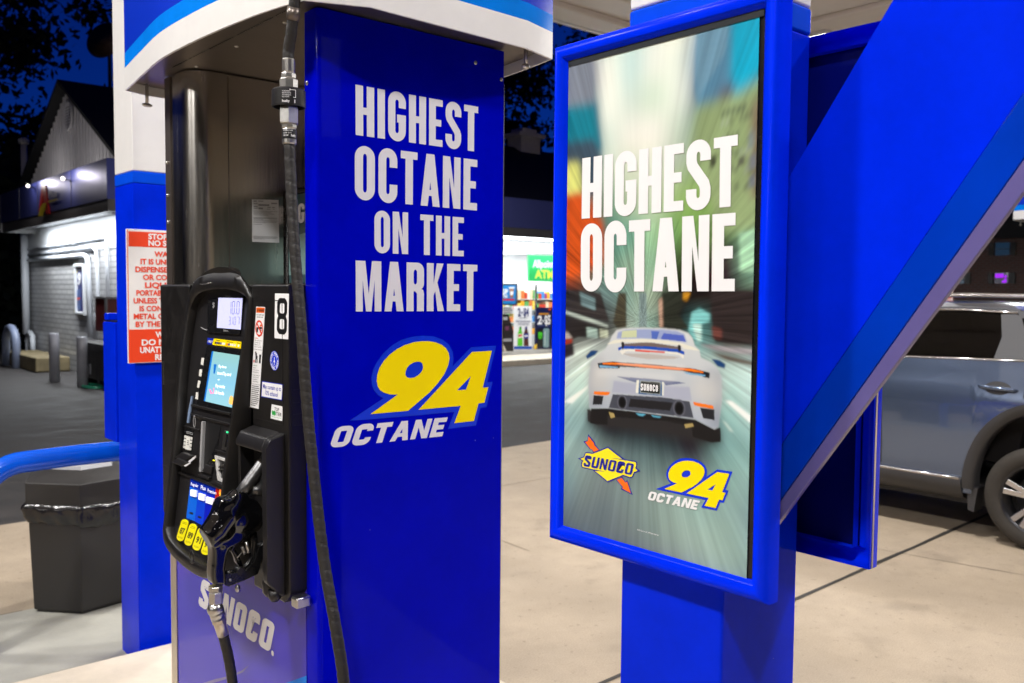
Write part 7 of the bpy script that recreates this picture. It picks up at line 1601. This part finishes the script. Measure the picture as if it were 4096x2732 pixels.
nt.links.new(fr_.outputs[0], mxs.inputs[0]); nt.links.new(tr.outputs[0], mxs.inputs[1]); nt.links.new(gl.outputs[0], mxs.inputs[2]); nt.links.new(mxs.outputs[0], oo.inputs[0])
M['car_glass'] = gm
CX = 7.37                      # car centre line in X
yR, yF = 1.22, 5.78            # rear and front ends
wheels = [2.135, 4.84]; WZ = .350
belt = lambda y: 1.262 - .022 * (y - 2.2)
def half(y, z):
    """half width of the body at station y, height z"""
    t = (z - .30) / .95
    w = .855 + .055 * sin(pi * max(0, min(1, t)) ** .8) - .02 * max(0, t - .8) * 5 * .4
    e = 1.0
    if y > 4.9: e -= ((y - 4.9) / .95) ** 2.4 * .34
    if y < 1.75: e -= ((1.75 - y) / .6) ** 2.4 * .13
    crease = .012 * math.exp(-((z - .98) / .05) ** 2) - .012 * math.exp(-((z - .62) / .14) ** 2)
    return (w + crease) * e
def low(y):
    b0 = .315
    for wy in wheels:
        d = abs(y - wy)
        if d < .43: return max(b0, WZ + .578 * sqrt(1 - (d / .43) ** 2))
    return b0
ys = []
y = yR
while y < yF:
    ys.append(y); y += .03
for wy in wheels:
    ys += [wy - .4299, wy + .4299, wy - .425, wy + .425, wy - .415, wy + .415]
ys = sorted(set(round(v, 4) for v in ys)) + [yF]
def topz(y):
    if y > 4.55: return belt(4.55) - .02 - ((y - 4.55) / 1.25) ** 1.6 * .30
    return belt(y)
NR = 12
b = MB()
for s in (-1, 1):
    vs = []; k = len(ys)
    for y in ys:
        l, h = low(y), topz(y)
        l = min(l, h - .02)
        for r in range(NR + 1):
            z = l + (h - l) * r / NR
            vs.append((CX + s * half(y, z), y, z))
    b.add(vs, [(i * (NR + 1) + r, (i + 1) * (NR + 1) + r, (i + 1) * (NR + 1) + r + 1, i * (NR + 1) + r + 1) for i in range(k - 1) for r in range(NR)], 0, True)
# bonnet, nose and tail
vs = []; fs = []
yb = [v for v in ys if v >= 4.55]
for y in yb:
    for c in range(9):
        t = c / 8 * 2 - 1
        vs.append((CX + t * half(y, topz(y)), y, topz(y) + .045 * (1 - t * t)))
b.add(vs, [(i * 9 + c, i * 9 + c + 1, (i + 1) * 9 + c + 1, (i + 1) * 9 + c) for i in range(len(yb) - 1) for c in range(8)], 0, True)
for y in (yF, yR):
    l, h = low(y), topz(y)
    vs = []
    for r in range(NR + 1):
        z = l + (h - l) * r / NR
        for c in range(9): t = c / 8 * 2 - 1; vs.append((CX + t * half(y, z), y + (1 if y > 3 else -1) * .10 * (1 - t * t), z))
    b.add(vs, [(r * 9 + c, r * 9 + c + 1, (r + 1) * 9 + c + 1, (r + 1) * 9 + c) for r in range(NR) for c in range(8)], 0, True)
# roof
def roofz(y): return 1.665 - .055 * ((y - 2.9) / 1.5) ** 2
yr = [1.50 + i * .06 for i in range(37)]
vs = []
RW = .625
for y in yr:
    for c in range(13):
        t = c / 12 * 2 - 1
        vs.append((CX + t * (RW - .03 * abs(y - 2.6)), y, roofz(y) - .055 * abs(t) ** 4))
b.add(vs, [(i * 13 + c, i * 13 + c + 1, (i + 1) * 13 + c + 1, (i + 1) * 13 + c) for i in range(len(yr) - 1) for c in range(12)], 0, True)
bd = b.build("body", 'car_paint', suv)
md = bd.modifiers.new("e", 'EDGE_SPLIT'); md.split_angle = R(45)
# greenhouse: side points at belt / roof edge
def gx(y, z, s):
    zb, zt = belt(y), roofz(y) - .055
    t = (z - zb) / max(zt - zb, .01)
    return CX + s * ((.855 - .03) * (1 - t) + (RW - .03 * abs(y - 2.6)) * t - .012 * 4 * t * (t - 1))
def gpanel(b, P, s, off=0.0, mi=0, th=.012):
    q = [V((gx(y, z, s) + s * off, y, z)) for y, z in P]
    b.slab(q, th, mi, (-s, 0, 0))
bt = lambda y: belt(y) + .012
win_rear = [(2.47, bt(2.47)), (3.18, bt(3.18)), (3.14, 1.585), (2.75, 1.592), (2.50, 1.572), (2.452, 1.42)]
win_front = [(3.24, bt(3.24)), (4.30, bt(4.3)), (4.20, 1.31), (3.75, 1.52), (3.42, 1.575), (3.22, 1.585)]
win_q = [(1.70, 1.33), (2.22, bt(2.22) + .02), (2.36, 1.545), (2.28, 1.555), (1.80, 1.50)]
for nm, P in (("rear_door_window", win_rear), ("front_door_window", win_front), ("quarter_window", win_q)):
    for s in (-1, 1):
        b = MB(); gpanel(b, P, s, -.004, 0, .004); b.build(nm, 'car_glass', suv)
M['car_pillar'] = mat("graphite pillar", (0.07, 0.07, 0.075, 1), .55, spec=.2)
for s in (-1, 1):
    b = MB()
    gpanel(b, [(2.452, 1.42), (2.50, 1.574), (2.40, 1.578), (2.365, 1.56), (2.22, bt(2.22)), (2.472, bt(2.47))], s, .004)      # C pillar
    gpanel(b, [(1.40, bt(1.4)), (2.225, bt(2.225)), (2.22, bt(2.22) + .022), (1.70, 1.332), (1.80, 1.502), (2.28, 1.557), (2.37, 1.548), (2.40, 1.600), (1.52, 1.585)], s, .003)
    gpanel(b, [(3.18, bt(3.18)), (3.24, bt(3.24)), (3.22, 1.588), (3.14, 1.588)], s, .003)
    gpanel(b, [(4.30, bt(4.3)), (4.55, bt(4.55)), (3.85, 1.575), (3.75, 1.52)], s, .003)
    gpanel(b, [(2.38, 1.577), (2.75, 1.594), (3.42, 1.577), (3.76, 1.522), (3.80, 1.560), (3.45, 1.608), (2.75, 1.626), (2.38, 1.610)], s, .003)
    b.build("window_pillars", 'car_pillar', suv, bevel=.003)
b = MB()
for s in (-1, 1):
    P = [(2.24, bt(2.24)), (2.8, bt(2.8)), (3.4, bt(3.4)), (4.3, bt(4.3))]
    b.tube([(gx(y, z - .006, s) + s * .012, y, z - .006) for y, z in P], .010, 8)
    P = [(2.39, 1.585), (2.75, 1.603), (3.2, 1.597), (3.6, 1.56)]
    b.tube([(gx(y, z, s) + s * .010, y, z) for y, z in P], .008, 8)
b.build("window_trim", 'chrome', suv)
b = MB()
for s in (-1, 1): b.tube([(CX + s * .585, y, roofz(y) + .045 + .0 * i) for i, y in enumerate((1.75, 2.2, 2.7, 3.2, 3.6))], .016, 10); [b.box(CX + s * .585 - .015, CX + s * .585 + .015, y, y + .06, roofz(y) - .02, roofz(y) + .04) for y in (1.78, 3.5)]
b.build("roof_rail", 'chrome', suv)
b = MB(); b.add([(CX - .80, 4.52, 1.215), (CX + .80, 4.52, 1.215), (CX + .60, 3.70, 1.60), (CX - .60, 3.70, 1.60)], [(0, 1, 2, 3)]); b.build("windscreen", 'car_glass', suv)
b = MB(); b.add([(CX - .78, 1.38, 1.27), (CX + .78, 1.38, 1.27), (CX + .58, 1.52, 1.60), (CX - .58, 1.52, 1.60)], [(0, 1, 2, 3)]); b.build("tail_window", 'glass_dark', suv)
# interior
M['car_inside'] = mat("dark cloth", (0.012, 0.010, 0.010, 1), .8)
b = MB()
b.box(CX - .72, CX + .72, 1.6, 4.6, .30, .36)
for y0, xs in ((2.35, (-.42, 0, .42)), (3.35, (-.38, .38))):
    for x in xs:
        b.prism([(y0 + .02, .5), (y0 + .55, .55), (y0 + .55, .68), (y0 + .20, .68), (y0 + .02, 1.30), (y0 - .10, 1.30)], 0, CX + x - .21, CX + x + .21)
        b.prism([(y0 - .09, 1.31), (y0 + .03, 1.31), (y0 + .02, 1.53), (y0 - .06, 1.55)], 0, CX + x - .13, CX + x + .13)
b.box(CX - .74, CX + .74, 4.0, 4.5, .85, 1.12)
b.build("seats", 'car_inside', suv, bevel=.03)
# cladding arches, sill, door lines, handle
b = MB()
for s in (-1, 1):
    for wy in wheels:
        ii = []; oo_ = []
        for a in range(0, 181, 6):
            ca, sa = cos(R(a)), sin(R(a))
            yi, zi = wy + .425 * ca, WZ + .572 * sa; yo, zo = wy + .495 * ca, WZ + .645 * sa
            zi = max(zi, .30); zo = max(zo, .30)
            X = lambda y, z, o: CX + s * (half(y, max(z, .32)) + o)
            ii.append((X(yi, zi, .014), yi, zi)); oo_.append((X(yo, zo, .010), yo, zo))
        k = len(ii)
        inn_ = [(x - s * .14, y, z) for x, y, z in ii]
        b = MB(); b.add(oo_ + ii + inn_, [(j, j + 1, k + j + 1, k + j) for j in range(k - 1)] + [(k + j, k + j + 1, 2 * k + j + 1, 2 * k + j) for j in range(k - 1)], 0, True)
        b.build("wheel_arch", 'cladding', suv)
b = MB()
for s in (-1, 1):
    vs = []
    st = [2.63 + i * .14 for i in range(13)]
    for y in st:
        for (z, o) in ((.425, .006), (.405, .022), (.345, .018), (.28, -.02), (.25, -.10)): vs.append((CX + s * (half(y, max(z, .32)) + o), y, z))
    b = MB(); b.add(vs, [(i * 5 + j, (i + 1) * 5 + j, (i + 1) * 5 + j + 1, i * 5 + j + 1) for i in range(len(st) - 1) for j in range(4)], 0, True)
    b.build("sill", 'cladding', suv)
b = MB()
for s in (-1, 1):
    b = MB(); b.tube([(CX + s * (half(y, .42) + .014), y, .418) for y in (2.64, 3.0, 3.5, 4.0, 4.32)], .011, 8)
    b.build("sill_trim", 'chrome', suv)
b = MB()
for s in (-1, 1):
    for P in ([(2.235, 1.22), (2.245, 1.05), (2.255, .95), (2.275, .90)], [(3.21, 1.22), (3.215, .8), (3.215, .45)]):
        b = MB(); b.tube([(CX + s * (half(y, z) - .001), y, z) for y, z in P], .005, 6); b.build("door_gap", 'black_print', suv)
b = MB()
for s in (-1, 1):
    for y0 in (2.415, 3.42):
        for k in range(1):
            vs = []
            for i in range(19):
                a = 2 * pi * i / 18
                y, z = y0 + .085 * cos(a), 1.075 + .046 * sin(a); vs.append((CX + s * (half(y, z) + .0012), y, z))
            b = MB(); b.add(vs[:-1], [tuple(range(18))]); b.build("handle_recess", 'cladding', suv)
b = MB()
for s in (-1, 1):
    for y0 in (2.415, 3.42):
        b = MB(); b.tube([(CX + s * (half(y, 1.083) + o), y, 1.083 - .004 * i) for i, (y, o) in enumerate(((y0 + .125, .004), (y0 + .10, .024), (y0, .034), (y0 - .10, .026), (y0 - .125, .005)))], [.008, .014, .015, .014, .008], 12)
        b.build("door_handle", 'car_paint', suv)
b = MB(); b.box(CX - .75, CX + .75, 1.5, 5.5, .22, .34); b.build("underbody", 'black_print', suv)
b = MB(); 
for s in (-1, 1):
    b = MB(); b.prism([(2.53, .36), (2.60, .36), (2.59, .20), (2.55, .19)], 0, CX + s * .70, CX + s * .86); b.build("mud_flap", 'cladding', suv)
b = MB()
for s in (-1, 1):
    b = MB(); b.ball((CX + s * 1.02, 4.2, 1.26), .10, 14, 0, (1, .55, .75)); b.tube([(CX + s * .86, 4.2, 1.22), (CX + s * .98, 4.2, 1.25)], .03, 8); b.build("wing_mirror", 'car_paint', suv)
for s in (-1, 1):
    b = MB(); b.slab([(CX + s * .80, yR - .02, 1.0), (CX + s * .55, yR - .09, 1.0), (CX + s * .55, yR - .09, 1.10), (CX + s * .80, yR - .02, 1.10)], .02, 0, (0, -1, 0)); b.build("tail_light", 'red', suv)
    b = MB(); b.slab([(CX + s * .55, yF - .02, .78), (CX + s * .35, yF + .07, .80), (CX + s * .35, yF + .07, .92), (CX + s * .55, yF - .02, .92)], .02, 0, (0, 1, 0)); b.build("headlight", 'lilac', suv)
    for wy in wheels:
        xo = CX + s * .905; A = (-s, 0, 0)
        b = MB(); b._lathe([(.235, .02), (.262, .004), (.300, .0), (.335, .012), (.349, .045), (.349, .18), (.335, .205), (.26, .22), (.235, .2)], V((xo, wy, WZ)), V(A), 48, 0, True, False)
        ty = b.build("wheel_tyre", 'tyre', suv)
        b = MB(); b._lathe([(.238, .012), (.226, .016), (.218, .03), (.214, .17), (.06, .172), (.02, .17)], V((xo, wy, WZ)), V(A), 40, 0, True, False); b.build("rim", 'rim_dark', ty)
        b = MB()
        for i in range(5):
            for dlt in (-.16, .16):
                a = 2 * pi * i / 5 + .3; e = a + dlt
                ri, ro = .045, .222; wi, wo = .016, .020
                def pt(r, an, off, d): return V((xo - s * d, wy + r * cos(an) - off * sin(an), WZ + r * sin(an) + off * cos(an)))
                f = [pt(ri, a + dlt * .6, -wi, .035), pt(ro, e, -wo, .016), pt(ro, e, wo, .016), pt(ri, a + dlt * .6, wi, .035)]
                b.slab(f, .022, 0, (-s, 0, 0))
        b.build("spokes", 'rim_bright', ty, bevel=.004)
        b = MB(); b.lathe([(.03, -.004), (.05, .0), (.05, .05)], (xo - s * .03, wy, WZ), A, 20); b.build("hub_cap", 'rim_dark', ty)
        b = MB(); b.lathe([(.02, 0), (.165, .002), (.165, .02)], (xo - s * .10, wy, WZ), A, 30); b.build("brake_disc", 'zinc', ty)

# ================================================================== brick house across the road
hb = thing("brick_house", "dark brick house across the road with a purple lit window", "house", (34, 8, 0))
mb_ = bpy.data.materials.new("dark red brick"); mb_.use_nodes = True; nt = mb_.node_tree; bs = nt.nodes["Principled BSDF"]
tcn = nt.nodes.new("ShaderNodeTexCoord"); sx = nt.nodes.new("ShaderNodeSeparateXYZ"); cx_ = nt.nodes.new("ShaderNodeCombineXYZ"); bk = nt.nodes.new("ShaderNodeTexBrick")
nt.links.new(tcn.outputs["Object"], sx.inputs[0]); nt.links.new(sx.outputs[1], cx_.inputs[0]); nt.links.new(sx.outputs[2], cx_.inputs[1]); nt.links.new(cx_.outputs[0], bk.inputs[0])
bk.inputs["Scale"].default_value = 1; bk.inputs["Brick Width"].default_value = .22; bk.inputs["Row Height"].default_value = .075
bk.inputs["Color1"].default_value = (.16, .055, .04, 1); bk.inputs["Color2"].default_value = (.10, .035, .028, 1); bk.inputs["Mortar"].default_value = (.14, .11, .10, 1)
nt.links.new(bk.outputs[0], bs.inputs["Base Color"]); bs.inputs["Roughness"].default_value = .85
b = MB(); b.box(30, 38, -6, 14.5, 0, 3.5); b.build("wall", mb_, hb)
b = MB(); b.prism([(-6.4, 3.5), (14.9, 3.5), (14.9, 3.62), (12, 6.2), (-4, 6.2), (-6.4, 3.62)], 0, 29.6, 38.4); b.build("roof", 'roof_dark', hb)
M['neon'] = mat("purple lamp light", (.3, .02, .6, 1), .5, emit=(.36, .015, .85, 1), estr=1.1)
for (y0, y1, z0, z1, lit) in ((10.96, 11.36, 2.10, 2.44, 1), (10.97, 11.37, 2.98, 3.38, 0), (12.3, 12.7, 2.1, 2.44, 0), (9.4, 9.8, 2.1, 2.44, 0), (9.4, 9.8, 2.98, 3.38, 0)):
    b = MB(); b.box(29.95, 29.99, y0, y1, z0, z1); w_ = b.build("window", mat("house glass", (.02, .035, .06, 1), .1, emit=(.02, .06, .12, 1) if not lit else (.03, .015, .06, 1), estr=.35), hb)
    b = MB(); b.box(29.92, 29.949, y0 - .03, y1 + .03, (z0 + z1) / 2 - .012, (z0 + z1) / 2 + .012); b.build("frame", 'fascia_grey', w_)
    MB().box(29.93, 29.989, y0 - .20, y0 - .04, z0, z1).build("shutter", 'black_print', w_); MB().box(29.93, 29.989, y1 + .04, y1 + .20, z0, z1).build("shutter", 'black_print', w_)
    if lit:
        b = MB(); b.box(29.935, 29.9485, y1 - .26, y1 - .02, z1 - .16, z1 - .03); b.box(29.935, 29.9485, y0 + .05, y0 + .11, z0 + .03, z1 - .08); b.box(29.935, 29.9485, y0 + .10, y0 + .18, z0 + .03, z0 + .09); b.build("window_light", 'neon', w_)
# ================================================================== trees
M['leaf'] = mat("evergreen foliage", (0.020, 0.030, 0.020, 1), .8)
M['bark'] = mat("bark", (0.03, 0.024, 0.02, 1), .9)
def tree_mesh(name, H_, rad, n, seed, base=.12):
    rnd = random.Random(seed); b = MB()
    limbs = []
    for i in range(26):
        z = H_ * (base + (1 - base) * (i + rnd.random()) / 27); a = rnd.uniform(0, 2 * pi)
        L = rad * (1 - ((z / H_ - .35) / .75) ** 2 * .85) * rnd.uniform(.55, 1.1)
        limbs.append((V((0, 0, z)), V((L * cos(a), L * sin(a), z + rnd.uniform(-.04, .10) * H_ * .6))))
    for i in range(n):
        p, q = limbs[rnd.randrange(len(limbs))]
        t = rnd.random() ** .6; c = p.lerp(q, t) + V((rnd.gauss(0, 1), rnd.gauss(0, 1), rnd.gauss(0, .8))) * rad * .13
        s = rnd.uniform(.07, .20) * (.6 + rad / 8)
        u = V((rnd.gauss(0, 1), rnd.gauss(0, 1), rnd.gauss(0, 1))).normalized(); w = u.cross(V((rnd.gauss(0, 1), rnd.gauss(0, 1), rnd.gauss(0, 1)))).normalized()
        b.add([c - u * s, c + w * s * .55, c + u * s, c - w * s * .55], [(0, 1, 2, 3)])
    return b, limbs
tm = {}
def tree(x, y, H_, rad, n, seed, label):
    t = thing("tree", label, "tree", (x, y, 0), "trees behind the station")
    b, limbs = tree_mesh("crown", H_, rad, n, seed)
    b.v = [v + V((x, y, 0)) for v in b.v]
    b.build("crown", 'leaf', t)
    k = MB(); k.tube([(x, y, 0), (x, y, H_ * .5), (x, y, H_ * .97)], [.30, .20, .03], 10)
    for p, q in limbs[::2]: k.tube([p + V((x, y, 0)), q + V((x, y, 0))], [.07, .02], 6, 0, False)
    k.build("trunk", 'bark', t)
for a in ((2.6, 31, 17, 4.2, 9500, 1, "tall dark tree at the far left edge above the shop"),
          (6.2, 33, 18.5, 4.0, 9500, 2, "tall dark tree left of the rear column, blue sky showing through"),
          (10.5, 31, 13.0, 3.4, 6000, 3, "dark tree behind the shop gable"),
          (0.2, 33, 15, 4.0, 6000, 9, "dark tree beyond the left end of the wall"),
          (25.5, 31, 13.5, 4.2, 9500, 4, "dark tree above the shop chimney"),
          (31, 30, 15, 4.4, 4600, 5, "dark tree right of the shop chimney"),
          (19, 31, 14, 4.2, 6000, 6, "dark tree left of the shop chimney behind the pump"),
          (44, 15.5, 10, 3.6, 3200, 7, "dark tree beyond the brick house roof")):
    tree(*a)

# dense hedge closing the view left of the shop
def hedge(name, label, x0, x1, y, h, n, seed):
    rnd = random.Random(seed); t = thing(name, label, "hedge", ((x0 + x1) / 2, y, 0))
    b = MB()
    for i in range(n):
        c = V((rnd.uniform(x0, x1), y + rnd.gauss(0, .5), h * rnd.random() ** .8 * (1 + .15 * sin(i * .37))))
        s = rnd.uniform(.15, .35); u = V((rnd.gauss(0, 1), rnd.gauss(0, 1), rnd.gauss(0, 1))).normalized(); w = u.cross(V((rnd.gauss(0, 1), rnd.gauss(0, 1), rnd.gauss(0, 1)))).normalized()
        b.add([c - u * s, c + w * s * .6, c + u * s, c - w * s * .6], [(0, 1, 2, 3)])
    b.build("foliage", 'leaf', t)
    k = MB(); k.box(x0, x1, y + .6, y + .9, 0, h * .9); k.build("core", 'leaf', t)
hedge("hedge", "dark hedge beyond the left end of the brick wall", -14, 6.5, 28, 5.2, 9500, 21)
hedge("hedge", "dark hedge beyond the brick house and the SUV", 40, 41, 15, 4, 300, 22) if False else None
